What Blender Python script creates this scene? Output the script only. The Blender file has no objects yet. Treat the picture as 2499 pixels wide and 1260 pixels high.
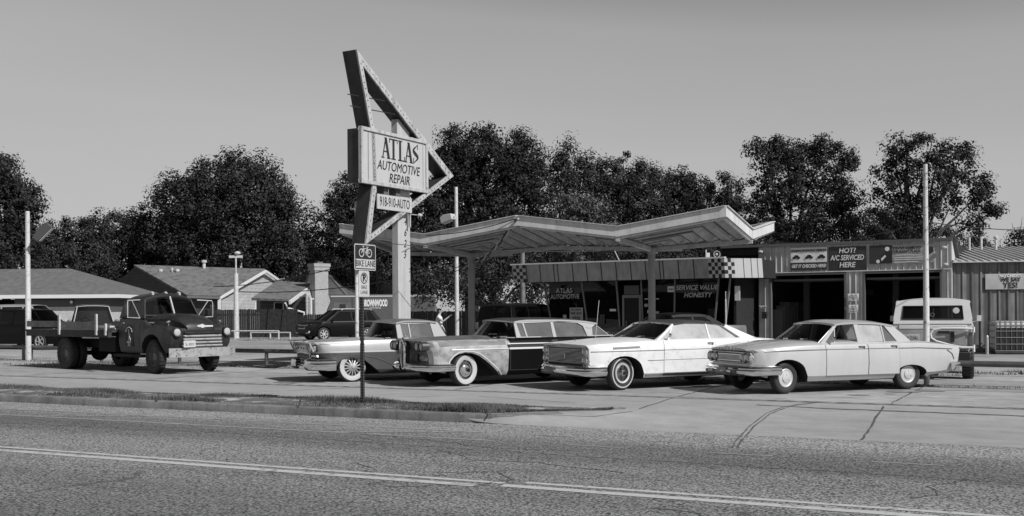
import bpy, math, random
import numpy as np
from math import sin, cos, pi, radians, sqrt
from mathutils import Vector, Matrix
random.seed(4)
SC = bpy.context.scene
COL = SC.collection

# ------------------------------------------------------------------ camera
F, ROLL, CH = 2600.0, .007, 1.65          # focal length in photo pixels, roll, eye height
cam = bpy.data.objects.new('camera', bpy.data.cameras.new('camera'))
COL.objects.link(cam)
cam.location = (0, 0, CH)
cam.rotation_euler = (pi / 2, ROLL, 0)
cam.data.sensor_width = 36
cam.data.lens = F / 2499 * 36
cam.data.shift_y = (757 - 630) / 2499
cam.data.clip_end = 3000
cam.data.clip_start = .1
SC.camera = cam
# ------------------------------------------------------------------ sky and sun
SUN_EL, SUN_AZ = radians(40), radians(42)    # azimuth measured from +X towards the camera (-Y)
sund = Vector((cos(SUN_AZ) * cos(SUN_EL), -sin(SUN_AZ) * cos(SUN_EL), sin(SUN_EL)))
w = bpy.data.worlds.new('World'); SC.world = w; w.use_nodes = True
nt = w.node_tree; bg = nt.nodes['Background']
sky = nt.nodes.new('ShaderNodeTexSky'); sky.sky_type = 'NISHITA'; sky.sun_disc = False
sky.sun_elevation = SUN_EL; sky.sun_rotation = math.atan2(sund.x, sund.y)
sky.air_density = 1.0; sky.dust_density = .6
bw = nt.nodes.new('ShaderNodeRGBToBW')
dv = nt.nodes.new('ShaderNodeMath'); dv.operation = 'MULTIPLY'; dv.inputs[1].default_value = .1
rp = nt.nodes.new('ShaderNodeValToRGB'); el_ = rp.color_ramp.elements     # black and white sky tones, unseen upper sky darkened to deepen the shadows
el_[0].position = 0; el_[0].color = (0, 0, 0, 1); el_[1].position = 1; el_[1].color = (.50, .50, .50, 1)
for p_, v_ in ((.12, .03), (.20, .09), (.27, .26), (.31, .37), (.45, .455), (.70, .505)):
    k_ = el_.new(p_); k_.color = (v_, v_, v_, 1)
ml = nt.nodes.new('ShaderNodeMath'); ml.operation = 'MULTIPLY'; ml.inputs[1].default_value = 10
nt.links.new(sky.outputs[0], bw.inputs[0]); nt.links.new(bw.outputs[0], dv.inputs[0]); nt.links.new(dv.outputs[0], rp.inputs[0])
tcw = nt.nodes.new('ShaderNodeTexCoord'); mpw = nt.nodes.new('ShaderNodeMapping'); mpw.inputs['Scale'].default_value = (1, 1, 5)
nzw = nt.nodes.new('ShaderNodeTexNoise'); nzw.inputs['Scale'].default_value = 1.6; nzw.inputs['Detail'].default_value = 5
mrw = nt.nodes.new('ShaderNodeMapRange'); mrw.inputs[1].default_value = .3; mrw.inputs[2].default_value = .7; mrw.inputs[3].default_value = 9.6; mrw.inputs[4].default_value = 10.4
nt.links.new(tcw.outputs['Generated'], mpw.inputs[0]); nt.links.new(mpw.outputs[0], nzw.inputs['Vector']); nt.links.new(nzw.outputs['Fac'], mrw.inputs[0]); nt.links.new(mrw.outputs[0], ml.inputs[1])
nt.links.new(rp.outputs[0], ml.inputs[0]); nt.links.new(ml.outputs[0], bg.inputs[0])
bg.inputs[1].default_value = .1
sl = bpy.data.lights.new('sun', 'SUN'); sl.energy = 4.8; sl.angle = radians(.5); sl.color = (1, 1, 1)
so = bpy.data.objects.new('sun', sl); COL.objects.link(so)
so.rotation_euler = sund.to_track_quat('Z', 'Y').to_euler(); so.location = (30, -20, 40)
SC.view_settings.view_transform = 'Standard'; SC.view_settings.look = 'None'
SC.view_settings.exposure = 0; SC.view_settings.gamma = 1
SC.cycles.max_bounces = 6; SC.cycles.transparent_max_bounces = 12

# ------------------------------------------------------------------ measuring helpers (photo survey -> metres)
def uv(px, py):
    dx = px - 1249.5; dy = py - 757
    return dx * cos(ROLL) - dy * sin(ROLL), dy * cos(ROLL) + dx * sin(ROLL)
def P(px, py, Y):
    u, v = uv(px, py); return Vector((u / F * Y, Y, CH - v / F * Y))
def G(px, py, z=0):
    u, v = uv(px, py); Y = F * (CH - z) / v; return Vector((u / F * Y, Y, z))
PHI = radians(25.9)
SD = Vector((cos(PHI), -sin(PHI), 0)); ND = Vector((sin(PHI), cos(PHI), 0))   # along / across the street
def SN(s, n, z=0): return SD * s + ND * n + Vector((0, 0, z))
def sn(p): return (p[0] * SD.x + p[1] * SD.y, p[0] * ND.x + p[1] * ND.y)

# ------------------------------------------------------------------ materials
def newmat(name):
    m = bpy.data.materials.new(name); m.use_nodes = True
    return m, m.node_tree, m.node_tree.nodes['Principled BSDF']
def grey(v): return (v, v, v, 1)
def mat(name, v, rough=.6, metal=0, var=0, vs=4, bump=0, bs=40, spec=.5, coat=0, v2=None, thr=None, rvar=0):
    m, t, b = newmat(name)
    b.inputs['Base Color'].default_value = grey(v); b.inputs['Roughness'].default_value = rough
    b.inputs['Metallic'].default_value = metal; b.inputs['Specular IOR Level'].default_value = spec
    b.inputs['Coat Weight'].default_value = coat; b.inputs['Coat Roughness'].default_value = .08
    tc = t.nodes.new('ShaderNodeTexCoord')
    if var or v2 is not None:
        n = t.nodes.new('ShaderNodeTexNoise'); n.inputs['Scale'].default_value = vs; n.inputs['Detail'].default_value = 6
        n.inputs['Roughness'].default_value = .65
        t.links.new(tc.outputs['Object'], n.inputs['Vector'])
        r = t.nodes.new('ShaderNodeValToRGB')
        if v2 is not None:
            lo, hi = thr or (.45, .55)
            r.color_ramp.elements[0].position = lo; r.color_ramp.elements[1].position = hi
            r.color_ramp.elements[0].color = grey(v); r.color_ramp.elements[1].color = grey(v2)
        else:
            r.color_ramp.elements[0].position = .25; r.color_ramp.elements[1].position = .75
            r.color_ramp.elements[0].color = grey(v * (1 - var)); r.color_ramp.elements[1].color = grey(v * (1 + var))
        t.links.new(n.outputs['Fac'], r.inputs[0]); t.links.new(r.outputs[0], b.inputs['Base Color'])
        if rvar:
            q = t.nodes.new('ShaderNodeMapRange'); q.inputs[3].default_value = rough - rvar; q.inputs[4].default_value = rough + rvar
            t.links.new(n.outputs['Fac'], q.inputs[0]); t.links.new(q.outputs[0], b.inputs['Roughness'])
    if bump:
        n = t.nodes.new('ShaderNodeTexNoise'); n.inputs['Scale'].default_value = bs; n.inputs['Detail'].default_value = 5
        t.links.new(tc.outputs['Object'], n.inputs['Vector'])
        bp = t.nodes.new('ShaderNodeBump'); bp.inputs['Strength'].default_value = bump; bp.inputs['Distance'].default_value = .02
        t.links.new(n.outputs['Fac'], bp.inputs['Height']); t.links.new(bp.outputs[0], b.inputs['Normal'])
    return m
def glassmat(name, tint, sheen=0, dv=.5):
    m = bpy.data.materials.new(name); m.use_nodes = True; t = m.node_tree; t.nodes.clear()
    o = t.nodes.new('ShaderNodeOutputMaterial'); tr = t.nodes.new('ShaderNodeBsdfTransparent'); tr.inputs[0].default_value = grey(tint)
    gl = t.nodes.new('ShaderNodeBsdfGlossy'); gl.inputs['Roughness'].default_value = .03; gl.inputs[0].default_value = grey(.9)
    fr = t.nodes.new('ShaderNodeFresnel'); ge = t.nodes.new('ShaderNodeNewGeometry'); io = t.nodes.new('ShaderNodeMapRange')
    io.inputs[3].default_value = 1.5; io.inputs[4].default_value = 1 / 1.5; t.links.new(ge.outputs['Backfacing'], io.inputs[0]); t.links.new(io.outputs[0], fr.inputs[0])
    mx = t.nodes.new('ShaderNodeMixShader'); t.links.new(fr.outputs[0], mx.inputs[0]); t.links.new(tr.outputs[0], mx.inputs[1]); t.links.new(gl.outputs[0], mx.inputs[2])
    last = mx
    if sheen:
        df = t.nodes.new('ShaderNodeBsdfDiffuse'); df.inputs[0].default_value = grey(dv)  # pale diffuse share paints the sky's reflection into the pane colour
        tc = t.nodes.new('ShaderNodeTexCoord'); n = t.nodes.new('ShaderNodeTexNoise'); n.inputs['Scale'].default_value = 3; n.inputs['Detail'].default_value = 4
        t.links.new(tc.outputs['Object'], n.inputs['Vector'])
        q = t.nodes.new('ShaderNodeMapRange'); q.inputs[1].default_value = .3; q.inputs[2].default_value = .7
        q.inputs[3].default_value = sheen * .75; q.inputs[4].default_value = sheen * 1.25
        t.links.new(n.outputs['Fac'], q.inputs[0])
        m2 = t.nodes.new('ShaderNodeMixShader'); t.links.new(q.outputs[0], m2.inputs[0]); t.links.new(mx.outputs[0], m2.inputs[1]); t.links.new(df.outputs[0], m2.inputs[2])
        last = m2
    t.links.new(last.outputs[0], o.inputs[0]); return m

def asphalt():
    m, t, b = newmat('asphalt'); L = t.links; N = t.nodes.new
    b.inputs['Roughness'].default_value = .85; b.inputs['Specular IOR Level'].default_value = .3
    tc = N('ShaderNodeTexCoord')
    n1 = N('ShaderNodeTexNoise'); n1.inputs['Scale'].default_value = 34; n1.inputs['Detail'].default_value = 5; n1.inputs['Roughness'].default_value = .8
    r1 = N('ShaderNodeValToRGB'); e = r1.color_ramp.elements
    e[0].position = .44; e[0].color = grey(.02); e[1].position = .56; e[1].color = grey(.34)
    L.new(tc.outputs['Object'], n1.inputs['Vector']); L.new(n1.outputs['Fac'], r1.inputs[0])
    # wear bands along the lanes and big soft blotches
    sx = N('ShaderNodeSeparateXYZ'); L.new(tc.outputs['Object'], sx.inputs[0])
    mp = N('ShaderNodeMapping'); mp.inputs['Scale'].default_value = (.12, .9, 1); L.new(tc.outputs['Object'], mp.inputs[0])
    n2 = N('ShaderNodeTexNoise'); n2.inputs['Scale'].default_value = 1.2; n2.inputs['Detail'].default_value = 5; L.new(mp.outputs[0], n2.inputs['Vector'])
    cr = N('ShaderNodeValToRGB'); c = cr.color_ramp
    mr = N('ShaderNodeMapRange'); mr.inputs[1].default_value = 4; mr.inputs[2].default_value = 16; L.new(sx.outputs[1], mr.inputs[0])
    def fac(n): return (n - 4) / 12
    stops = [(4, .62), (6.5, .70), (8.0, .78), (9.2, .92), (10.3, 1.12), (11.2, 1.0), (11.9, .70), (12.6, .62), (13.2, .84), (13.9, 1.2), (15.2, 1.35)]
    c.elements[0].position = fac(4); c.elements[0].color = grey(stops[0][1] / 2); c.elements[1].position = fac(15.6); c.elements[1].color = grey(.68)
    for n, v in stops[1:]:
        k = c.elements.new(fac(n)); k.color = grey(v / 2)
    L.new(mr.outputs[0], cr.inputs[0])
    a = N('ShaderNodeMath'); a.operation = 'MULTIPLY_ADD'; L.new(n2.outputs['Fac'], a.inputs[0]); a.inputs[1].default_value = 1.0; a.inputs[2].default_value = .5
    b2 = N('ShaderNodeMath'); b2.operation = 'MULTIPLY'; L.new(cr.outputs[0], b2.inputs[0]); L.new(a.outputs[0], b2.inputs[1])
    v = N('ShaderNodeTexVoronoi'); v.feature = 'DISTANCE_TO_EDGE'; v.inputs['Scale'].default_value = .33
    nw = N('ShaderNodeTexNoise'); nw.inputs['Scale'].default_value = 1.3; nw.inputs['Detail'].default_value = 6
    L.new(tc.outputs['Object'], nw.inputs['Vector'])
    vm = N('ShaderNodeVectorMath'); vm.operation = 'MULTIPLY_ADD'; L.new(nw.outputs['Color'], vm.inputs[0]); vm.inputs[1].default_value = (1.6, 1.6, 0); L.new(tc.outputs['Object'], vm.inputs[2])
    L.new(vm.outputs[0], v.inputs['Vector'])
    cm = N('ShaderNodeMapRange'); cm.inputs[1].default_value = .0; cm.inputs[2].default_value = .005; cm.inputs[3].default_value = .5; cm.inputs[4].default_value = 1
    L.new(v.outputs['Distance'], cm.inputs[0])
    # cracks fade in and out
    nf = N('ShaderNodeTexNoise'); nf.inputs['Scale'].default_value = .5; L.new(tc.outputs['Object'], nf.inputs['Vector'])
    nr = N('ShaderNodeMapRange'); nr.inputs[1].default_value = .48; nr.inputs[2].default_value = .56; L.new(nf.outputs['Fac'], nr.inputs[0])
    mxx = N('ShaderNodeMath'); mxx.operation = 'MAXIMUM'; L.new(cm.outputs[0], mxx.inputs[0]); L.new(nr.outputs[0], mxx.inputs[1])
    m3 = N('ShaderNodeMath'); m3.operation = 'MULTIPLY'; L.new(b2.outputs[0], m3.inputs[0]); L.new(mxx.outputs[0], m3.inputs[1])
    m4 = N('ShaderNodeMath'); m4.operation = 'MULTIPLY'; m4.inputs[1].default_value = 2; L.new(m3.outputs[0], m4.inputs[0])
    vmul = N('ShaderNodeVectorMath'); vmul.operation = 'SCALE'; L.new(r1.outputs[0], vmul.inputs[0]); L.new(m4.outputs[0], vmul.inputs['Scale'])
    L.new(vmul.outputs[0], b.inputs['Base Color'])
    bp = N('ShaderNodeBump'); bp.inputs['Strength'].default_value = .5; bp.inputs['Distance'].default_value = .01
    L.new(n1.outputs['Fac'], bp.inputs['Height']); L.new(bp.outputs[0], b.inputs['Normal'])
    return m
def slabmat(name, v, stain=.5, fine=.12, sx_=.6):
    m, t, b = newmat(name); L = t.links; N = t.nodes.new
    b.inputs['Roughness'].default_value = .85; b.inputs['Specular IOR Level'].default_value = .3
    tc = N('ShaderNodeTexCoord')
    mp = N('ShaderNodeMapping'); mp.inputs['Scale'].default_value = (sx_, 1, 1); L.new(tc.outputs['Object'], mp.inputs[0])
    out = None
    for sc_, d, lo, hi in ((.35, 6, 1 - stain * .5, 1 + stain * .25), (3, 8, 1 - stain * .5, 1 + stain * .25), (60, 4, 1 - fine, 1 + fine)):
        n = N('ShaderNodeTexNoise'); n.inputs['Scale'].default_value = sc_; n.inputs['Detail'].default_value = d; n.inputs['Roughness'].default_value = .7
        L.new(mp.outputs[0], n.inputs['Vector'])
        q = N('ShaderNodeMapRange'); q.inputs[1].default_value = .3; q.inputs[2].default_value = .65; q.inputs[3].default_value = lo; q.inputs[4].default_value = hi
        L.new(n.outputs['Fac'], q.inputs[0])
        if out is None: out = q
        else:
            mm = N('ShaderNodeMath'); mm.operation = 'MULTIPLY'; L.new(out.outputs[0], mm.inputs[0]); L.new(q.outputs[0], mm.inputs[1]); out = mm
    sc_ = N('ShaderNodeMath'); sc_.operation = 'MULTIPLY'; sc_.inputs[1].default_value = v; L.new(out.outputs[0], sc_.inputs[0])
    L.new(sc_.outputs[0], b.inputs['Base Color'])
    bp = N('ShaderNodeBump'); bp.inputs['Strength'].default_value = .3; bp.inputs['Distance'].default_value = .01
    L.new(n.outputs['Fac'], bp.inputs['Height']); L.new(bp.outputs[0], b.inputs['Normal'])
    return m
def wavemat(name, v, scale, axis='X', depth=.3, rough=.6, metal=0, var=.2, bumpd=.03, prof='SIN', vs=2):
    """lines (siding, boards, ribs) as a real bump and a darker groove colour, plus dirt"""
    m, t, b = newmat(name); L = t.links; N = t.nodes.new
    b.inputs['Roughness'].default_value = rough; b.inputs['Metallic'].default_value = metal
    tc = N('ShaderNodeTexCoord'); wv = N('ShaderNodeTexWave'); wv.bands_direction = axis; wv.wave_profile = prof
    wv.inputs['Scale'].default_value = scale; wv.inputs['Distortion'].default_value = .0
    L.new(tc.outputs['Object'], wv.inputs['Vector'])
    n = N('ShaderNodeTexNoise'); n.inputs['Scale'].default_value = vs; n.inputs['Detail'].default_value = 7; L.new(tc.outputs['Object'], n.inputs['Vector'])
    q = N('ShaderNodeMapRange'); q.inputs[1].default_value = .3; q.inputs[2].default_value = .7; q.inputs[3].default_value = v * (1 - var); q.inputs[4].default_value = v * (1 + var)
    L.new(n.outputs['Fac'], q.inputs[0])
    q2 = N('ShaderNodeMapRange'); q2.inputs[1].default_value = 0; q2.inputs[2].default_value = .18; q2.inputs[3].default_value = 1 - depth; q2.inputs[4].default_value = 1
    L.new(wv.outputs['Fac'], q2.inputs[0])
    mm = N('ShaderNodeMath'); mm.operation = 'MULTIPLY'; L.new(q.outputs[0], mm.inputs[0]); L.new(q2.outputs[0], mm.inputs[1]); L.new(mm.outputs[0], b.inputs['Base Color'])
    bp = N('ShaderNodeBump'); bp.inputs['Strength'].default_value = 1; bp.inputs['Distance'].default_value = bumpd
    L.new(wv.outputs['Fac'], bp.inputs['Height']); L.new(bp.outputs[0], b.inputs['Normal'])
    return m
def brickmat(name, v, mortar, scale=4.5):
    m, t, b = newmat(name); L = t.links; N = t.nodes.new
    b.inputs['Roughness'].default_value = .85
    tc = N('ShaderNodeTexCoord'); br = N('ShaderNodeTexBrick'); br.inputs['Scale'].default_value = scale
    br.inputs['Color1'].default_value = grey(v); br.inputs['Color2'].default_value = grey(v * .75); br.inputs['Mortar'].default_value = grey(mortar)
    sp = N('ShaderNodeSeparateXYZ'); cb = N('ShaderNodeCombineXYZ'); L.new(tc.outputs['Object'], sp.inputs[0])
    ad = N('ShaderNodeMath'); ad.operation = 'ADD'; L.new(sp.outputs[0], ad.inputs[0]); L.new(sp.outputs[1], ad.inputs[1])
    L.new(ad.outputs[0], cb.inputs[0]); L.new(sp.outputs[2], cb.inputs[1]); L.new(cb.outputs[0], br.inputs['Vector'])
    L.new(br.outputs['Color'], b.inputs['Base Color'])
    return m
def leafmat(name, lo, hi, sc_=.9):
    m, t, b = newmat(name); L = t.links; N = t.nodes.new
    b.inputs['Roughness'].default_value = .6; b.inputs['Specular IOR Level'].default_value = .12
    g = N('ShaderNodeNewGeometry'); tc = N('ShaderNodeTexCoord')
    n = N('ShaderNodeTexNoise'); n.inputs['Scale'].default_value = sc_; n.inputs['Detail'].default_value = 3; L.new(tc.outputs['Object'], n.inputs['Vector'])
    ad = N('ShaderNodeMath'); ad.operation = 'MULTIPLY_ADD'; L.new(g.outputs['Random Per Island'], ad.inputs[0]); ad.inputs[1].default_value = .45; L.new(n.outputs['Fac'], ad.inputs[2])
    q = N('ShaderNodeMapRange'); q.inputs[1].default_value = .45; q.inputs[2].default_value = 1.0; q.inputs[3].default_value = lo; q.inputs[4].default_value = hi
    L.new(ad.outputs[0], q.inputs[0]); L.new(q.outputs[0], b.inputs['Base Color'])
    return m

def streak(m, amt=.5, sc_=(3, 3, .35), lo=.45, hi=.7):
    t = m.node_tree; b = t.nodes['Principled BSDF']; N = t.nodes.new; L = t.links; src = b.inputs['Base Color']
    tc = N('ShaderNodeTexCoord'); mp = N('ShaderNodeMapping'); mp.inputs['Scale'].default_value = sc_; L.new(tc.outputs['Object'], mp.inputs[0])
    n = N('ShaderNodeTexNoise'); n.inputs['Scale'].default_value = 2.2; n.inputs['Detail'].default_value = 7; n.inputs['Roughness'].default_value = .7; L.new(mp.outputs[0], n.inputs['Vector'])
    q = N('ShaderNodeMapRange'); q.inputs[1].default_value = lo; q.inputs[2].default_value = hi; q.inputs[3].default_value = 1; q.inputs[4].default_value = 1 - amt; L.new(n.outputs['Fac'], q.inputs[0])
    v = N('ShaderNodeVectorMath'); v.operation = 'SCALE'
    if src.is_linked: L.new(src.links[0].from_socket, v.inputs[0])
    else: v.inputs[0].default_value = src.default_value[:3]
    L.new(q.outputs[0], v.inputs['Scale']); L.new(v.outputs[0], src); return m
M = dict(
    asphalt=asphalt(), lot=slabmat('lot_concrete', .33, .65), slab=slabmat('slab_concrete', .38, .30), dirt=slabmat('dirt', .27, .8, .3),
    kerb=slabmat('kerb_concrete', .20, .7, .2), apron=slabmat('apron_concrete', .31, .32), grit_groove_shade=mat('grit_groove_shade', .12, .9, var=.8, vs=9),
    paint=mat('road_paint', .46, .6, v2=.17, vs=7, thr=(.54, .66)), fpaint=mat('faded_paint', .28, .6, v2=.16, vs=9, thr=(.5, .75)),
    crack=mat('crack', .075, .9), stain=mat('oil_stain', .20, .5, var=.35, vs=6), strip=mat('brick_strip', .07, .9, v2=.28, vs=5, thr=(.4, .6)),
    grass=leafmat('grass_blade', .008, .17, 1.1), soil=mat('soil', .11, .95, v2=.40, vs=2.2, thr=(.50, .62)),
    chrome=mat('chrome', .72, .05, 1, var=.10, vs=5), oldchrome=mat('old_chrome', .50, .16, 1, v2=.28, vs=14, thr=(.55, .75)), frame_cream=mat('cream_frame', .38, .7, spec=.15), frame_white=mat('white_frame', .36, .7, spec=.15),
    rubber=mat('rubber', .018, .75), white_rub=mat('whitewall', .42, .6, var=.1), blk=mat('black', .012, .5), blkgloss=mat('black_gloss', .01, .12, coat=1),
    under=mat('under_dark', .008, .9), hubsilver=mat('hub_silver', .46, .5, .25), wire=mat('wire_dark', .02, .6),
    white=mat('white_paint', .34, .28, var=.04, vs=2, coat=.5), whitem=mat('white_matt', .46, .6, var=.08), cream=mat('cream_paint', .42, .3, var=.04, vs=2, coat=.9),
    sun_white=mat('chalky_white_paint', .66, .42, v2=.52, vs=6, thr=(.50, .72), coat=.2),
    roofgrey=mat('dull_dark_roof', .04, .35, var=.3, vs=3), midgrey=mat('mid_grey_paint', .075, .35, var=.1, coat=.4),
    primer=mat('worn_primer', .33, .5, v2=.15, vs=5, thr=(.42, .66)), darkprimer=mat('dark_primer', .10, .45, var=.45, vs=3), blackpaint=mat('black_paint', .006, .35, coat=.05, spec=.12),
    truckpaint=mat('weathered_truck_paint', .023, .5, var=.5, vs=2.2, coat=.1, rvar=.1), truckchrome=mat('pitted_bumper', .38, .4, .25, v2=.16, vs=8, thr=(.5, .7)),
    wood=mat('grey_board', .16, .8, var=.5, vs=5), woodd=mat('dark_board', .035, .8, var=.4, vs=5), pale=mat('pale_post', .46, .7, var=.3, vs=8),
    seat=mat('seat_vinyl', .05, .5), dash=mat('dash', .04, .5), lens=mat('lamp_lens', .40, .3, .0), redlens=mat('tail_lens', .10, .2, coat=1),
    glass=glassmat('window_glass', .55), glassd=glassmat('dark_window_glass', .25), glasssheen=glassmat('sky_sheen_glass', .55, .16, .5), glassbright=glassmat('bright_sky_sheen_glass', .5, .55, .62),
    postgrey=mat('post_paint', .22, .35, var=.1), fascia=mat('canopy_fascia', .56, .5, var=.15, vs=1.5), soffit=mat('corrugated_soffit', .40, .55, var=.15, vs=2),
    canopytop=mat('canopy_top', .1, .8), signmetal=mat('sign_rust_metal', .028, .5, var=.75, vs=1.6), signrim=mat('sign_rim', .42, .5, v2=.14, vs=9, thr=(.56, .70)),
    signface=mat('sign_face', .42, .5, var=.04), black_ink=mat('black_ink', .012, .6), polecream=mat('sign_pole_paint', .42, .5, var=.08, vs=3),
    polewhite=mat('flaking_white_pole', .52, .5, v2=.18, vs=12, thr=(.56, .64)), polegrey=mat('galvanised_pole', .42, .4, .4, var=.2, vs=8),
    bayrib=wavemat('ribbed_wall_metal', .46, 1.15, 'X', .35, .5, 0, .15, .05, 'SAW'), baywhite=mat('white_trim_metal', .55, .45, var=.1), roofmetal=mat('metal_roof', .42, .45, var=.12),
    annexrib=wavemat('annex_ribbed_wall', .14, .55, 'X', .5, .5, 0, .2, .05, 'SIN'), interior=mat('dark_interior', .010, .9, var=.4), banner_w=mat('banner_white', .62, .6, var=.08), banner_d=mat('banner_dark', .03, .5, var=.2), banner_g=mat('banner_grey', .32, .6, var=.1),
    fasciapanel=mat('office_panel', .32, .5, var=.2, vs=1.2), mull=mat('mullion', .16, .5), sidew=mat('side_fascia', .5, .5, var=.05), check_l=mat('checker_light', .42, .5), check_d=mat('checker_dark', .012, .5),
    boards=wavemat('fence_boards', .022, 2.1, 'X', .6, .85, 0, .6, .03, 'SAW', 5), palefence=wavemat('pale_fence', .30, 3.0, 'X', .5, .8, 0, .3, .03, 'SAW', 5),
    shingle=mat('shingles', .115, .9, var=.35, vs=3), shingled=mat('dark_shingles', .07, .9, var=.6, vs=2.5), shingleb=mat('streaky_shingles', .15, .9, v2=.07, vs=2.0, thr=(.45, .65)),
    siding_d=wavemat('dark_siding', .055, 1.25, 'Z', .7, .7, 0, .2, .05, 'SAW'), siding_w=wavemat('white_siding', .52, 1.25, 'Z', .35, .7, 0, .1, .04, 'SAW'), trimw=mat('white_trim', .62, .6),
    brickw=brickmat('pale_brick', .50, .30), brickd=brickmat('chimney_brick', .36, .26, 5), garage=mat('garage_dark', .01, .9), wallgrey=mat('grey_wall', .09, .8),
    bark=mat('bark', .05, .9, var=.4, vs=8, bump=.5, bs=20), leaf_d=leafmat('dark_leaves', .005, .040), leaf_m=leafmat('mid_leaves', .006, .054), leaf_l=leafmat('light_leaves', .014, .125),
    skin=mat('skin', .40, .6), shirt=mat('white_shirt', .68, .8), denim=mat('denim', .05, .8), hair=mat('hair', .02, .6), plate=mat('licence_plate', .5, .5, v2=.3, vs=25, thr=(.5, .6)), sticker=mat('sticker', .6, .5),
    truckbox=mat('van_box_paint', .075, .45, var=.12, vs=1.5), credit=mat('credit_banner', .34, .6, var=.1), tankplastic=mat('tank_plastic', .55, .5, var=.15), cage=mat('cage_steel', .22, .4, .6), broncow=mat('offwhite_paint', .62, .35, var=.06, vs=3, coat=.2), broncog=mat('worn_grey_paint', .26, .45, v2=.36, vs=3, thr=(.4, .7)),
    rail=mat('pipe_rail', .11, .4, .3, var=.3, vs=6), bulb=mat('lamp_glass', .75, .2), lampdark=mat('lamp_housing', .05, .5), lamppale=mat('pale_lamp_housing', .42, .5),
)

for k_, a_ in (('signmetal', .6), ('signrim', .45), ('signface', .10), ('polecream', .25), ('fascia', .25), ('soffit', .35), ('fasciapanel', .35), ('bayrib', .35), ('baywhite', .2), ('kerb', .4), ('polewhite', .2), ('annexrib', .4), ('truckpaint', .5), ('cream', .07), ('white', .10)): streak(M[k_], a_)
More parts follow.
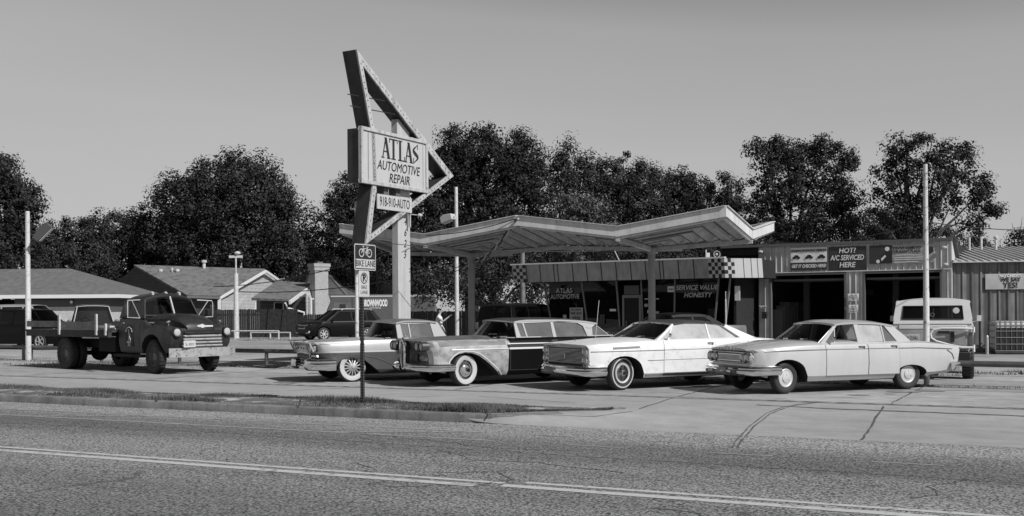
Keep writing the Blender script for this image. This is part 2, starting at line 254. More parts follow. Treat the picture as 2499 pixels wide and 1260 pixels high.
# ------------------------------------------------------------------ mesh builder
class MB:
    def __init__(s): s.v = []; s.f = []; s.m = []
    def add(s, vs, fs, m=0):
        o = len(s.v); s.v += [tuple(p) for p in vs]
        for q in fs: s.f.append(tuple(o + i for i in q)); s.m.append(m)
        return s
    def box(s, x0, x1, y0, y1, z0, z1, m=0):
        return s.add([(x0, y0, z0), (x1, y0, z0), (x1, y1, z0), (x0, y1, z0), (x0, y0, z1), (x1, y0, z1), (x1, y1, z1), (x0, y1, z1)],
                     [(0, 3, 2, 1), (4, 5, 6, 7), (0, 1, 5, 4), (1, 2, 6, 5), (2, 3, 7, 6), (3, 0, 4, 7)], m)
    def hexa(s, p, m=0):  # 8 points, bottom ring then top ring
        return s.add(p, [(0, 3, 2, 1), (4, 5, 6, 7), (0, 1, 5, 4), (1, 2, 6, 5), (2, 3, 7, 6), (3, 0, 4, 7)], m)
    def beam(s, a, b, w, h, m=0, up=(0, 0, 1)):
        a = Vector(a); b = Vector(b); d = (b - a).normalized(); u = Vector(up)
        r = d.cross(u)
        if r.length < 1e-4: r = d.cross(Vector((0, 1, 0)))
        r.normalize(); u = r.cross(d)
        r *= w / 2; u = u * (h / 2)
        return s.hexa([a - r - u, a + r - u, b + r - u, b - r - u, a - r + u, a + r + u, b + r + u, b - r + u], m)
    def tube(s, pts, r, n=8, m=0, caps=True):
        pts = [Vector(p) for p in pts]; k = len(pts); rs = r if isinstance(r, (list, tuple)) else [r] * k
        ref = None; vs = []
        for i, p in enumerate(pts):
            d = (pts[min(i + 1, k - 1)] - pts[max(i - 1, 0)]).normalized()
            if ref is None:
                ref = Vector((0, 0, 1)) if abs(d.z) < .9 else Vector((1, 0, 0))
            a = d.cross(ref).normalized(); b = a.cross(d).normalized(); ref = b if b.length > .5 else ref
            for j in range(n):
                t = 2 * pi * j / n; vs.append(p + (a * cos(t) + b * sin(t)) * rs[i])
        fs = [(i * n + j, i * n + (j + 1) % n, (i + 1) * n + (j + 1) % n, (i + 1) * n + j) for i in range(k - 1) for j in range(n)]
        if caps: fs += [tuple(range(n - 1, -1, -1)), tuple((k - 1) * n + j for j in range(n))]
        return s.add(vs, fs, m)
    def prism(s, poly, fn, t0=0, t1=1, m=0):
        n = len(poly); vs = [fn(a, b, t0) for a, b in poly] + [fn(a, b, t1) for a, b in poly]
        fs = [tuple(range(n)), tuple(range(2 * n - 1, n - 1, -1))] + [(i, i + n, (i + 1) % n + n, (i + 1) % n) for i in range(n)]
        return s.add(vs, fs, m)
    def lathe(s, prof, c=(0, 0, 0), axis='y', n=24, m=0, cap=False):
        c = Vector(c); vs = []
        for r, h in prof:
            for j in range(n):
                t = 2 * pi * j / n; a, b = r * cos(t), r * sin(t)
                vs.append(c + (Vector((a, h, b)) if axis == 'y' else Vector((a, b, h)) if axis == 'z' else Vector((h, a, b))))
        k = len(prof)
        fs = [(i * n + j, (i + 1) * n + j, (i + 1) * n + (j + 1) % n, i * n + (j + 1) % n) for i in range(k - 1) for j in range(n)]
        if cap: fs += [tuple(range(n)), tuple((k - 1) * n + j for j in range(n - 1, -1, -1))]
        return s.add(vs, fs, m)
    def grid(s, rows, m=0, mf=None, flip=False):
        R_, C_ = len(rows), len(rows[0]); vs = [p for r in rows for p in r]; o = len(s.v); s.v += [tuple(p) for p in vs]
        for i in range(R_ - 1):
            for j in range(C_ - 1):
                q = (i * C_ + j, i * C_ + j + 1, (i + 1) * C_ + j + 1, (i + 1) * C_ + j)
                if flip: q = q[::-1]
                s.f.append(tuple(o + k for k in q)); s.m.append(mf(i, j) if mf else m)
        return s
    def sphere(s, c, r, m=0, n=10, k=6, sc_=(1, 1, 1)):
        return s.add([Vector(c) + Vector((r * sc_[0] * sin(pi * i / k) * cos(2 * pi * j / n), r * sc_[1] * sin(pi * i / k) * sin(2 * pi * j / n), r * sc_[2] * cos(pi * i / k))) for i in range(k + 1) for j in range(n)],
                     [(i * n + j, (i + 1) * n + j, (i + 1) * n + (j + 1) % n, i * n + (j + 1) % n) for i in range(k) for j in range(n)], m)
    def build(s, name, mats, parent=None, smooth=30, bevel=0, merge=False, fix=True):
        me = bpy.data.meshes.new(name); me.from_pydata(s.v, [], s.f)
        mats = mats if isinstance(mats, (list, tuple)) else [mats]
        for x in mats: me.materials.append(M[x] if isinstance(x, str) else x)
        me.polygons.foreach_set('material_index', s.m)
        if fix:
            import bmesh
            b = bmesh.new(); b.from_mesh(me)
            bmesh.ops.remove_doubles(b, verts=b.verts, dist=1e-5)
            bmesh.ops.recalc_face_normals(b, faces=b.faces); b.to_mesh(me); b.free()
        if smooth:
            me.polygons.foreach_set('use_smooth', [True] * len(me.polygons)); me.set_sharp_from_angle(angle=radians(smooth))
        o = bpy.data.objects.new(name, me); COL.objects.link(o)
        if parent: o.parent = parent
        if bevel:
            bv = o.modifiers.new('bevel', 'BEVEL'); bv.width = bevel; bv.segments = 2; bv.limit_method = 'ANGLE'; bv.angle_limit = radians(40)
        return o
def tag(o, label=None, cat=None, group=None, kind=None):
    if label: o['label'] = label
    if cat: o['category'] = cat
    if group: o['group'] = group
    if kind: o['kind'] = kind
    return o
def thing(name, label, cat, loc=(0, 0, 0), rz=0, group=None):
    o = bpy.data.objects.new(name, None); COL.objects.link(o); o.location = loc; o.rotation_euler = (0, 0, rz)
    return tag(o, label, cat, group)
def copy_tree(o, parent=None):
    c = o.copy(); COL.objects.link(c)
    if parent: c.parent = parent
    for ch in [k for k in COL.objects if k.parent == o]: copy_tree(ch, c)
    return c
def text(body, size, m, org, dirv, parent=None, name='lettering', up=(0, 0, 1), ext=.004, shear=0, xs=1, align='CENTER', bold=0, space=1):
    cu = bpy.data.curves.new('t', 'FONT'); cu.body = body; cu.size = size; cu.extrude = ext; cu.align_x = align; cu.align_y = 'CENTER'
    cu.shear = shear; cu.offset = bold; cu.space_character = space; cu.resolution_u = 3
    ob = bpy.data.objects.new('t', cu); me = bpy.data.meshes.new_from_object(ob); bpy.data.objects.remove(ob)
    X = Vector(dirv).normalized(); U = Vector(up); Z = X.cross(U).normalized()
    mt = Matrix(((X.x * xs, U.x, Z.x, org[0]), (X.y * xs, U.y, Z.y, org[1]), (X.z * xs, U.z, Z.z, org[2]), (0, 0, 0, 1)))
    me.transform(mt); me.name = name; me.materials.clear(); me.materials.append(M[m] if isinstance(m, str) else m)
    o = bpy.data.objects.new(name, me); COL.objects.link(o)
    if parent: o.parent = parent
    return o

# ================================================================== VEHICLE TOOLKIT
def pchip(keys, x):
    xs = [k[0] for k in keys]; ys = [k[1] for k in keys]
    if x <= xs[0]: return ys[0]
    if x >= xs[-1]: return ys[-1]
    h = [xs[i + 1] - xs[i] for i in range(len(xs) - 1)]; d = [(ys[i + 1] - ys[i]) / h[i] for i in range(len(h))]
    def sl(i):
        if i == 0: return d[0]
        if i == len(xs) - 1: return d[-1]
        if d[i - 1] * d[i] <= 0: return 0
        w1 = 2 * h[i] + h[i - 1]; w2 = h[i] + 2 * h[i - 1]
        return (w1 + w2) / (w1 / d[i - 1] + w2 / d[i])
    for i in range(len(h)):
        if x <= xs[i + 1]:
            t = (x - xs[i]) / h[i]; m0, m1 = sl(i) * h[i], sl(i + 1) * h[i]
            return (2 * t**3 - 3 * t**2 + 1) * ys[i] + (t**3 - 2 * t**2 + t) * m0 + (-2 * t**3 + 3 * t**2) * ys[i + 1] + (t**3 - t**2) * m1
def solid_cut(mb, mats, cutters, name, parent, smooth=30):
    a = mb.build(name, mats, parent, smooth=0)
    c = MB()
    for q in cutters: c.add(q[0], q[1], q[2])
    cu = c.build('cut', mats, parent, smooth=0)
    md = a.modifiers.new('b', 'BOOLEAN'); md.object = cu; md.operation = 'DIFFERENCE'; md.solver = 'EXACT'
    bpy.context.view_layer.update()
    dg = bpy.context.evaluated_depsgraph_get()
    me = bpy.data.meshes.new_from_object(a.evaluated_get(dg)); a.modifiers.clear(); old = a.data; a.data = me; me.name = name
    bpy.data.objects.remove(cu); bpy.data.meshes.remove(old)
    me.polygons.foreach_set('use_smooth', [True] * len(me.polygons)); me.set_sharp_from_angle(angle=radians(smooth))
    return a
class Car:
    """x: 0 at the nose to L at the tail, y: half widths, z up"""
    def __init__(s, name, label, cat, loc, rz, rows, arches, mats, matfn=None, depth=.36, group=None, N=54, dark=None):
        s.root = thing(name, label, cat, loc, rz, group); s.rows = rows; s.mats = mats; s.matfn = matfn
        s.ky = [[(p[0], p[1]) for p in r] for r in rows]; s.kz = [[(p[0], p[2]) for p in r] for r in rows]
        ts = [i / (N - 1) for i in range(N)]
        s.grid = []
        for ky, kz in zip(s.ky, s.kz):
            x0, x1 = ky[0][0], ky[-1][0]
            s.grid.append([(x0 + (x1 - x0) * t, pchip(ky, x0 + (x1 - x0) * t), pchip(kz, x0 + (x1 - x0) * t)) for t in ts])
        mb = MB(); R_ = len(rows)
        f = (lambda i, j: matfn(i, (s.grid[i][j][0] + s.grid[i][j + 1][0]) / 2)) if matfn else None
        near = [[(x, -y, z) for x, y, z in r] for r in s.grid]; far = [[(x, y, z) for x, y, z in r] for r in s.grid]
        mb.grid(near, mf=f, flip=True); mb.grid(far, mf=f)
        for e in (0, N - 1):
            for i in range(R_ - 1):
                mm = matfn(i, s.grid[i][e][0]) if matfn else 0
                mb.add([near[i][e], near[i + 1][e], far[i + 1][e], far[i][e]], [(0, 1, 2, 3) if e == 0 else (3, 2, 1, 0)], mm)
        dk = dark if dark is not None else len(mats) - 1
        for j in range(N - 1): mb.add([near[0][j], near[0][j + 1], far[0][j + 1], far[0][j]], [(3, 2, 1, 0)], dk)
        cut = []
        W = max(p[1] for r in rows for p in r)
        for poly in arches:
            for sg in (-1, 1):
                n = len(poly); vs = [(a, sg * (W - depth), b) for a, b in poly] + [(a, sg * (W + .3), b) for a, b in poly]
                fs = [tuple(range(n)), tuple(range(2 * n - 1, n - 1, -1))] + [(i, i + n, (i + 1) % n + n, (i + 1) % n) for i in range(n)]
                cut.append((vs, fs, dk))
        s.body = solid_cut(mb, mats, cut, 'body', s.root) if arches else mb.build('body', mats, s.root)
    def ys(s, x, z):
        pts = [(pchip(ky, x), pchip(kz, x)) for ky, kz in zip(s.ky, s.kz)]
        for (y0, z0), (y1, z1) in zip(pts, pts[1:]):
            if z <= z1 and z1 > z0: return y0 + (y1 - y0) * max(0, (z - z0) / (z1 - z0))
        return pts[-2][0]
    def ribbon(s, name, keys, w, m, off=.004, th=.008, parent=None, sides=(-1, 1), step=.12, onecol=False):
        pts = []
        for (a, b), (c, d) in zip(keys, keys[1:]):
            k = max(1, int(sqrt((c - a)**2 + (d - b)**2) / step))
            pts += [(a + (c - a) * i / k, b + (d - b) * i / k) for i in range(k)]
        pts.append(keys[-1]); out = []
        for sg in sides:
            mb = MB(); rr = [[], [], [], []]
            for i, (x, z) in enumerate(pts):
                p, q = pts[max(i - 1, 0)], pts[min(i + 1, len(pts) - 1)]
                dx, dz = q[0] - p[0], q[1] - p[1]; l = sqrt(dx * dx + dz * dz) or 1; nx, nz = -dz / l * w / 2, dx / l * w / 2
                ya = s.ys(x - nx, z - nz); yb = s.ys(x + nx, z + nz)
                rr[0].append((x - nx, sg * (ya + off - .004), z - nz)); rr[1].append((x - nx, sg * (ya + off + th), z - nz))
                rr[2].append((x + nx, sg * (yb + off + th), z + nz)); rr[3].append((x + nx, sg * (yb + off - .004), z + nz))
            mb.grid(rr + [rr[0]])
            out.append(mb.build(name, m, parent or s.root, smooth=25))
        return out
    def door(s, x0, x1, i0, i1, handle=None, hm='chrome', slant=0, sides=(-1, 1), seam='crack', n=10):
        for sg in sides:
            rows = []
            for i in range(i0, i1 + 1):
                t = (i - i0) / max(1, i1 - i0)
                xs = [x0 + slant * (1 - t) + (x1 - x0 - slant * (1 - t)) * j / n for j in range(n + 1)]
                rows.append([(x, sg * (pchip(s.ky[i], x) + .006), pchip(s.kz[i], x)) for x in xs])
            mb = MB(); f = (lambda i, j: s.matfn(i0 + i, rows[i][j][0])) if s.matfn else None
            mb.grid(rows, mf=f)
            # returned edges
            ring = rows[0] + [r[-1] for r in rows[1:]] + rows[-1][::-1][1:] + [r[0] for r in rows[::-1]][1:-1]
            inn = [(a, b - sg * .02, c) for a, b, c in ring]
            k = len(ring)
            for j in range(k): mb.add([ring[j], ring[(j + 1) % k], inn[(j + 1) % k], inn[j]], [(0, 1, 2, 3)], len(s.mats) - 1)
            d = mb.build('door', s.mats, s.root, smooth=25)
            sm = MB(); q = .007
            for j in range(k):
                a, b = ring[j], ring[(j + 1) % k]; c = ((x0 + x1) / 2, 0, (rows[0][0][2] + rows[-1][0][2]) / 2)
                def outw(p): 
                    ex = q if abs(p[0] - x1) < .02 or p[0] >= x1 else (-q if p[0] <= x0 + slant + .02 else 0)
                    ez = -q if abs(p[2] - rows[0][0][2]) < .04 else 0
                    return (p[0] + ex, p[1] - sg * .002, p[2] + ez)
                sm.add([(a[0], a[1] - sg * .002, a[2]), (b[0], b[1] - sg * .002, b[2]), outw(b), outw(a)], [(0, 1, 2, 3)])
            sm.build('seam', seam, d, smooth=0)
            if handle:
                hx, hz = handle; y = sg * (s.ys(hx, hz) + .01)
                h = MB(); h.tube([(hx - .07, y, hz), (hx - .06, y + sg * .03, hz + .003), (hx + .05, y + sg * .03, hz - .003), (hx + .07, y, hz - .004)], .010, 6)
                h.sphere((hx + .05, y + sg * .012, hz - .03), .014, n=8, k=5)
                h.build('handle', hm, d)
    def greenhouse(s, g):
        """g: zb(x), yb, k (tumblehome), edge [(x,z)..] roof edge line, frames, panes, wind, back"""
        yb, k = g['yb'], g['k']; zb = g['zb']
        def yy(x, z):
            w_ = yb(x) if callable(yb) else yb
            return w_ - k * (z - zb)
        s.yy = yy
        e = g['edge']; xa, xc = e[0][0], e[-1][0]; crown = g.get('crown', .06); bt, bb = g['wind'][3], g['back'][3]
        over = g.get('over', .02)
        vs = [-1, -.97, -.85, -.6, -.3, 0, .3, .6, .85, .97, 1]; NX = 14
        top, bot = [], []
        for i in range(NX + 1):
            a = i / NX; rt, rb = [], []
            for v in vs:
                x = (xa - bt * (1 - v * v)) * (1 - a) + (xc + bb * (1 - v * v)) * a
                xe = min(max(xa + (xc - xa) * a, xa), xc); ze = pchip(e, xe)
                y = v * (yy(xe, ze) + over)
                cz = crown * (1 - abs(v)**2.6) * (g.get('cf', .75) + (1 - g.get('cf', .75)) * sin(pi * min(1, max(0, a * 1.1))))
                rt.append((x, y, ze + cz)); rb.append((x, y * .99, ze + cz - g.get('rth', .035)))
            top.append(rt); bot.append(rb)
        mb = MB(); rs = len(vs)
        rm = g.get('roofmats', ['roofgrey']); edge_m = len(rm) - 1
        mb.grid(top, mf=lambda i, j: edge_m if j in (0, rs - 2) else 0); mb.grid(bot, flip=True, m=edge_m)
        for i in range(NX):
            for j in (0, rs - 1): mb.add([top[i][j], top[i + 1][j], bot[i + 1][j], bot[i][j]], [(0, 1, 2, 3)], edge_m)
        for j in range(rs - 1):
            for i in (0, NX): mb.add([top[i][j], top[i][j + 1], bot[i][j + 1], bot[i][j]], [(0, 1, 2, 3)], edge_m)
        s.roof = mb.build('roof', rm, s.root, smooth=50, fix=True)
        # pillars and frames
        for sg in (-1, 1):
            fm = MB()
            for poly in g['frames']: fm.prism(poly, lambda a, b, t, sg=sg: (a, sg * (yy(a, b) - .035 * t), b))
            fm.build('window_frame', g.get('framemat', 'cream'), s.root, smooth=0)
        if 'trim' in g:
            for sg in (-1, 1):
                tm = MB()
                for poly in g['trim']: tm.prism(poly, lambda a, b, t, sg=sg: (a, sg * (yy(a, b) + .006 - .012 * t), b))
                tm.build('window_trim', 'chrome', s.root, smooth=0)
        for q in g['panes']:
            poly, gm = (q[0], q[1]) if isinstance(q[1], str) else (q, g.get('glass', 'glass'))
            for sg in (-1, 1):
                pm = MB(); pm.prism(poly, lambda a, b, t, sg=sg: (a, sg * (yy(a, b) - .016 - .004 * t), b))
                pm.build('side_window', gm if sg < 0 or not g.get('farglass') else g['farglass'], s.root, smooth=0)
        def screen(nm, xs_b, xs_t, bow_b, bow_t, z_b, z_t, sgn, gm, zc=.0, inset=.03):
            U = [-1 + i / 7 for i in range(15)]; rows, fr = [], []
            for vI in range(7):
                a = vI / 6; row = []
                for u_ in U:
                    z = z_b + (z_t - z_b) * a + (zc * (1 - u_ * u_)) * (1 - a) + crown * .8 * (1 - abs(u_)**2.6) * a
                    xb_, xt_ = xs_b + sgn * bow_b * (1 - abs(u_)**g.get('wrap', 2)), xs_t + sgn * bow_t * (1 - u_ * u_)
                    x = xb_ * (1 - a) + xt_ * a
                    xe = xs_b * (1 - a) + xs_t * a
                    row.append((x, u_ * (yy(xe, z_b + (z_t - z_b) * a) - inset), z))
                rows.append(row)
            b_ = MB(); b_.grid(rows); o = b_.build(nm, gm, s.root, smooth=60)
            rim = MB(); path = rows[0] + [r[-1] for r in rows[1:]] + rows[-1][::-1][1:] + [r[0] for r in rows[::-1]][1:]
            rim.tube(path, .014, 6, caps=False); rim.build('surround', g.get('rim', 'chrome'), o)
            return rows
        b = g['wind']; s.wrows = screen('windshield', b[0], b[1], b[2], b[3], g.get('wzb', zb), pchip(e, xa) - .03, -1, g.get('wglass', 'glassd'), g.get('wzc', .0))
        b = g['back']; screen('rear_window', b[0], b[1], b[2], b[3], g.get('bzb', zb), pchip(e, xc) - .03, 1, g.get('bglass', 'glass'), 0)
    def cabin(s, x0, x1, z0, hw, seats, wheelx=None, driver=1, zs=.0):
        mb = MB(); mb.box(x0, x0 + .25, -hw, hw, z0 - .25, z0 + .02, 1)
        for sx, n in seats:
            mb.box(sx, sx + .5, -hw, hw, z0 - .55, z0 - .38); mb.hexa([(sx + .45, -hw, z0 - .5), (sx + .6, -hw, z0 - .5), (sx + .6, hw, z0 - .5), (sx + .45, hw, z0 - .5),
                (sx + .58, -hw * .95, z0 + zs), (sx + .68, -hw * .95, z0 + zs), (sx + .68, hw * .95, z0 + zs), (sx + .58, hw * .95, z0 + zs)])
        mb.build('seats', ['seat', 'dash'], s.root, smooth=0, bevel=.02)
        if wheelx:
            w_ = MB(); c = Vector((wheelx, driver * hw * .5, z0 + .03)); ax = Vector((.88, 0, .47)); a = ax.cross(Vector((0, 1, 0))).normalized(); b = Vector((0, 1, 0))
            w_.tube([c + (a * cos(t) + b * sin(t)) * .19 for t in [2 * pi * i / 20 for i in range(21)]], .012, 6, caps=False)
            w_.tube([c, c - ax * .4], .02, 6); w_.tube([c - b * .19, c + b * .19], .008, 5)
            w_.build('steering_wheel', 'blkgloss', s.root)
    def mirror(s, x, z, sides=(-1,), m='chrome'):
        for sg in sides:
            y = s.yy(x, z); mb = MB(); mb.tube([(x, sg * (y - .01), z), (x - .02, sg * (y + .06), z + .04)], .008, 6)
            mb.lathe([(0, -.02), (.035, -.012), (.05, .0), (.045, .008), (0, .009)], (x - .02, sg * (y + .11), z + .07), 'x', 14); mb.build('mirror', m, s.root)
    def wipers(s, m='blk', n=2):
        for k, (i0, i1) in enumerate(((3, 6), (8, 11))[:n]):
            r = s.wrows; a = Vector(r[0][i0 + 2]) + Vector((-.03, 0, .01)); b = Vector(r[1][i0]) + Vector((-.03, 0, .02))
            mb = MB(); mb.tube([a, b], .006, 5); mb.tube([b + (Vector(r[1][i0 - 1]) - Vector(r[1][i0])) * .8, b + (Vector(r[1][i0 + 1]) - Vector(r[1][i0])) * .8], .007, 5)
            mb.build('wiper', m, s.root)
def wheel(parent, x, y, r, w=.18, kind='dish', turn=0, sink=0, name='wheel', z=None):
    """y signed; outer face on the sign(y) side"""
    sg = 1 if y > 0 else -1; h = w / 2; rr = r * .60 if kind not in ('truck', 'alloy', 'alloy2') else (r * .55 if kind == 'truck' else r * .68)
    mb = MB()
    mb.lathe([(rr, -h * .7), (r * .80, -h), (r * .93, -h * .93), (r * .985, -h * .72), (r, -h * .5), (r, h * .5), (r * .985, h * .72), (r * .93, h * .93), (r * .80, h), (rr, h * .7)], n=36)
    if kind == 'truck':
        for i in range(30):
            t = 2 * pi * i / 30; c_ = Vector((cos(t), 0, sin(t)))
            mb.beam(c_ * r * .99 + Vector((0, -h * .8, 0)), c_ * r * .99 + Vector((0, h * .8, 0)), .03, .04, 0, up=c_)
    o = mb.build(name, 'rubber', parent, smooth=40)
    o.location = (x, y, (r if z is None else z) - sink); o.rotation_euler = (0, 0, turn)
    d = sg
    def part(nm, prof, m, n=28, extra=None):
        b = MB(); b.lathe([(a, d * c_) for a, c_ in prof], n=n)
        if extra: extra(b)
        return b.build(nm, m, o, smooth=35)
    if kind == 'dish':      # thin dish cap with a ring
        part('rim', [(rr, h * .72), (rr * .97, h * .5), (rr * .8, h * .55)], 'rubber')
        part('hubcap', [(rr * .95, h * .66), (rr * .99, h * .80), (rr * .90, h * .9), (rr * .80, h * .78), (rr * .55, h * .84), (rr * .50, h * 1.0), (rr * .2, h * 1.12), (0, h * 1.15)], 'hubsilver',
             extra=lambda b: [b.tube([(rr * .28 * cos(t), d * h * 1.07, rr * .28 * sin(t)), (rr * .46 * cos(t), d * h * 1.02, rr * .46 * sin(t))], .012, 5) for t in (pi / 2, pi * 7 / 6, -pi / 6)])
    elif kind == 'moon':    # whitewall with chrome dome
        part('whitewall', [(rr * 1.02, h * .80), (r * .80, h * 1.03), (r * .885, h * 1.0)], 'white_rub')
        part('rim', [(rr * 1.02, h * .8), (rr * .96, h * .9), (rr * .84, h * .5), (rr * .72, h * .5)], 'chrome')
        part('hubcap', [(rr * .80, h * .5), (rr * .78, h * .75), (rr * .62, h * 1.12), (rr * .35, h * 1.4), (0, h * 1.5)], 'chrome')
    elif kind == 'wire':
        part('whitewall', [(rr * 1.02, h * .80), (r * .78, h * 1.03), (r * .90, h * 1.0)], 'white_rub')
        part('rim', [(rr * 1.02, h * .8), (rr * .97, h * .95), (rr * .88, h * .6)], 'chrome')
        part('hubcap', [(rr * .9, h * .3), (0, h * .3)], 'blk')
        part('spokes', [(rr * .24, h * .6), (rr * .22, h * 1.2), (rr * .1, h * 1.5), (0, h * 1.5)], 'hubsilver',
             extra=lambda b: [b.tube([(rr * .9 * cos(t + k * .2), d * h * .65, rr * .9 * sin(t + k * .2)), (rr * .22 * cos(t), d * h * 1.15, rr * .22 * sin(t))], .007, 4) for t in [2 * pi * i / 14 for i in range(14)] for k in (-1, 1)])
    elif kind == 'spinner':
        part('whitewall', [(r * .80, h * 1.04), (r * .875, h * 1.02)], 'white_rub')
        part('rim', [(rr * 1.02, h * .8), (rr * 1.0, h * .95), (rr * .80, h * .82)], 'hubsilver')
        part('hubcap', [(rr * .80, h * .8), (rr * .78, h * .95), (rr * .36, h * 1.0), (rr * .3, h * 1.3), (rr * .12, h * 1.45), (0, h * 1.45)], 'oldchrome',
             extra=lambda b: [b.hexa([(rr * a * cos(t + q), d * h * e, rr * a * sin(t + q)) for e in (.9, 1.12) for a, q in ((.40, -.3), (.72, -.3), (.72, .3), (.40, .3))]) for t in [2 * pi * i / 5 for i in range(5)]])
        part('hub', [(rr * .2, h * 1.4), (rr * .16, h * 1.55), (0, h * 1.55)], 'blk')
    elif kind == 'truck':
        part('rim', [(rr, h * .75), (rr * .95, h * .8), (rr * .88, h * .1), (rr * .5, h * -.1), (rr * .42, h * .35), (rr * .2, h * .45), (0, h * .45)], 'darkprimer',
             extra=lambda b: [b.sphere((rr * .62 * cos(t), d * h * .02, rr * .62 * sin(t)), .03, n=6, k=4) for t in [2 * pi * i / 6 for i in range(6)]])
    else:
        part('rim', [(rr * 1.0, h * .8), (rr * .98, h * .95), (rr * .9, h * .9), (rr * .88, h * .2), (0, h * .2)], 'hubsilver')
        ns = 7 if kind == 'alloy' else 5
        part('spokes', [(rr * .2, h * .6), (rr * .16, h * .95), (0, h * .98)], 'hubsilver',
             extra=lambda b: [b.beam((rr * .1 * cos(t), d * h * .8, rr * .1 * sin(t)), (rr * .93 * cos(t), d * h * .8, rr * .93 * sin(t)), .045, .03, 0, up=(0, 1, 0)) for t in [2 * pi * i / ns for i in range(ns)]])
        part('wheel_well', [(rr * .87, h * .35), (0, h * .3)], 'blk')
    return o
def arch(xc, r, top, x0=None, x1=None, zbot=-.2, n=14, z0=None):
    """wheel opening outline: half-round of radius r up to 'top', feet at x0/x1"""
    x0 = xc - r if x0 is None else x0; x1 = xc + r if x1 is None else x1
    zc = .25 if z0 is None else z0; pts = [(x0, zbot)]
    for i in range(n + 1):
        t = pi - pi * i / n; cx = xc + (xc - x0 if cos(t) < 0 else x1 - xc) * cos(t)
        pts.append((cx, zc + (top - zc) * sin(t)**.9))
    pts.append((x1, zbot)); return pts
def lamp(parent, c, r, axis=(-1, 0, 0), depth=.08, ring='chrome', name='headlight'):
    ax = Vector(axis).normalized(); q = Vector((1, 0, 0)).rotation_difference(ax)
    def tr(b): b.v = [tuple(q @ Vector(p) + Vector(c)) for p in b.v]; return b
    b = MB(); b.lathe([(r * 1.25, -depth), (r * 1.28, 0), (r * 1.15, .018), (r * 1.0, .006), (r * .98, -.02)], axis='x', n=20); o = tr(b).build(name, ring, parent)
    b = MB(); b.lathe([(r, -.01), (r * .8, .010), (r * .4, .020), (0, .024)], axis='x', n=18); tr(b).build('lens', 'lens', o)
    return o
def rprof(z0, z1, o=.07, groove=True, n=9):
    p = [(-.05, z0)]
    for i in range(n):
        t = i / (n - 1); a = pi * t; d = o * (sin(a)**.6)
        if groove and .55 < t < .72: d -= .022
        p.append((d, z0 + (z1 - z0) * t))
    return p + [(-.05, z1)]
def bumper(parent, path, prof, m='chrome', name='bumper', plate=None):
    """path: (x,y) centre line; prof: (out,z) closed section"""
    mb = MB(); n = len(prof); rings = []
    for i, (x, y) in enumerate(path):
        a = Vector(path[max(0, i - 1)]); b = Vector(path[min(len(path) - 1, i + 1)]); d = (b - a).normalized(); nrm = Vector((-d.y, d.x))
        rings.append([(x + nrm.x * o, y + nrm.y * o, z) for o, z in prof])
    mb.grid([r + [r[0]] for r in rings]); mb.add(rings[0], [tuple(range(n))]); mb.add(rings[-1], [tuple(range(n - 1, -1, -1))])
    return mb.build(name, m, parent, smooth=50)

def place(Wp, rz, xw, yw):
    c, s_ = cos(rz), sin(rz); return (Wp[0] - (xw * c - yw * s_), Wp[1] - (xw * s_ + yw * c), 0)
def addtext(o, body, size, m, org, dirv, **k): return text(body, size, m, org, dirv, o, **k)

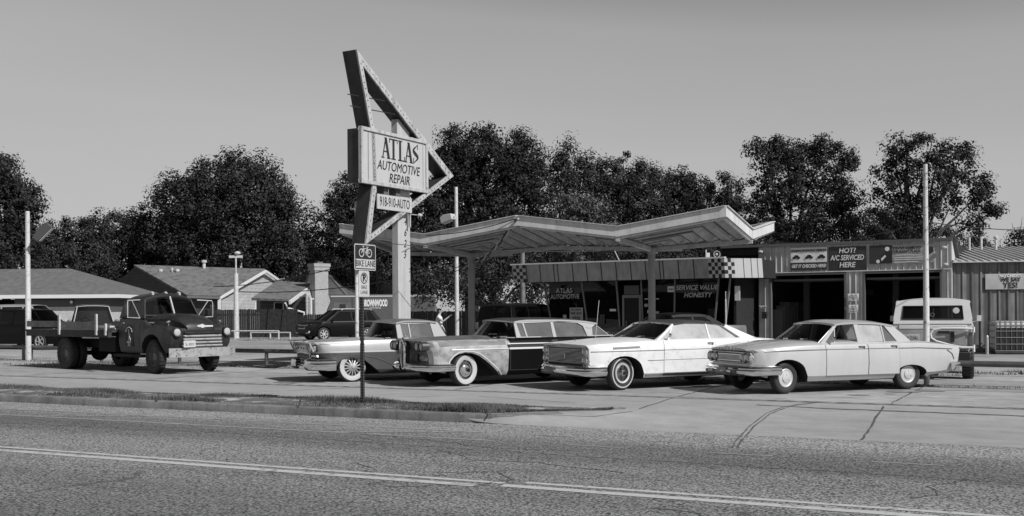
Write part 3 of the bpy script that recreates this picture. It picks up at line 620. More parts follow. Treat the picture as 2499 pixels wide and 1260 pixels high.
# ================================================================== CAR 1: white four-door sedan, nearest
def white_sedan():
    rz = radians(20); loc = place((5.22, 20.56), rz, .80, -.72)
    rows = [
        [(.14, .60, .40), (.5, .76, .30), (1.4, .80, .225), (3.1, .80, .23), (4.2, .78, .27), (4.80, .70, .31)],
        [(.08, .68, .50), (.5, .86, .42), (1.4, .88, .33), (3.2, .88, .33), (4.25, .86, .34), (4.88, .76, .38)],
        [(.10, .70, .60), (.45, .875, .58), (1.4, .90, .56), (3.5, .90, .56), (4.4, .885, .56), (4.95, .82, .56)],
        [(.10, .70, .80), (.14, .78, .81), (.35, .865, .825), (1.4, .89, .84), (3.9, .885, .835), (4.6, .88, .81), (4.97, .84, .77)],
        [(.02, .66, .84), (.08, .76, .85), (.35, .83, .875), (1.5, .855, .925), (3.9, .85, .93), (4.6, .845, .885), (4.97, .81, .84)],
        [(.03, .60, .865), (.15, .70, .885), (.4, .76, .91), (1.5, .80, .965), (3.85, .80, .96), (4.6, .79, .90), (4.96, .76, .855)],
        [(.04, .40, .885), (.2, .5, .915), (.5, .55, .95), (1.4, .6, 1.005), (3.85, .6, .985), (4.6, .6, .92), (4.9, .6, .86)],
        [(.04, 0, .895), (.2, 0, .925), (.5, 0, .965), (1.4, 0, 1.02), (3.85, 0, 1.0), (4.6, 0, .93), (4.88, 0, .87)]]
    ar = [arch(.80, .38, .665, .43, 1.22, z0=.36), arch(3.70, .36, .50, 3.34, 4.12, z0=.3)]
    ar[0][-2] = (1.30, .22); ar[0][-1] = (1.33, -.2)
    c = Car('white_sedan', 'white four-door sedan with round dish hubcaps, rightmost of the four old cars', 'car', loc, rz, rows, ar,
            ['cream', 'under'], group='old cars parked nose out')
    E_ = [(2.02, 1.325), (2.3, 1.36), (3.0, 1.345), (3.42, 1.29)]
    zb = .955
    fr = [[(1.60, zb), (1.70, zb), (2.10, 1.31), (2.04, 1.325)],
          [(2.04, 1.325), (2.10, 1.305), (2.6, 1.325), (3.0, 1.31), (3.30, 1.265), (3.42, 1.29), (3.0, 1.345), (2.3, 1.36)],
          [(2.49, zb), (2.60, zb), (2.59, 1.34), (2.49, 1.34)],
          [(3.12, zb), (3.15, zb), (3.16, 1.28), (3.13, 1.29)],
          [(3.46, zb), (3.82, zb), (3.66, 1.10), (3.42, 1.29), (3.22, 1.28)],
          [(1.92, zb), (1.945, zb), (2.03, 1.25), (2.01, 1.25)],
          [(1.62, zb), (3.8, zb), (3.8, zb + .02), (1.62, zb + .02)]]
    c.greenhouse(dict(zb=zb, yb=lambda x: .80 - max(0, x - 3.2) * .06, k=.38, edge=E_, crown=.06, over=.03, frames=fr, roofmats=['cream', 'cream'],
        panes=[[(1.72, zb + .02), (1.92, zb + .02), (2.0, 1.23)], ([(2.61, zb + .02), (3.12, zb + .02), (3.13, 1.29), (2.61, 1.325)], 'glassbright'), [(3.15, zb + .02), (3.44, zb + .02), (3.2, 1.26), (3.16, 1.27)]],
        wind=(1.56, 2.03, .20, .10), back=(3.85, 3.44, .10, .06), rim='oldchrome', framemat='frame_cream', glass='glasssheen', farglass='glass'))
    c.cabin(1.62, 3.3, .97, .62, [(2.1, 1), (2.95, 1)], 1.98)
    c.wipers('chrome'); c.mirror(1.86, .97, (-1,), 'oldchrome')
    c.door(1.68, 2.66, 1, 4, (2.52, .885), 'blkgloss'); c.door(2.68, 3.42, 1, 4, (3.30, .885), 'blkgloss')
    c.ribbon('crease_shadow', [(.30, .825), (1.4, .842), (3.9, .838), (4.75, .80)], .008, 'midgrey', .006)
    
    c.ribbon('tail_sweep', [(4.62, .78), (4.76, .70), (4.83, .58)], .008, 'midgrey', .004)
    r = c.root
    # grille with four lamps
    g = MB(); g.box(.062, .10, -.72, .72, .585, .80, 0); g.build('grille', 'blk', r)
    g = MB()
    for i in range(31):
        y = -.42 + .84 * i / 30; g.box(.045, .065, y - .004, y + .004, .62, .77)
    g.tube([(.05, -.74, .60), (.045, 0, .592), (.05, .74, .60)], .010, 6); g.tube([(.05, -.76, .795), (.045, 0, .80), (.05, .76, .795)], .012, 6)
    g.tube([(.05, -.76, .795), (.10, -.80, .70), (.05, -.74, .60)], .012, 6); g.tube([(.05, .76, .795), (.10, .80, .70), (.05, .74, .60)], .012, 6)
    for z in (.635, .755): g.box(.044, .060, -.44, .44, z - .004, z + .004)
    g.build('grille_bars', 'oldchrome', r)
    for y in (-.70, -.52, .52, .70): lamp(r, (.035, y, .70), .072)
    bumper(r, [(.62, -.91), (.30, -.895), (.06, -.84), (-.04, -.60), (-.07, 0), (-.04, .60), (.06, .84), (.30, .895), (.62, .91)],
           rprof(.36, .55), 'chrome')
    p = MB(); p.box(-.135, -.125, -.17, .17, .38, .50); p.build('licence_plate', 'midgrey', r)
    for y in (-.42, .42):
        q = MB(); q.box(-.13, -.10, y - .09, y + .09, .41, .47); q.build('parking_lamp', 'blkgloss', r)
    bumper(r, [(4.75, .90), (4.92, .87), (5.03, .76), (5.06, 0), (5.03, -.76), (4.92, -.87), (4.75, -.90)], [(-.04, .38), (.03, .39), (.05, .45), (.03, .52), (-.04, .53)], 'chrome', 'rear_bumper')
    for sg in (-1, 1):
        q = MB(); q.lathe([(.0, .03), (.06, .02), (.075, 0), (.07, -.04)], (4.97, sg * .62, .70), 'x', 16); q.build('tail_light', 'redlens', r)
    for i, ch in enumerate('MERCURY'): addtext(r, ch, .055, 'oldchrome', (.015, .36 - .12 * i, .868), (0, -1, 0), ext=.004)
    o = MB(); o.tube([(.33, -.25, .93), (.33, -.25, .98)], .006, 5); o.lathe([(0, -.006), (.022, 0), (0, .006)], (.33, -.25, 1.0), 'x', 10); o.build('hood_ornament', 'chrome', r)
    for sg, tn in ((-1, .16), (1, .16)):
        wheel(r, .80, sg * .73, .305, .17, 'dish', tn); wheel(r, 3.70, sg * .73, .305, .17, 'dish', 0)
    u = MB(); u.box(.9, 4.2, -.6, .6, .2, .34); u.build('underbody', 'under', r)
    return c

# ================================================================== CAR 2: white two-door fastback hardtop
def white_coupe():
    rz = radians(27); loc = place((2.19, 21.8), rz, .88, -.80)
    rows = [
        [(.16, .70, .38), (.5, .86, .29), (1.5, .90, .235), (3.3, .90, .235), (4.5, .88, .34), (5.2, .80, .42)],
        [(.10, .86, .47), (.4, .95, .42), (1.5, .975, .33), (3.4, .975, .33), (4.5, .96, .42), (5.28, .90, .50)],
        [(.10, .90, .56), (.35, .965, .57), (1.5, .985, .60), (3.6, .985, .60), (4.6, .965, .61), (5.33, .92, .62)],
        [(.09, .92, .75), (.35, .98, .76), (1.5, 1.0, .78), (3.8, 1.0, .79), (4.7, .98, .79), (5.33, .93, .76)],
        [(.09, .92, .86), (.11, .93, .865), (.35, .975, .88), (1.5, .985, .92), (3.8, .985, .94), (4.7, .97, .92), (5.33, .92, .86)],
        [(.03, .90, .925), (.09, .92, .93), (.35, .95, .945), (1.5, .955, .985), (3.8, .955, 1.0), (4.7, .94, .975), (5.30, .89, .90)],
        [(.02, .86, .935), (.12, .87, .945), (.4, .88, .965), (1.6, .89, 1.01), (3.8, .88, 1.02), (4.7, .87, .99), (5.28, .84, .91)],
        [(.01, .50, .94), (.2, .5, .965), (.5, .5, .995), (1.5, .6, 1.04), (3.8, .6, 1.04), (4.7, .6, 1.0), (5.25, .6, .92)],
        [(.00, 0, .95), (.2, 0, .98), (.5, 0, 1.01), (1.5, 0, 1.055), (3.8, 0, 1.05), (4.7, 0, 1.005), (5.25, 0, .925)]]
    ar = [arch(.88, .42, .70, .46, 1.34, z0=.36), arch(3.90, .40, .56, 3.48, 4.36, z0=.3)]; ar[0][-2] = (1.40, .22)
    c = Car('white_fastback_coupe', 'chalky white two-door fastback with a dark roof, next to the white sedan', 'car', loc, rz, rows, ar,
            ['sun_white', 'under'], group='old cars parked nose out')
    zb = 1.01; E_ = [(2.25, 1.34), (2.6, 1.375), (3.2, 1.36), (3.62, 1.30)]
    fr = [[(1.74, zb), (1.82, zb), (2.30, 1.33), (2.25, 1.345)],
          [(2.25, 1.345), (2.30, 1.325), (2.7, 1.345), (3.2, 1.33), (3.45, 1.29), (3.62, 1.305), (3.2, 1.365), (2.6, 1.375)],
          [(3.08, zb), (3.115, zb), (3.115, 1.34), (3.085, 1.34)],
          [(3.92, zb), (4.42, zb), (3.68, 1.30), (3.5, 1.305)],
          [(2.02, zb), (2.045, zb), (2.22, 1.28), (2.20, 1.285)]]
    c.greenhouse(dict(zb=zb, yb=lambda x: .90 - max(0, x - 3.2) * .09, k=.46, edge=E_, crown=.05, over=.025, frames=fr, roofmats=['roofgrey', 'oldchrome'],
        trim=[[(3.46, 1.30), (3.52, 1.305), (3.98, zb + .01), (3.90, zb + .01)]],
        panes=[[(1.84, zb), (2.02, zb), (2.2, 1.27)], ([(2.045, zb), (3.08, zb), (3.085, 1.34), (2.3, 1.325), (2.23, 1.28)], 'glassbright'), ([(3.115, zb), (3.90, zb), (3.45, 1.29), (3.12, 1.335)], 'glassbright')],
        wind=(1.70, 2.26, .22, .12), back=(4.45, 3.66, .06, .04), rim='chrome', framemat='sun_white', glass='glassbright', wglass='glassd', bglass='glassbright'))
    c.cabin(1.8, 3.8, 1.02, .72, [(2.35, 1), (3.2, 1)], 2.2)
    c.wipers('chrome'); c.mirror(2.02, 1.03, (-1,), 'oldchrome')
    c.door(1.86, 3.18, 1, 5, (3.05, .93), 'blkgloss')
    c.ribbon('upper_crease', [(.12, .80), (1.5, .80), (3.8, .81), (5.2, .79)], .008, 'midgrey', .004)
    c.ribbon('lower_crease', [(.5, .60), (.51, .60)], .01, 'midgrey', .003); c.ribbon('lower_crease', [(1.46, .60), (3.5, .605)], .008, 'hubsilver', .007)
    c.ribbon('sill_trim', [(1.42, .29), (3.46, .29)], .045, 'oldchrome', .006)
    c.ribbon('fender_badge', [(.62, .865), (1.25, .88)], .035, 'chrome', .006, sides=(-1, 1))
    r = c.root
    g = MB(); g.box(.085, .11, -.90, .90, .50, .865); g.build('grille', 'blk', r)
    g = MB()
    for i in range(11):
        z = .575 + .026 * i; g.box(.06, .09, -.70, .70, z - .004, z + .004)
    g.tube([(.07, -.72, .555), (.05, 0, .55), (.07, .72, .555)], .012, 6); g.tube([(.07, -.9, .885), (.03, 0, .90), (.07, .9, .885)], .016, 6); g.box(.05, .075, -.025, .025, .64, .74)
    g.build('grille_bars', 'oldchrome', r)
    for sg in (-1, 1):
        b = MB(); b.box(.055, .09, sg * .82 - .11, sg * .82 + .11, .50, .875); b.build('lamp_bezel', 'oldchrome', r, bevel=.01)
        for z in (.785, .615): lamp(r, (.045, sg * .82, z), .072)
    bumper(r, [(.42, -1.01), (.16, -1.0), (.0, -.93), (-.09, -.6), (-.12, 0), (-.09, .6), (.0, .93), (.16, 1.0), (.42, 1.01)],
           rprof(.30, .51, .08), 'chrome')
    p = MB(); p.box(-.20, -.19, .05, .40, .345, .47); p.build('licence_plate', 'midgrey', r)
    bumper(r, [(4.9, 1.0), (5.25, .98), (5.42, .88), (5.46, 0), (5.42, -.88), (5.25, -.98), (4.9, -1.0)], [(-.04, .34), (.03, .36), (.06, .44), (.03, .52), (-.04, .53)], 'chrome', 'rear_bumper')
    for sg in (-1, 1):
        q = MB(); q.lathe([(.0, .03), (.08, .02), (.10, 0), (.09, -.04)], (5.33, sg * .74, .72), 'x', 16); q.build('tail_light', 'redlens', r)
    for i, ch in enumerate('FORD'): addtext(r, ch, .06, 'chrome', (.022, .5 - .33 * i, .918), (0, -1, 0), ext=.004)
    o = MB(); o.tube([(.3, 0, .98), (.3, 0, 1.03)], .006, 5); o.lathe([(0, -.006), (.02, 0), (0, .006)], (.3, 0, 1.045), 'x', 8); o.build('hood_ornament', 'blkgloss', r)
    for sg in (-1, 1):
        wheel(r, .88, sg * .80, .35, .20, 'spinner', .22); wheel(r, 3.90, sg * .80, .35, .20, 'spinner', 0)
    u = MB(); u.box(1.0, 4.6, -.65, .65, .2, .36); u.build('underbody', 'under', r)
    an = MB(); an.tube([(1.3, .82, 1.0), (1.42, .85, 1.85)], .006, 5); an.build('aerial', 'hubsilver', r)
    return c

# ================================================================== CAR 3: black two-door with primer fender, vertical grille
def patched_car():
    rz = radians(29); loc = place((-1.08, 23.3), rz, .95, -.80)
    rows = [
        [(.16, .74, .36), (.5, .86, .29), (1.8, .92, .22), (3.3, .92, .22), (4.5, .90, .33), (5.2, .82, .42)],
        [(.12, .84, .46), (.4, .93, .42), (1.8, .98, .32), (3.4, .98, .32), (4.5, .97, .42), (5.30, .90, .50)],
        [(.10, .87, .58), (.35, .95, .59), (1.5, .985, .60), (3.6, .985, .60), (4.6, .975, .61), (5.38, .92, .62)],
        [(.08, .86, .72), (.3, .94, .76), (1.5, 1.0, .80), (3.8, 1.0, .80), (4.7, .985, .79), (5.40, .93, .76)],
        [(.02, .84, .84), (.10, .90, .85), (.4, .935, .865), (1.5, .965, .88), (3.8, .965, .87), (4.7, .96, .88), (5.40, .92, .84)],
        [(-.02, .80, .96), (.08, .86, .965), (.3, .90, .97), (1.5, .945, .965), (3.8, .945, .96), (4.7, .94, .95), (5.38, .89, .90)],
        [(-.02, .70, .99), (.12, .78, 1.0), (.4, .82, 1.005), (1.6, .86, 1.01), (3.8, .86, 1.02), (4.7, .85, .99), (5.33, .82, .93)],
        [(-.02, .50, .97), (.2, .52, .99), (.5, .54, 1.00), (1.5, .62, 1.01), (3.8, .6, 1.03), (4.7, .6, .99), (5.30, .6, .93)],
        [(-.06, .20, .99), (.1, .24, 1.02), (.5, .3, 1.045), (1.5, .4, 1.07), (3.8, .4, 1.05), (4.7, .4, 1.0), (5.30, .4, .93)],
        [(-.10, 0, 1.00), (.1, 0, 1.04), (.5, 0, 1.065), (1.5, 0, 1.085), (3.8, 0, 1.05), (4.7, 0, 1.0), (5.30, 0, .93)]]
    ar = [arch(.95, .45, .73, .50, 1.45, z0=.36), arch(3.95, .42, .56, 3.5, 4.45, z0=.3)]
    ar[0] = [(.50, -.2), (.50, .36), (.54, .52), (.62, .63), (.75, .70), (.92, .73), (1.08, .72), (1.25, .66), (1.42, .55), (1.58, .42), (1.72, .29), (1.80, .2), (1.82, -.2)]
    def mf(i, x):
        if x < .22 and i < 5: return 2
        if i >= 6: return 2 if x < 1.75 else 3
        if x < 2.0 + .015 * ((i * 7) % 3 - 1):
            return 2 if i == 4 and .3 < x < 1.9 else 0
        return 1
    c = Car('patched_hardtop_car', 'black old car with a pale patchy front fender and an upright narrow grille', 'car', loc, rz, rows, ar,
            ['primer', 'blackpaint', 'darkprimer', 'blackpaint', 'under'], mf, group='old cars parked nose out')
    zb = 1.03; E_ = [(2.26, 1.39), (2.6, 1.425), (3.4, 1.42), (4.1, 1.385), (4.5, 1.33)]
    fr = [[(2.24, zb), (2.36, zb), (2.31, 1.37), (2.25, 1.39)],
          [(2.25, 1.39), (2.31, 1.35), (3.4, 1.375), (3.95, 1.34), (4.12, 1.25), (4.28, 1.20), (4.42, 1.28), (4.5, 1.335), (4.1, 1.385), (3.4, 1.42), (2.6, 1.425)],
          [(3.20, zb), (3.29, zb), (3.28, 1.38), (3.21, 1.38)],
          [(4.15, zb), (4.30, zb), (4.34, 1.23), (4.20, 1.21), (4.08, 1.28)],
          [(2.50, zb), (2.54, zb), (2.50, 1.36), (2.46, 1.36)],
          [(2.24, zb), (4.9, zb), (4.9, zb + .02), (2.24, zb + .02)]]
    c.greenhouse(dict(zb=zb, yb=lambda x: .90 - max(0, x - 3.6) * .05, k=.42, edge=E_, crown=.055, over=.03, frames=fr, roofmats=['roofgrey', 'whitem'],
        panes=[[(2.36, zb), (2.50, zb), (2.47, 1.35), (2.33, 1.35)], [(2.54, zb), (3.20, zb), (3.21, 1.37), (2.51, 1.355)], [(3.29, zb), (4.14, zb), (4.06, 1.26), (3.9, 1.34), (3.4, 1.37), (3.29, 1.37)], [(4.32, zb), (4.78, zb), (4.44, 1.27), (4.36, 1.23)]],
        wind=(2.28, 2.26, .55, .22), back=(4.80, 4.45, .12, .06), rim='frame_white', framemat='frame_white', glass='glasssheen', wglass='glassd', wrap=3))
    c.cabin(1.9, 4.1, 1.05, .74, [(2.55, 1), (3.5, 1)], 2.35)
    c.wipers('chrome')
    c.door(2.04, 3.30, 1, 4, None)
    hd = MB(); hd.tube([(3.08, -.985, .955), (3.10, -1.01, .955), (3.24, -1.01, .955), (3.26, -.98, .95)], .012, 6); hd.build('handle', 'chrome', c.root)
    c.ribbon('upper_trim', [(1.98, .905), (4.9, .90), (5.3, .88)], .022, 'hubsilver', .006)
    c.ribbon('side_trim', [(.60, .80), (1.98, .80)], .022, 'hubsilver', .005); c.ribbon('lower_trim', [(2.0, .80), (5.2, .80)], .040, 'hubsilver', .008)
    c.ribbon('arch_lip', [(.52, .45), (.56, .57), (.64, .66), (.76, .735), (.92, .765), (1.10, .755), (1.28, .695), (1.46, .575), (1.62, .44), (1.76, .31), (1.84, .22)], .030, 'whitem', .004, step=.06)
    r = c.root
    # horse-collar grille
    g = MB(); sq = lambda v, e_: (1 if v >= 0 else -1) * abs(v)**e_
    ring = [(.125 * sq(cos(t), .6) * (.78 if sin(t) < 0 else 1.0), .69 + .31 * sq(sin(t), .8)) for t in [2 * pi * i / 30 for i in range(31)]]
    g.tube([(-.13 - .05 * (z - .69), y, z) for y, z in ring], .026, 7, caps=False); g.build('grille_surround', 'chrome', r)
    g = MB(); g.prism([(y * .95, .70 + (z - .70) * .96) for y, z in ring[:-1]], lambda a, b, t: (-.11 + .1 * t, a, b)); g.build('grille', 'blk', r)
    g = MB()
    for z in (.50, .56, .62, .68, .74, .80, .86, .92): g.box(-.13, -.115, -.13, .13, z - .005, z + .005)
    g.tube([(-.14, -.06, .46), (-.14, -.06, .93)], .012, 6); g.tube([(-.14, .06, .46), (-.14, .06, .93)], .012, 6); g.build('grille_bars', 'chrome', r)
    for sg in (-1, 1):
        for yq in (.60,): 
            lamp(r, (-.07, sg * yq, .875), .092, depth=.16, ring='roofgrey'); lamp(r, (-.05, sg * (yq + .19), .875), .088, depth=.16, ring='roofgrey')
        q = MB(); q.sphere((.10, sg * .62, .62), .1, n=14, k=8, sc_=(.55, 2.3, .75)); q.build('parking_lamp', 'primer', r)
        bumper(r, [(.66, sg * 1.0), (.34, sg * .99), (.10, sg * .94), (-.06, sg * .62), (-.12, sg * .24), (-.10, sg * .16)][::-sg], rprof(.33, .51, .07), 'chrome')
        q = MB(); q.lathe([(.0, .03), (.08, .02), (.10, 0), (.09, -.04)], (5.38, sg * .74, .76), 'x', 16); q.build('tail_light', 'redlens', r)
    p = MB(); p.box(.02, .04, -.42, -.26, .55, .70); p.build('licence_plate', 'midgrey', r)
    p = MB(); p.prism([(0, 0), (.0, .14), (.17, .16)], lambda a, b, t: (2.18 + b * -.3 + .004 * t, -.62 + a, 1.20 + b)); p.build('window_sticker', 'sticker', r)
    bumper(r, [(4.9, 1.0), (5.3, .98), (5.48, .88), (5.52, 0), (5.48, -.88), (5.3, -.98), (4.9, -1.0)], [(-.04, .36), (.03, .38), (.06, .44), (.03, .52), (-.04, .53)], 'chrome', 'rear_bumper')
    o = MB(); o.tube([(.02, 0, 1.03), (.02, 0, 1.07)], .006, 5); o.sphere((.02, 0, 1.10), .03, n=8, k=6, sc_=(.3, 1, 1)); o.tube([(.02, 0, 1.05), (.22, 0, 1.06)], .008, 5); o.build('hood_ornament', 'chrome', r)
    for sg in (-1, 1):
        wheel(r, .95, sg * .81, .355, .20, 'moon', .26); wheel(r, 3.95, sg * .80, .355, .20, 'moon', 0)
    u = MB(); u.box(1.1, 4.6, -.65, .65, .19, .36); u.build('underbody', 'under', r)
    return c

# ================================================================== CAR 4: two-tone car-based pickup with hooded twin lamps
def two_tone_pickup():
    rz = radians(27); loc = place((-3.77, 24.91), rz, .88, -.80)
    rows = [
        [(.10, .50, .36), (.5, .84, .26), (1.6, .90, .17), (3.3, .90, .18), (4.5, .88, .30), (5.0, .82, .40)],
        [(.06, .52, .44), (.22, .74, .42), (.45, .93, .38), (1.6, .97, .28), (3.4, .97, .28), (4.5, .96, .38), (5.08, .90, .48)],
        [(.04, .55, .56), (.18, .76, .56), (.40, .94, .56), (1.5, .98, .52), (3.6, .98, .52), (4.6, .96, .56), (5.15, .92, .60)],
        [(.02, .60, .68), (.13, .80, .68), (.32, .94, .69), (1.5, .985, .69), (3.8, .985, .67), (4.7, .97, .66), (5.18, .93, .66)],
        [(.02, .62, .715), (.12, .82, .715), (.30, .94, .725), (1.5, .985, .725), (3.8, .985, .705), (4.7, .97, .695), (5.18, .93, .70)],
        [(-.04, .80, .87), (.08, .89, .88), (.4, .93, .885), (1.5, .955, .90), (3.8, .95, .90), (4.7, .94, .90), (5.18, .91, .88)],
        [(-.12, .80, .925), (.05, .86, .94), (.4, .89, .95), (1.5, .925, .965), (3.8, .93, .95), (4.7, .92, .94), (5.16, .89, .92)],
        [(-.11, .62, .925), (.08, .66, .94), (.4, .68, .945), (1.6, .72, .98), (3.2, .85, .95), (3.22, .84, .95), (5.1, .82, .93)],
        [(-.02, .44, .875), (.15, .5, .925), (.5, .52, .96), (1.5, .6, 1.01), (3.2, .6, .95), (5.1, .6, .93)],
        [(-.02, 0, .87), (.15, 0, .925), (.5, 0, .97), (1.5, 0, 1.03), (3.2, 0, .95), (5.1, 0, .93)]]
    a0 = [(.46, -.2), (.46, .30), (.52, .46), (.64, .56), (.80, .60), (.98, .59), (1.14, .52), (1.30, .40), (1.46, .27), (1.60, .16), (1.62, -.2)]
    def mf(i, x): return 1 if i < 3 else (2 if i == 3 else 0)
    c = Car('two_tone_car_pickup', 'white over grey car-based pickup with wire wheel covers, leftmost of the four old cars', 'car', loc, rz, rows,
            [a0, arch(3.83, .42, .54, 3.38, 4.3, z0=.3)], ['white', 'midgrey', 'hubsilver', 'under'], mf, group='old cars parked nose out')
    zb = .985; E_ = [(2.02, 1.37), (2.3, 1.41), (2.8, 1.405), (3.06, 1.375)]
    fr = [[(2.02, zb), (2.16, zb), (2.13, 1.34), (2.02, 1.37)], [(2.02, 1.37), (2.13, 1.33), (2.9, 1.345), (3.06, 1.375), (2.8, 1.405), (2.3, 1.41)],
          [(2.96, zb), (3.30, zb), (3.10, 1.375), (2.90, 1.375)], [(2.34, zb), (2.37, zb), (2.36, 1.34), (2.33, 1.34)], [(2.02, zb), (3.3, zb), (3.3, zb + .02), (2.02, zb + .02)]]
    c.greenhouse(dict(zb=zb, yb=.875, k=.40, edge=E_, crown=.05, over=.05, frames=fr, roofmats=['darkprimer', 'hubsilver'],
        panes=[[(2.16, zb), (2.34, zb), (2.33, 1.33), (2.14, 1.33)], [(2.37, zb), (2.96, zb), (2.90, 1.345), (2.37, 1.34)]],
        wind=(2.10, 2.04, .55, .26), back=(3.32, 3.14, .02, .02), rim='chrome', framemat='frame_white', glass='glasssheen', wglass='glassd', wrap=3.2))
    c.cabin(1.75, 3.1, 1.0, .72, [(2.4, 1)], 2.2)
    c.wipers('chrome'); c.mirror(2.20, 1.0, (-1,), 'chrome')
    c.door(1.92, 2.98, 1, 6, (2.86, .88), 'chrome')
    c.ribbon('hood_lip', [(.0, .895), (.5, .905), (1.5, .93)], .01, 'midgrey', .002)
    c.ribbon('lower_trim', [(.3, .665), (1.0, .64), (1.5, .54), (1.9, .36), (3.3, .34)], .02, 'darkprimer', .004)
    r = c.root
    bed = MB(); bed.box(3.35, 5.0, -.74, .74, .935, .955); bed.build('bed_cover', 'blk', r)
    g = MB(); g.box(-.02, .12, -.50, .50, .42, .66); g.build('grille', 'blk', r)
    g = MB(); g.prism([(-.60, .68), (.60, .68), (.46, .87), (-.46, .87)], lambda a, b, t: (-.05 + .1 * t, a, b)); g.build('nose_panel', 'white', r, bevel=.02)
    g = MB(); g.tube([(-.0, -.54, .40), (-.02, -.52, .66), (-.05, 0, .69), (-.02, .52, .66), (-.0, .54, .40), (-.03, 0, .39), (-.0, -.54, .40)], .024, 7)
    for z in (.47, .53, .59): g.box(-.03, -.015, -.49, .49, z - .006, z + .006)
    g.build('grille_surround', 'oldchrome', r)
    for sg in (-1, 1):
        lamp(r, (-.05, sg * .58, .80), .080, (-1, 0, 0), .05); lamp(r, (-.03, sg * .76, .805), .080, (-1, 0, 0), .05)
        hb = MB(); hb.prism([(sg * .49, .70), (sg * .80, .71), (sg * .86, .88), (sg * .50, .90)], lambda a, b, t: (-.02 + .1 * t, a, b)); hb.build('lamp_bezel', 'blk', r)
        br = MB(); br.tube([(-.04, sg * .48, .70), (-.12, sg * .50, .90), (-.14, sg * .66, .925), (-.12, sg * .82, .915), (-.03, sg * .84, .72)], .020, 6); br.build('lamp_hood', 'white', r)
        q = MB(); q.prism([(sg * .56, .585), (sg * .80, .585), (sg * .78, .65), (sg * .58, .65)], lambda a, b, t: (-.02 + .30 * (abs(a) - .56) + .06 * t, a, b)); q.build('parking_lamp', 'oldchrome', r, bevel=.01)
        bumper(r, [(.46, sg * .99), (.26, sg * .93), (.08, sg * .80), (-.06, sg * .64), (-.10, sg * .54), (-.04, sg * .47)][::-sg], rprof(.28, .56, .09), 'chrome')
    bumper(r, [(.0, -.56), (-.04, -.3), (-.05, 0), (-.04, .3), (.0, .56)], [(-.04, .30), (.03, .32), (.04, .37), (-.04, .40)], 'chrome')
    for i, ch in enumerate('FORD'): addtext(r, ch, .07, 'midgrey', (-.056, .33 - .22 * i, .78), (0, -1, 0), ext=.006)
    o = MB(); o.sphere((.02, 0, .94), .05, n=8, k=6, sc_=(1.3, .8, .7)); o.build('hood_ornament', 'chrome', r)
    for sg in (-1, 1):
        wheel(r, .88, sg * .80, .35, .20, 'wire', .06); wheel(r, 3.83, sg * .80, .35, .20, 'wire', 0)
        q = MB(); q.lathe([(.0, .03), (.08, .02), (.10, 0), (.09, -.04)], (5.18, sg * .74, .72), 'x', 16); q.build('tail_light', 'redlens', r)
    u = MB(); u.box(1.0, 4.4, -.65, .65, .16, .34); u.build('underbody', 'under', r)
    return c
white_sedan(); white_coupe(); patched_car(); two_tone_pickup()

# ================================================================== GROUND (street frame: x along the street, y across it)
def street(name, mb, m, z=0, kind='structure', **k):
    o = mb.build(name, m, None, **k); o.rotation_euler = (0, 0, -PHI); o.location = (0, 0, z); return tag(o, kind=kind)
g = MB(); g.grid([[(-400, -60, -.15), (400, -60, -.15)], [(-400, 14.9, -.15), (400, 14.9, -.15)]]); street('road_base', g, 'dirt', 0)
g = MB(); g.grid([[(-90 + 5 * i, y, -.14) for i in range(37)] for y in (-30, 0, 15.0)]); street('road', g, 'asphalt')
NK = 14.93
def linepts(name, s0, s1, n, w, m, seg=1.0, z=-.136):
    b = MB(); k = max(1, int((s1 - s0) / seg)); b.grid([[(s0 + (s1 - s0) * i / k, n - w / 2, z) for i in range(k + 1)], [(s0 + (s1 - s0) * i / k, n + w / 2, z) for i in range(k + 1)]])
    return street(name, b, m)
linepts('centre_line', -60, -4.9, 9.86, .10, 'paint'); linepts('centre_line', -60, -5.1, 9.62, .15, 'paint')
linepts('centre_line', -4.7, 30, 9.98, .10, 'paint'); linepts('centre_line', -4.85, 30, 9.73, .15, 'paint')
linepts('lane_line', -60, -7.2, 13.86, .09, 'fpaint'); linepts('lane_line', -60, -6.6, 13.02, .09, 'fpaint')
b = MB()
for s0 in [-60 + 3.15 * i for i in range(17)]:
    p, q = (s0 + .2, 13.06), (s0 + 2.2, 13.82); b.add([(p[0], p[1], -.1355), (p[0] + .22, p[1], -.1355), (q[0] + .22, q[1], -.1355), (q[0], q[1], -.1355)], [(0, 1, 2, 3)])
street('lane_hatching', b, 'fpaint')
for i in range(12):
    linepts('lane_dash', -6.5 + 1.83 * i, -5.82 + 1.83 * i, 13.85 - .035 * i, .055, 'fpaint'); linepts('lane_dash', -5.5 + 1.92 * i, -4.72 + 1.92 * i, 13.0 - .035 * i, .06, 'fpaint')
# strip line across the front of the lot
def nstrip(s): return 19.30 - .02 * (s + 12)
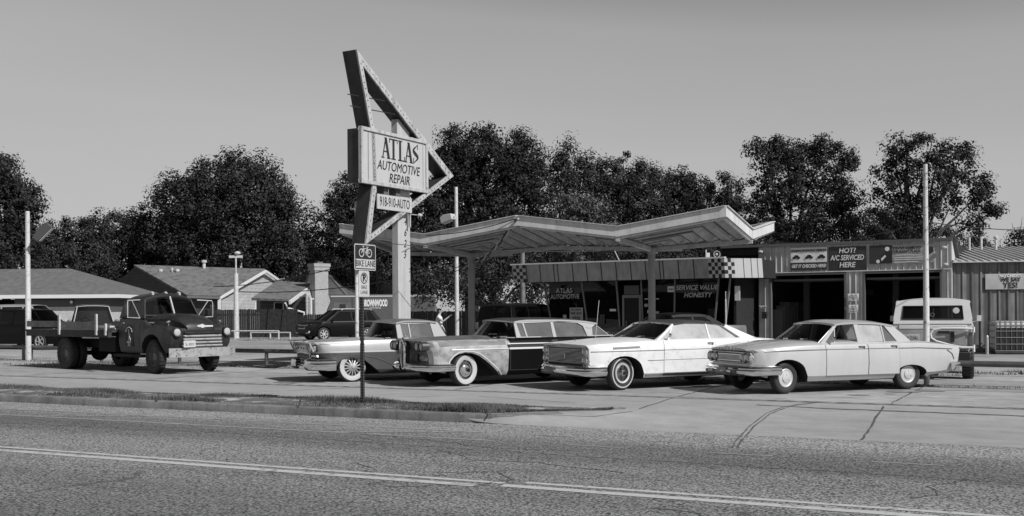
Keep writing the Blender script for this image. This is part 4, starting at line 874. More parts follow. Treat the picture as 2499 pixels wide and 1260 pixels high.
# lot: one sheet from the kerb back to the horizon, with a rounded driveway apron sloping to the street
def smooth(a, b_, x):
    t = min(1, max(0, (x - a) / (b_ - a))); return t * t * (3 - 2 * t)
ss = [-400, -200, -90, -50, -30, -20, -14, -10, -9] + [-8.5 + .1 * i for i in range(30)] + [-5.5 + .25 * i for i in range(14)] + [-1.5, 0, 3, 6, 10, 15, 20, 40, 90, 200]
nn = [NK + .02 + q for q in (0, .03, .06, .1, .15, .22, .3, .42, .55, .7, .85, 1.0, 1.2, 1.4, 1.7, 2.0, 2.3, 2.6, 3.0, 3.4, 3.8, 4.2)]
FLARE = [(-8.2, .02), (-7.7, .10), (-7.3, .22), (-6.95, .42), (-6.65, .70), (-6.4, 1.0), (-6.0, 1.5), (-5, 2.6), (-4, 3.6), (-3, 4.1), (400, 4.1)]
def flare(x):
    for (a, b_), (c_, d) in zip(FLARE, FLARE[1:]):
        if a <= x <= c_: return b_ + (d - b_) * (x - a) / (c_ - a)
    return .0
def zlot(s_, n):
    if n < NK: return -.14
    w_ = flare(s_)
    return 0 if w_ <= 0 else -.137 * (1 - smooth(0, 1, (n - NK) / w_))
rows = []
for n in nn:
    rows.append([(s_, n, zlot(s_, n)) for s_ in ss])
b = MB(); b.grid(rows); street('driveway', b, 'apron', -.002)
b = MB(); b.grid([[(s_, nn[-1], -.0) for s_ in ss], [(s_, 38, .0) for s_ in ss]]); street('parking_lot', b, 'lot', -.003)
b = MB(); b.grid([[(s_, 38, -.003) for s_ in ss], [(s_, 500, -.003) for s_ in ss]]); street('back_ground', b, 'dirt')
# worn gravel verge between the poles and the rail
b = MB(); ra, rb_ = Vector((-7.53, 32.08, 0)), Vector((9.73, 22, 0)); rd = (rb_ - ra).normalized(); rn = Vector((-rd.y, rd.x, 0))
random.seed(3)
rows = [[ra + rd * (t * .8) + rn * (.0 + sgn * (1.0 + .25 * random.random())) for t in range(-40, 50)] for sgn in (-.5, 1.6)]
b.grid([[(p.x, p.y, .004) for p in r] for r in rows]); tag(b.build('gravel_verge', 'dirt'), kind='structure')
b = MB()
for (s0, s1, w_) in ((-60, -6, .22), (-6, 30, .26)):
    k = 60; b.grid([[(s0 + (s1 - s0) * i / k, nstrip(s0 + (s1 - s0) * i / k) - w_ / 2, .004) for i in range(k + 1)], [(s0 + (s1 - s0) * i / k, nstrip(s0 + (s1 - s0) * i / k) + w_ / 2, .004) for i in range(k + 1)]])
street('brick_drain_strip', b, 'strip')
def crackline(name, pts, w, m='crack', z=.003, jit=.012, seg=.25):
    b = MB(); q = []
    for (a, c_), (d, e) in zip(pts, pts[1:]):
        k = max(1, int(sqrt((d - a)**2 + (e - c_)**2) / seg)); q += [(a + (d - a) * i / k + random.uniform(-jit, jit), c_ + (e - c_) * i / k + random.uniform(-jit, jit)) for i in range(k)]
    q.append(pts[-1])
    L_, R_ = [], []
    for i, (x, y) in enumerate(q):
        p, r_ = q[max(0, i - 1)], q[min(len(q) - 1, i + 1)]; dx, dy = r_[0] - p[0], r_[1] - p[1]; l = sqrt(dx * dx + dy * dy) or 1; ww = w / 2 * random.uniform(.5, 1.3)
        L_.append((x - dy / l * ww, y + dx / l * ww, zlot(x, y) + z)); R_.append((x + dy / l * ww, y - dx / l * ww, zlot(x, y) + z))
    b.grid([L_, R_]); return street(name, b, m)
crackline('slab_joint', [(-2.05, 15.0), (-2.2, 18.7)], .035); crackline('slab_joint', [(-2.15, 19.4), (-1.96, 24.1)], .035)
crackline('slab_joint', [(-5.82, 16.79), (-5.95, 19.01), (-5.97, 24)], .035); crackline('slab_joint', [(-7.4, 15.2), (-6.9, 15.35), (-6.2, 15.7), (-5.8, 16.4)], .02)
crackline('slab_joint', [(-14.6, 17.0), (-13.2, 19.0)], .03); crackline('slab_joint', [(-11.0, 17.6), (-10.2, 17.8)], .03)
crackline('slab_joint', [(-9.5, 18.1), (-7.2, 17.4)], .02); crackline('slab_joint', [(1.0, 15.0), (1.2, 18.6), (1.4, 24)], .03); crackline('slab_joint', [(5.0, 15.0), (5.2, 24)], .03)
for sx_ in (-24, -19.5, -15.2, -10.8): crackline('slab_joint', [(sx_, 19.5), (sx_ + .3, 38)], .04)
for nx_ in (23.0, 28.0, 33.0): crackline('slab_joint', [(-40, nx_ + .4), (20, nx_ - .6)], .045)
for off in (0, .07): crackline('skid_mark', [(-3.40 + off, 19.0), (-3.70 + off, 18.2), (-3.82 + off, 17.2), (-3.78 + off, 15.9), (-3.60 + off, 14.4), (-3.44 + off, 13.5)], .022, 'crack', .005, .004, .12)
random.seed(21)
for _ in range(46):
    cx, cy, rr_ = random.uniform(-22, 8), random.uniform(19.8, 30), random.uniform(.05, .30)
    b = MB(); k = 14; b.add([(cx + rr_ * random.uniform(.6, 1.2) * cos(2 * pi * i / k) * 1.3, cy + rr_ * random.uniform(.6, 1.2) * sin(2 * pi * i / k), zlot(cx, cy) + .0035) for i in range(k)], [tuple(range(k))]); street('oil_stain', b, 'stain')
crackline('skid_mark', [(-4.2, 19.6), (-2.6, 20.6)], .02); 
crackline('pavement_stain_line', [(-4.2, 18.2), (8, 17.7)], .10, 'grit_groove_shade', .003, .02)
random.seed(11)
for k, pts in enumerate([[(-9.2, 13.1), (-7.4, 12.7), (-6.2, 12.3), (-5.2, 12.5)], [(-7.0, 12.0), (-6.3, 11.5), (-6.0, 11.2), (-5.2, 11.35), (-4.0, 11.0)], [(-5.9, 10.2), (-5.3, 10.5), (-4.9, 10.1), (-5.1, 9.7), (-5.9, 9.2)],
                         [(-7.5, 10.2), (-7.1, 10.45), (-6.7, 10.2)], [(-3.0, 9.2), (-1.9, 8.7), (-.6, 8.6)], [(-.55, 12.2), (-.7, 11.7), (-.9, 11.4), (-.8, 10.9), (-1.05, 10.6)], [(-16, 12.0), (-11, 12.3), (-5, 12.05), (3, 11.9)]]):
    crackline('road_crack', pts, .020, 'crack', .004, .05, .12)
# kerb with rolled end
prof = [(0, -.15), (0, -.03), (.012, -.005), (.04, .004), (.17, .004), (.17, -.15)]
path = [(-70, NK)] + [(-40 + 2.0 * i, NK) for i in range(16)] + [(-8.8, NK), (-8.2, NK + .01), (-7.7, NK + .05), (-7.3, NK + .16), (-6.95, NK + .36), (-6.65, NK + .64)]
b = MB(); rr = []
for i, (x, y) in enumerate(path):
    p, q = Vector(path[max(0, i - 1)]), Vector(path[min(len(path) - 1, i + 1)]); d = (q - p).normalized(); nr = Vector((-d.y, d.x)); h = 1
    ww = 1 + .6 * smooth(-8.2, -7.0, x)
    rr.append([(x + nr.x * a * ww, y + nr.y * a * ww, max(-.15, z) * h + (1 - h) * min(z, -.0)) for a, z in prof])
b.grid(rr); street('kerb', b, 'kerb', smooth=40)
for s_ in (-60, -33, -22.5, -14.6, -11.35, -7.65): crackline('kerb_joint', [(s_, NK + .16), (s_, NK - .004)], .05, 'crack', .146, 0, .05)
# grass verge: soil sheet and blades
def nb(s_): return 16.45 - .0 * s_
def nf(s_): return NK + .15 + max(0, 1.55 * smooth(-8.3, -5.9, s_))
b = MB(); gs = [-70 + 2 * i for i in range(28)] + [-15 + .5 * i for i in range(19)]
b.grid([[(s_, nf(s_), .006) for s_ in gs], [(s_, (nf(s_) + max(nf(s_), nb(s_))) / 2, .03) for s_ in gs], [(s_, max(nf(s_), nb(s_)), .007) for s_ in gs]]); street('verge_soil', b, 'soil')
def quads(name, V, m, kind=None, parent=None, nv=4):
    n = len(V) // nv; me = bpy.data.meshes.new(name); me.vertices.add(len(V)); me.vertices.foreach_set('co', V.astype(np.float32).ravel())
    me.loops.add(n * nv); me.loops.foreach_set('vertex_index', np.arange(n * nv, dtype=np.int32)); me.polygons.add(n)
    me.polygons.foreach_set('loop_start', np.arange(n, dtype=np.int32) * nv); me.polygons.foreach_set('loop_total', np.full(n, nv, dtype=np.int32)); me.update(); me.materials.append(M[m])
    o = bpy.data.objects.new(name, me); COL.objects.link(o)
    if parent: o.parent = parent
    if kind: o['kind'] = kind
    return o
def blades(name, pts, h, m='grass', seed=1, w=.012):
    r = np.random.default_rng(seed); n = len(pts); a = r.uniform(0, 2 * pi, n); hh = h * r.uniform(.5, 1.5, n); le = r.uniform(0, .7, n) * hh; la = r.uniform(0, 2 * pi, n)
    B = np.stack([np.cos(a), np.sin(a), np.zeros(n)], 1) * w; T = pts + np.stack([np.cos(la) * le, np.sin(la) * le, hh], 1)
    return quads(name, np.stack([pts - B, pts + B, T], 1).reshape(-1, 3), m, 'stuff', nv=3)
rg = np.random.default_rng(5); N_ = 110000
s_ = -36 + 30.2 * rg.random(N_)**.8; t_ = rg.random(N_)
nfv = NK + .16 + 1.55 * np.clip((s_ + 8.3) / 2.4, 0, 1)**1.5; nn_ = nfv + (16.45 - nfv).clip(0) * t_
patch = np.sin(s_ * 1.3 + 2) + np.sin(s_ * .47) + np.sin(nn_ * 5 + s_ * .8)
keep = (rg.random(N_) < np.where((t_ < .55) & (s_ < -10), .35 + .25 * (patch > .3), 1.0)) & (nfv < 16.4)
pt = np.stack([s_, nn_, np.full(N_, .01)], 1)[keep]; hvar = (.65 + .45 * np.clip(np.sin(s_ * 2.1) + np.sin(s_ * .83 + nn_ * 3), -1, 1.3))[keep]
gr = blades('verge_grass', pt, .062 * hvar, seed=6, w=.0055); gr.rotation_euler = (0, 0, -PHI)
tuft = []
for (px, py) in [(95, 878), (600, 897), (705, 893), (2445, 915), (2400, 912), (2480, 908), (500, 900), (1880, 905), (2330, 905)] + [(random.uniform(0, 720), random.uniform(886, 898)) for _ in range(16)] + [(random.uniform(2300, 2499), random.uniform(900, 925)) for _ in range(4)] + [(random.uniform(580, 730), random.uniform(822, 832)) for _ in range(12)]:
    p = G(px, py)
    for _ in range(45): tuft.append((p.x + random.gauss(0, .22), p.y + random.gauss(0, .18), 0))
blades('lot_weeds', np.array(tuft), .07, seed=8, w=.008)
cl = []
for _ in range(3000):
    t = random.uniform(-14, 28); p = ra + rd * t + rn * (-.35 + random.gauss(0, .12)); cl.append((p.x, p.y, .004))
blades('verge_weeds', np.array(cl), .04, seed=9, w=.010)

# ================================================================== CANOPY
def canopy():
    FL = Vector((.17, 31.0)); e1 = Vector((5.58, -2.5)); e2 = Vector((2.60, 5.35))
    zc, zm, zo = 4.09, 3.66, 3.50
    root = thing('station_canopy', 'folded zigzag petrol station canopy on two round posts', 'canopy', (FL.x, FL.y, 0))
    def W(p, z): return Vector((p.x - FL.x, p.y - FL.y, z))
    for u_ in (0, -1):
        o = FL + e1 * u_
        C = [o, o + e1, o + e1 + e2, o + e2]; Mi = [o + e1 / 2, o + e1 + e2 / 2, o + e1 / 2 + e2, o + e2 / 2]; O = o + e1 / 2 + e2 / 2
        sf = MB(); tp = MB(); gv = MB()
        for k in range(4):
            for mid in (Mi[k], Mi[k - 1]):
                A, V = W(C[k], zc + .02), W(mid, zm + .02); OO = W(O, zo + .02); n = 14
                ru, rv = [], []
                for i in range(n + 1):
                    t = i / n; dz = (.20 if i % 2 else -.0) * (1 if t < .97 else 0)
                    ru.append(A + (OO - A) * t + Vector((0, 0, dz))); rv.append(V + (OO - V) * t + Vector((0, 0, dz)))
                for i in range(0, n + 1, 2): sf.beam(ru[i] - Vector((0, 0, .004)), rv[i] - Vector((0, 0, .004)), .035, .006, 1)  # dark strips paint the shade between the ribs into the soffit colour
                sf.grid([ru, rv]); h = Vector((0, 0, .17)); tp.add([A + h, V + h, OO + h], [(0, 1, 2)])
        sf.build('soffit', ['soffit', 'grit_groove_shade'], root, smooth=0, fix=False); tp.build('roof_deck', 'canopytop', root, smooth=0)
        fa = MB(); P_ = [(C[0], zc), (Mi[0], zm), (C[1], zc), (Mi[1], zm), (C[2], zc), (Mi[2], zm), (C[3], zc), (Mi[3], zm)]
        cen = W(O, 0); cen.z = 0
        lip = MB()
        for i in range(8):
            (p, z), (q, z2) = P_[i], P_[(i + 1) % 8]; a, b_ = W(p, 0), W(q, 0); ia, ib = a + (cen - a) * .02, b_ + (cen - b_) * .02
            if (u_ == 0 and i in (6, 7)) or (u_ == -1 and i in (2, 3)): continue
            H = .30
            fa.hexa([a + Vector((0, 0, z - .0)), b_ + Vector((0, 0, z2 - .0)), ib + Vector((0, 0, z2)), ia + Vector((0, 0, z)),
                     a + Vector((0, 0, z + H)), b_ + Vector((0, 0, z2 + H)), ib + Vector((0, 0, z2 + H)), ia + Vector((0, 0, z + H))])
            lip.beam(ia + (cen - ia) * .004 + Vector((0, 0, z - .02)), ib + (cen - ib) * .004 + Vector((0, 0, z2 - .02)), .07, .05)
            lip.beam(a + (cen - a) * .01 + Vector((0, 0, z + H + .012)), b_ + (cen - b_) * .01 + Vector((0, 0, z2 + H + .012)), .16, .02)
        fa.build('fascia', 'fascia', root, smooth=0, fix=True); lip.build('edge_trim', 'fascia', root, smooth=0)
        for mi in Mi:
            bm_ = MB(); bm_.beam(W(mi, zm - .05), W(O, zo - .04), .12, .12); bm_.build('valley_beam', 'soffit', root, smooth=0)
        for k, (a, b_, t0, t1, off) in enumerate([(C[0], Mi[0], .10, .75, .25), (C[1], Mi[0], .15, .8, .25), (C[1], Mi[1], .08, .8, .16), (C[0], Mi[3], .1, .8, .16), (C[2], Mi[1], .2, .8, .2), (C[1], Mi[1], .08, .8, .40), (C[0], O, .1, .6, .15), (Mi[0], O, .45, 1.2, .10)]):
            za = zc if a in C else zm; zb_ = zm if b_ in Mi else zo
            if k in (3, 5, 6): continue
            A, B_ = W(a, za), W(b_, zb_); ca = W(O, zo)
            A = A + (ca - A) * off; B_ = B_ + (ca - B_) * off
            q = MB(); q.beam(A + (B_ - A) * t0 - Vector((0, 0, .09)), A + (B_ - A) * t1 - Vector((0, 0, .09)), .045, .045); q.build('tube_light', ('midgrey' if k % 2 else 'soffit') if k != 7 else 'banner_w', root, smooth=0)
        po = MB(); c_ = W(O, 0); po.lathe([(.11, 0), (.11, zo - .02)], (c_.x, c_.y, 0), 'z', 20); po.lathe([(.20, 0), (.20, .04), (.11, .04)], (c_.x, c_.y, 0), 'z', 16); po.lathe([(.11, zo - .2), (.22, zo - .02), (.22, zo)], (c_.x, c_.y, 0), 'z', 16)
        po.build('post', 'postgrey', root, smooth=40)
canopy()

# ================================================================== OFFICE
def office():
    rz = radians(-32.5); root = thing('station_office', 'flat roofed service station office with a panelled fascia, checkerboard corners and slanting shop windows', 'office', (.05, 44.64, 0), rz)
    LW = 9.27; zt, zb_, ln = 3.52, 2.80, .13; x0, x1 = -.05, 9.3
    def FA(x, z, off=0): return (x, off + ln * (zt - z) / (zt - zb_), z)
    def band(name, xa, xb, m, off=0, th=.05, za=zb_, zz=zt):
        b = MB(); b.hexa([FA(xa, za, off), FA(xb, za, off), FA(xb, za, off + th), FA(xa, za, off + th), FA(xa, zz, off), FA(xb, zz, off), FA(xb, zz, off + th), FA(xa, zz, off + th)]); return b.build(name, m, root, smooth=0)
    band('fascia', x0, x1, 'fasciapanel')
    seps = [.72, 1.42, 2.12, 2.38, 3.10, 3.80, 4.50, 5.20, 5.90, 6.28, 6.60, 7.02, 7.62, 8.2]
    for s_ in [a for a in (.62, 1.28, 1.94, 2.12, 2.82, 3.46, 4.12, 4.78, 5.42, 6.06, 6.66, 6.80, 7.44, 8.06)]: band('fascia_seam', s_, s_ + .035, 'check_d', -.008, .01)
    t = MB(); t.box(x0 - .05, x1 + .05, -.06, .10, zt + .003, zt + .06); t.build('roof_edge', 'baywhite', root, smooth=0)
    def checks(xa, xb, nx, nz, fn, nm='checkerboard'):
        b = MB()
        for i in range(nx):
            for j in range(nz):
                a, c_ = xa + (xb - xa) * i / nx, xa + (xb - xa) * (i + 1) / nx; z0, z1 = zb_ + (zt - zb_) * j / nz, zb_ + (zt - zb_) * (j + 1) / nz
                b.add([fn(a, z0), fn(c_, z0), fn(c_, z1), fn(a, z1)], [(0, 1, 2, 3)], (i + j) % 2)
        b.build(nm, ['check_l', 'check_d'], root, smooth=0, fix=False)
    checks(0, .60, 4, 5, lambda x, z: FA(x, z, -.012)); checks(8.68, 9.3, 5, 5, lambda x, z: FA(x, z, -.012))
    # splayed right end of the fascia, lit by the sun
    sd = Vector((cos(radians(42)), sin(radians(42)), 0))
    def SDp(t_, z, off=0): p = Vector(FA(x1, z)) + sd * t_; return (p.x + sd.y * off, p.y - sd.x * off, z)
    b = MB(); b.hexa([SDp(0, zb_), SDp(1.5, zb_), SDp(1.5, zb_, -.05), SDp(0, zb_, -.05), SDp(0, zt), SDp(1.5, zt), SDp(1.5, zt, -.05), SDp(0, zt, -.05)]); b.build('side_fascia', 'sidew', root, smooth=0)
    checks(0, .40, 3, 5, lambda x, z: SDp(x, z, .01))
    for s_ in (.75, 1.05, 1.3):
        b = MB(); b.hexa([SDp(s_, zb_, .008), SDp(s_ + .02, zb_, .008), SDp(s_ + .02, zb_), SDp(s_, zb_), SDp(s_, zt, .008), SDp(s_ + .02, zt, .008), SDp(s_ + .02, zt), SDp(s_, zt)]); b.build('side_seam', 'midgrey', root, smooth=0)
    b = MB(); b.prism([(x0 + .1, .2), (x1 - .05, .2), (x1 + 1.0, 1.2), (x1 + 1.0, 7), (x0 + .1, 7)], lambda a, c_, t_: (a, c_, zb_ + .01 + (zt - zb_ - .03) * t_)); b.build('roof', 'interior', root, smooth=0)
    # shop front: trapezoid glass wall, mullions leaning
    yt, yb_ = .65, .95
    def GL(x, z, off=0):  # x given at head height, shrinks inward to the sill
        k = 1 - z / zb_; xm = (1.1 + 9.32) / 2; return (x + (xm - x) * .11 * k, yt + (yb_ - yt) * k + off, z)
    for xa, xb in ((1.12, 2.90), (2.95, 4.48), (5.62, 7.02), (7.08, 8.80)):
        b = MB(); b.add([GL(xa, .45), GL(xb, .45), GL(xb, zb_ - .02), GL(xa, zb_ - .02)], [(0, 1, 2, 3)]); b.build('shop_window', 'glassd', root, smooth=0, fix=False)
        b = MB(); b.hexa([GL(xa, 0), GL(xb, 0), GL(xb, 0, .12), GL(xa, 0, .12), GL(xa, .45), GL(xb, .45), GL(xb, .45, .12), GL(xa, .45, .12)]); b.build('stall_riser', 'wallgrey', root, smooth=0)
    for x in (1.10, 2.92, 4.50, 5.60, 7.05, 8.84, 9.30):
        b = MB(); b.hexa([GL(x - .03, 0, -.03), GL(x + .03, 0, -.03), GL(x + .03, 0, .05), GL(x - .03, 0, .05), GL(x - .03, zb_ - .01, -.03), GL(x + .03, zb_ - .01, -.03), GL(x + .03, zb_ - .01, .05), GL(x - .03, zb_ - .01, .05)]); b.build('mullion', 'mull', root, smooth=0)
    # door
    b = MB(); b.box(4.72, 4.80, .72, .82, 0, 2.18); b.box(5.46, 5.54, .72, .82, 0, 2.18); b.box(4.72, 5.54, .722, .818, 2.10, 2.22); b.build('door_frame', 'mull', root, smooth=0)
    b = MB(); b.box(4.81, 5.45, .76, .80, .05, 2.09); d = b.build('door', 'interior', root, smooth=0)
    b = MB(); b.box(4.87, 4.90, .73, .76, .95, 1.2); b.build('handle', 'mull', d, smooth=0)
    b = MB(); b.box(4.80, 5.46, .74, .76, 2.24, 2.6); b.build('transom', 'wallgrey', root, smooth=0)
    # walls
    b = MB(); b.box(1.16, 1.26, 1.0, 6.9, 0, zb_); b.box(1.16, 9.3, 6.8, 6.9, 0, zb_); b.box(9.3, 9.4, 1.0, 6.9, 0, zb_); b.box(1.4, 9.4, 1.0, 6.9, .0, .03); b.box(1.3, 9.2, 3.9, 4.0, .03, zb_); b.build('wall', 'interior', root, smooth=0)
    # window writing and notices
    X = (1, 0, 0)
    addtext(root, 'ATLAS', .27, 'pale', (2.12, .60, 2.43), X, ext=.003, shear=.0); addtext(root, 'AUTOMOTIVE', .27, 'pale', (2.14, .62, 2.18), X, ext=.003, xs=.80)
    addtext(root, 'SERVICE VALUE', .25, 'pale', (7.95, .60, 2.46), X, ext=.003, shear=.25, bold=.004); addtext(root, 'HONESTY', .25, 'pale', (7.98, .62, 2.17), X, ext=.003, shear=.25, bold=.004)
    def notice(x, z, w_, h, m='banner_g', lines=(), off=-.05, tm='black_ink', ts=.05):
        p = GL(x, z, off); b = MB(); b.box(p[0] - w_ / 2, p[0] + w_ / 2, p[1], p[1] + .01, z - h / 2, z + h / 2); o = b.build('notice', m, root, smooth=0)
        for i, l in enumerate(lines): text(l[0], l[1], tm, (p[0], p[1] - .006, z + h / 2 - l[2]), X, o, ext=.002, bold=l[1] * .03)
        return o
    notice(2.45, 1.42, .62, .62, 'banner_g', [('NO CREDIT?', .08, .09), ('WE SAY', .15, .24), ('YES!', .22, .45)])
    notice(1.85, 1.32, .16, .24, 'banner_g'); notice(4.25, 1.62, .28, .09, 'banner_w'); notice(6.9, 2.42, .28, .22, 'banner_w', [('OPEN', .08, .12)]); notice(3.7, 1.25, .22, .4, 'banner_d')
    for i, (a, z) in enumerate([(5.8, 1.8), (5.95, 1.55), (6.1, 1.75), (6.3, 1.5), (6.25, 1.2), (5.85, 1.25)]): notice(a, z, .14 + .05 * (i % 3), .12, ['banner_g', 'banner_w', 'wallgrey'][i % 3])
    notice(6.06, 2.05, .62, .03, 'banner_w')
    # small vertical street number on the lower glass
    addtext(root, '4625 HWY', .14, 'mull', (3.9, .85, .62), X, ext=.002)
    # standing lamp by the window, visible through the glass
    b = MB(); b.tube([(8.32, 1.25, .05), (8.32, 1.25, 1.35)], .012, 6); b.box(8.18, 8.46, 1.15, 1.35, 1.35, 1.65, 1); b.build('display_sign', ['mull', 'banner_g'], root, smooth=0)
    # side items right of the glass
    b = MB(); b.tube([(9.15, .55, 0), (9.15, .55, 2.0)], .03, 8); b.tube([(9.15, .55, 2.0), (9.15, .55, 2.3)], .015, 6); b.build('downpipe', 'pale', root)
    b = MB(); b.box(9.36, 9.56, .95, .98, 1.95, 2.5); b.build('side_notice', 'banner_w', root, smooth=0)
    return root
office()
def roof_things():
    # speaker horn and vent pipe standing on the office roof
    p = P(1723, 632, 42.5); t = thing('vent_post', 'thin pale post with a small box sign on the office roof', 'post', (p.x, p.y, 3.5))
    b = MB(); b.tube([(0, 0, 0), (0, 0, .50)], .03, 8); b.build('post', 'pale', t); b = MB(); b.box(.03, .15, -.02, .05, .05, .38); b.build('panel', 'banner_w', t, smooth=0)
    p = P(1748, 621, 42.2); t = thing('horn_speaker', 'round horn loudspeaker above the office roof by the checkered corner', 'loudspeaker', (p.x, p.y, 3.5))
    b = MB(); b.tube([(0, .1, 0), (0, .1, p.z - 3.5)], .015, 6); b.build('bracket', 'blk', t)
    b = MB(); b.lathe([(.13, -.14), (.08, -.02), (.04, .08), (.05, .2), (0, .2)], (0, 0, p.z - 3.5), 'y', 18); b.build('horn', 'blk', t)
    b = MB(); b.lathe([(.135, -.15), (.11, -.145), (.13, -.13)], (0, 0, p.z - 3.5), 'y', 18); b.lathe([(.05, -.12), (0, -.13)], (0, 0, p.z - 3.5), 'y', 12); b.build('horn_rim', 'pale', t)
roof_things()

# ================================================================== SERVICE BAYS
BAY = (9.71, 41.9, 0); BRZ = radians(-29); BSX = .935
def bays():
    root = thing('service_bay_building', 'ribbed metal garage with two open bay doors and banners above them', 'garage', BAY, BRZ); root.scale = (BSX, 1, 1)
    L_ = 7.51; zt, zh = 4.05, 3.02
    def rib(name, x0, x1, z0, z1, y0=0, y1=.15, m='bayrib'): b = MB(); b.box(x0, x1, y0, y1, z0, z1); return b.build(name, m, root, smooth=0)
    rib('wall', 0, .46, 0, zh); rib('wall', 3.58, 4.24, 0, zh); rib('wall', 7.20, L_, 0, zh); rib('wall', 0, L_, zh + .004, zt)
    b = MB()
    for x in [i * .23 for i in range(34)]:
        for (xa, xb, z0, z1) in ((0, .46, 0, zh), (3.58, 4.24, 0, zh), (7.2, L_, 0, zh), (0, L_, zh + .03, zt)):
            if xa + .02 <= x <= xb - .03: b.hexa([(x, .0, z0), (x + .07, .0, z0), (x + .07, .01, z0), (x, .01, z0), (x + .015, -.035, z0), (x + .055, -.035, z0), (x + .055, -.034, z0), (x + .015, -.034, z0)]) if False else b.prism([(x, .002), (x + .015, -.03), (x + .05, -.03), (x + .065, .002)], lambda a, c_, t_, z0=z0, z1=z1: (a, c_, z0 + (z1 - z0) * t_))
    b.build('wall_ribs', 'bayrib', root, smooth=0)
    b = MB(); b.box(-.03, L_ + .02, -.05, -.02, zh - .01, zh + .03); b.build('header_trim', 'baywhite', root, smooth=0)
    b = MB(); b.box(-1.6, L_ + .08, -.12, .06, zt, zt + .10); b.build('gutter', 'wallgrey', root, smooth=0)
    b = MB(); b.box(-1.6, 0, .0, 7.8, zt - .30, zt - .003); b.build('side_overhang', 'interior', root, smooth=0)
    for xa, xb in ((.46, 3.58), (4.24, 7.20)):
        b = MB(); b.box(xa, xa + .07, -.04, .16, 0, zh - .02); b.box(xb - .07, xb, -.04, .16, 0, zh - .02); b.box(xa + .07, xb - .07, -.035, .155, zh - .10, zh - .02); b.build('door_frame', 'bayrib' if False else 'wallgrey', root, smooth=0)
        b = MB(); b.box(xa + .1, xb - .1, .2, 2.8, zh - .32, zh - .25); b.build('raised_door', 'wallgrey', root, smooth=0)
        b = MB(); b.box(xa + 1.0, xa + 1.3, 3.0, 3.1, 2.72, 2.76); b.build('strip_lamp', 'bulb', root, smooth=0)
    # interior
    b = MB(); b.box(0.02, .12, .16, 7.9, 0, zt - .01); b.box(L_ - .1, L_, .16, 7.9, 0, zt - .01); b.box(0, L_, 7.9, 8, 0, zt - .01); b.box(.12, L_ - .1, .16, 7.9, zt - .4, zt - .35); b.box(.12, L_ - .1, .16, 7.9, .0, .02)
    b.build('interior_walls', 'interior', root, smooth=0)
    b = MB()
    for i in range(9): b.box(.3 + .0 * i, .7, 1.0 + .5 * i, 1.35 + .5 * i, .03, 1.6 + .15 * (i % 3), 0)
    b.build('shelving', 'wallgrey', root, smooth=0)
    for x in (1.1, 2.9, 4.9, 6.6):
        b = MB(); b.box(x - .12, x + .12, 3.4, 3.7, .02, 3.2); b.box(x - .5, x + .5, 3.45, 3.65, .02, .12); b.build('lift_post', 'wallgrey', root, smooth=0)
    for x, y, z1 in ((2.6, 6.9, 1.5), (5.6, 7.0, 1.3), (1.6, 7.2, 1.1)):
        b = MB(); b.box(x - .4, x + .4, y - .25, y + .25, .1, z1)
        for k in range(6): b.box(x - .37, x + .37, y - .27, y - .25, .16 + (z1 - .2) * k / 6, .12 + (z1 - .2) * (k + 1) / 6)
        b.build('tool_chest', 'midgrey', root, smooth=0)
    for x in (2.2, 5.9):
        for k in range(4): b = MB(); b.lathe([(.18, -.1), (.32, -.1), (.34, 0), (.32, .1), (.18, .1)], (x, 2.6, .13 + .21 * k), 'z', 18); b.build('tyre', 'rubber', root)
    for x in (1.0, 3.0, 5.0, 6.9):
        b = MB(); b.box(x - .3, x + .3, 4.5, 4.6, 3.2, 3.25); b.build('ceiling_lamp', 'banner_w', root, smooth=0)
    addtext(root, 'Sna', .5, 'wallgrey', (3.0, 6.6, 2.35), (1, 0, 0), ext=.01, shear=.2, bold=.02); addtext(root, 'Company', .28, 'wallgrey', (4.9, 3.0, 1.6), (0, 0, -1), up=(1, 0, 0), ext=.01)
    addtext(root, 'Du', .34, 'wallgrey', (6.9, 2.2, 2.4), (1, 0, 0), ext=.01, shear=.2)
    # right-hand side: sloping white parapet and roof
    b = MB(); b.prism([(0, zt + .1), (1.35, 3.30), (8, 3.30), (8, 0), (0, 0)], lambda a, z, t_: (L_ + .01 + .05 * t_, a, z)); b.build('side_wall', 'baywhite', root, smooth=0)
    b = MB(); b.prism([(0, zt + .10), (0, zt + .14), (1.4, 3.36), (1.38, 3.30)], lambda a, z, t_: (L_ - .1 + .3 * t_, a, z)); b.build('rake_trim', 'wallgrey', root, smooth=0)
    # roof plane
    b = MB(); b.hexa([(0, .1, zt - .002), (L_ - .1, .1, zt - .002), (L_ - .1, 8, 3.3), (0, 8, 3.3), (0, .1, zt + .01), (L_ - .1, .1, zt + .01), (L_ - .1, 8, 3.34), (0, 8, 3.34)]); b.build('roof', 'wallgrey', root, smooth=0)
    # flood lamps on the corners
    for x, z in ((.12, 3.86), (7.3, 3.80), (7.35, 3.18)):
        b = MB(); b.sphere((x, -.12, z), .09, n=10, k=6, sc_=(1.2, .8, .7)); b.tube([(x, -.02, z + .05), (x, -.1, z)], .015, 5); b.build('flood_lamp', 'lamppale', root)
    return root
bays()
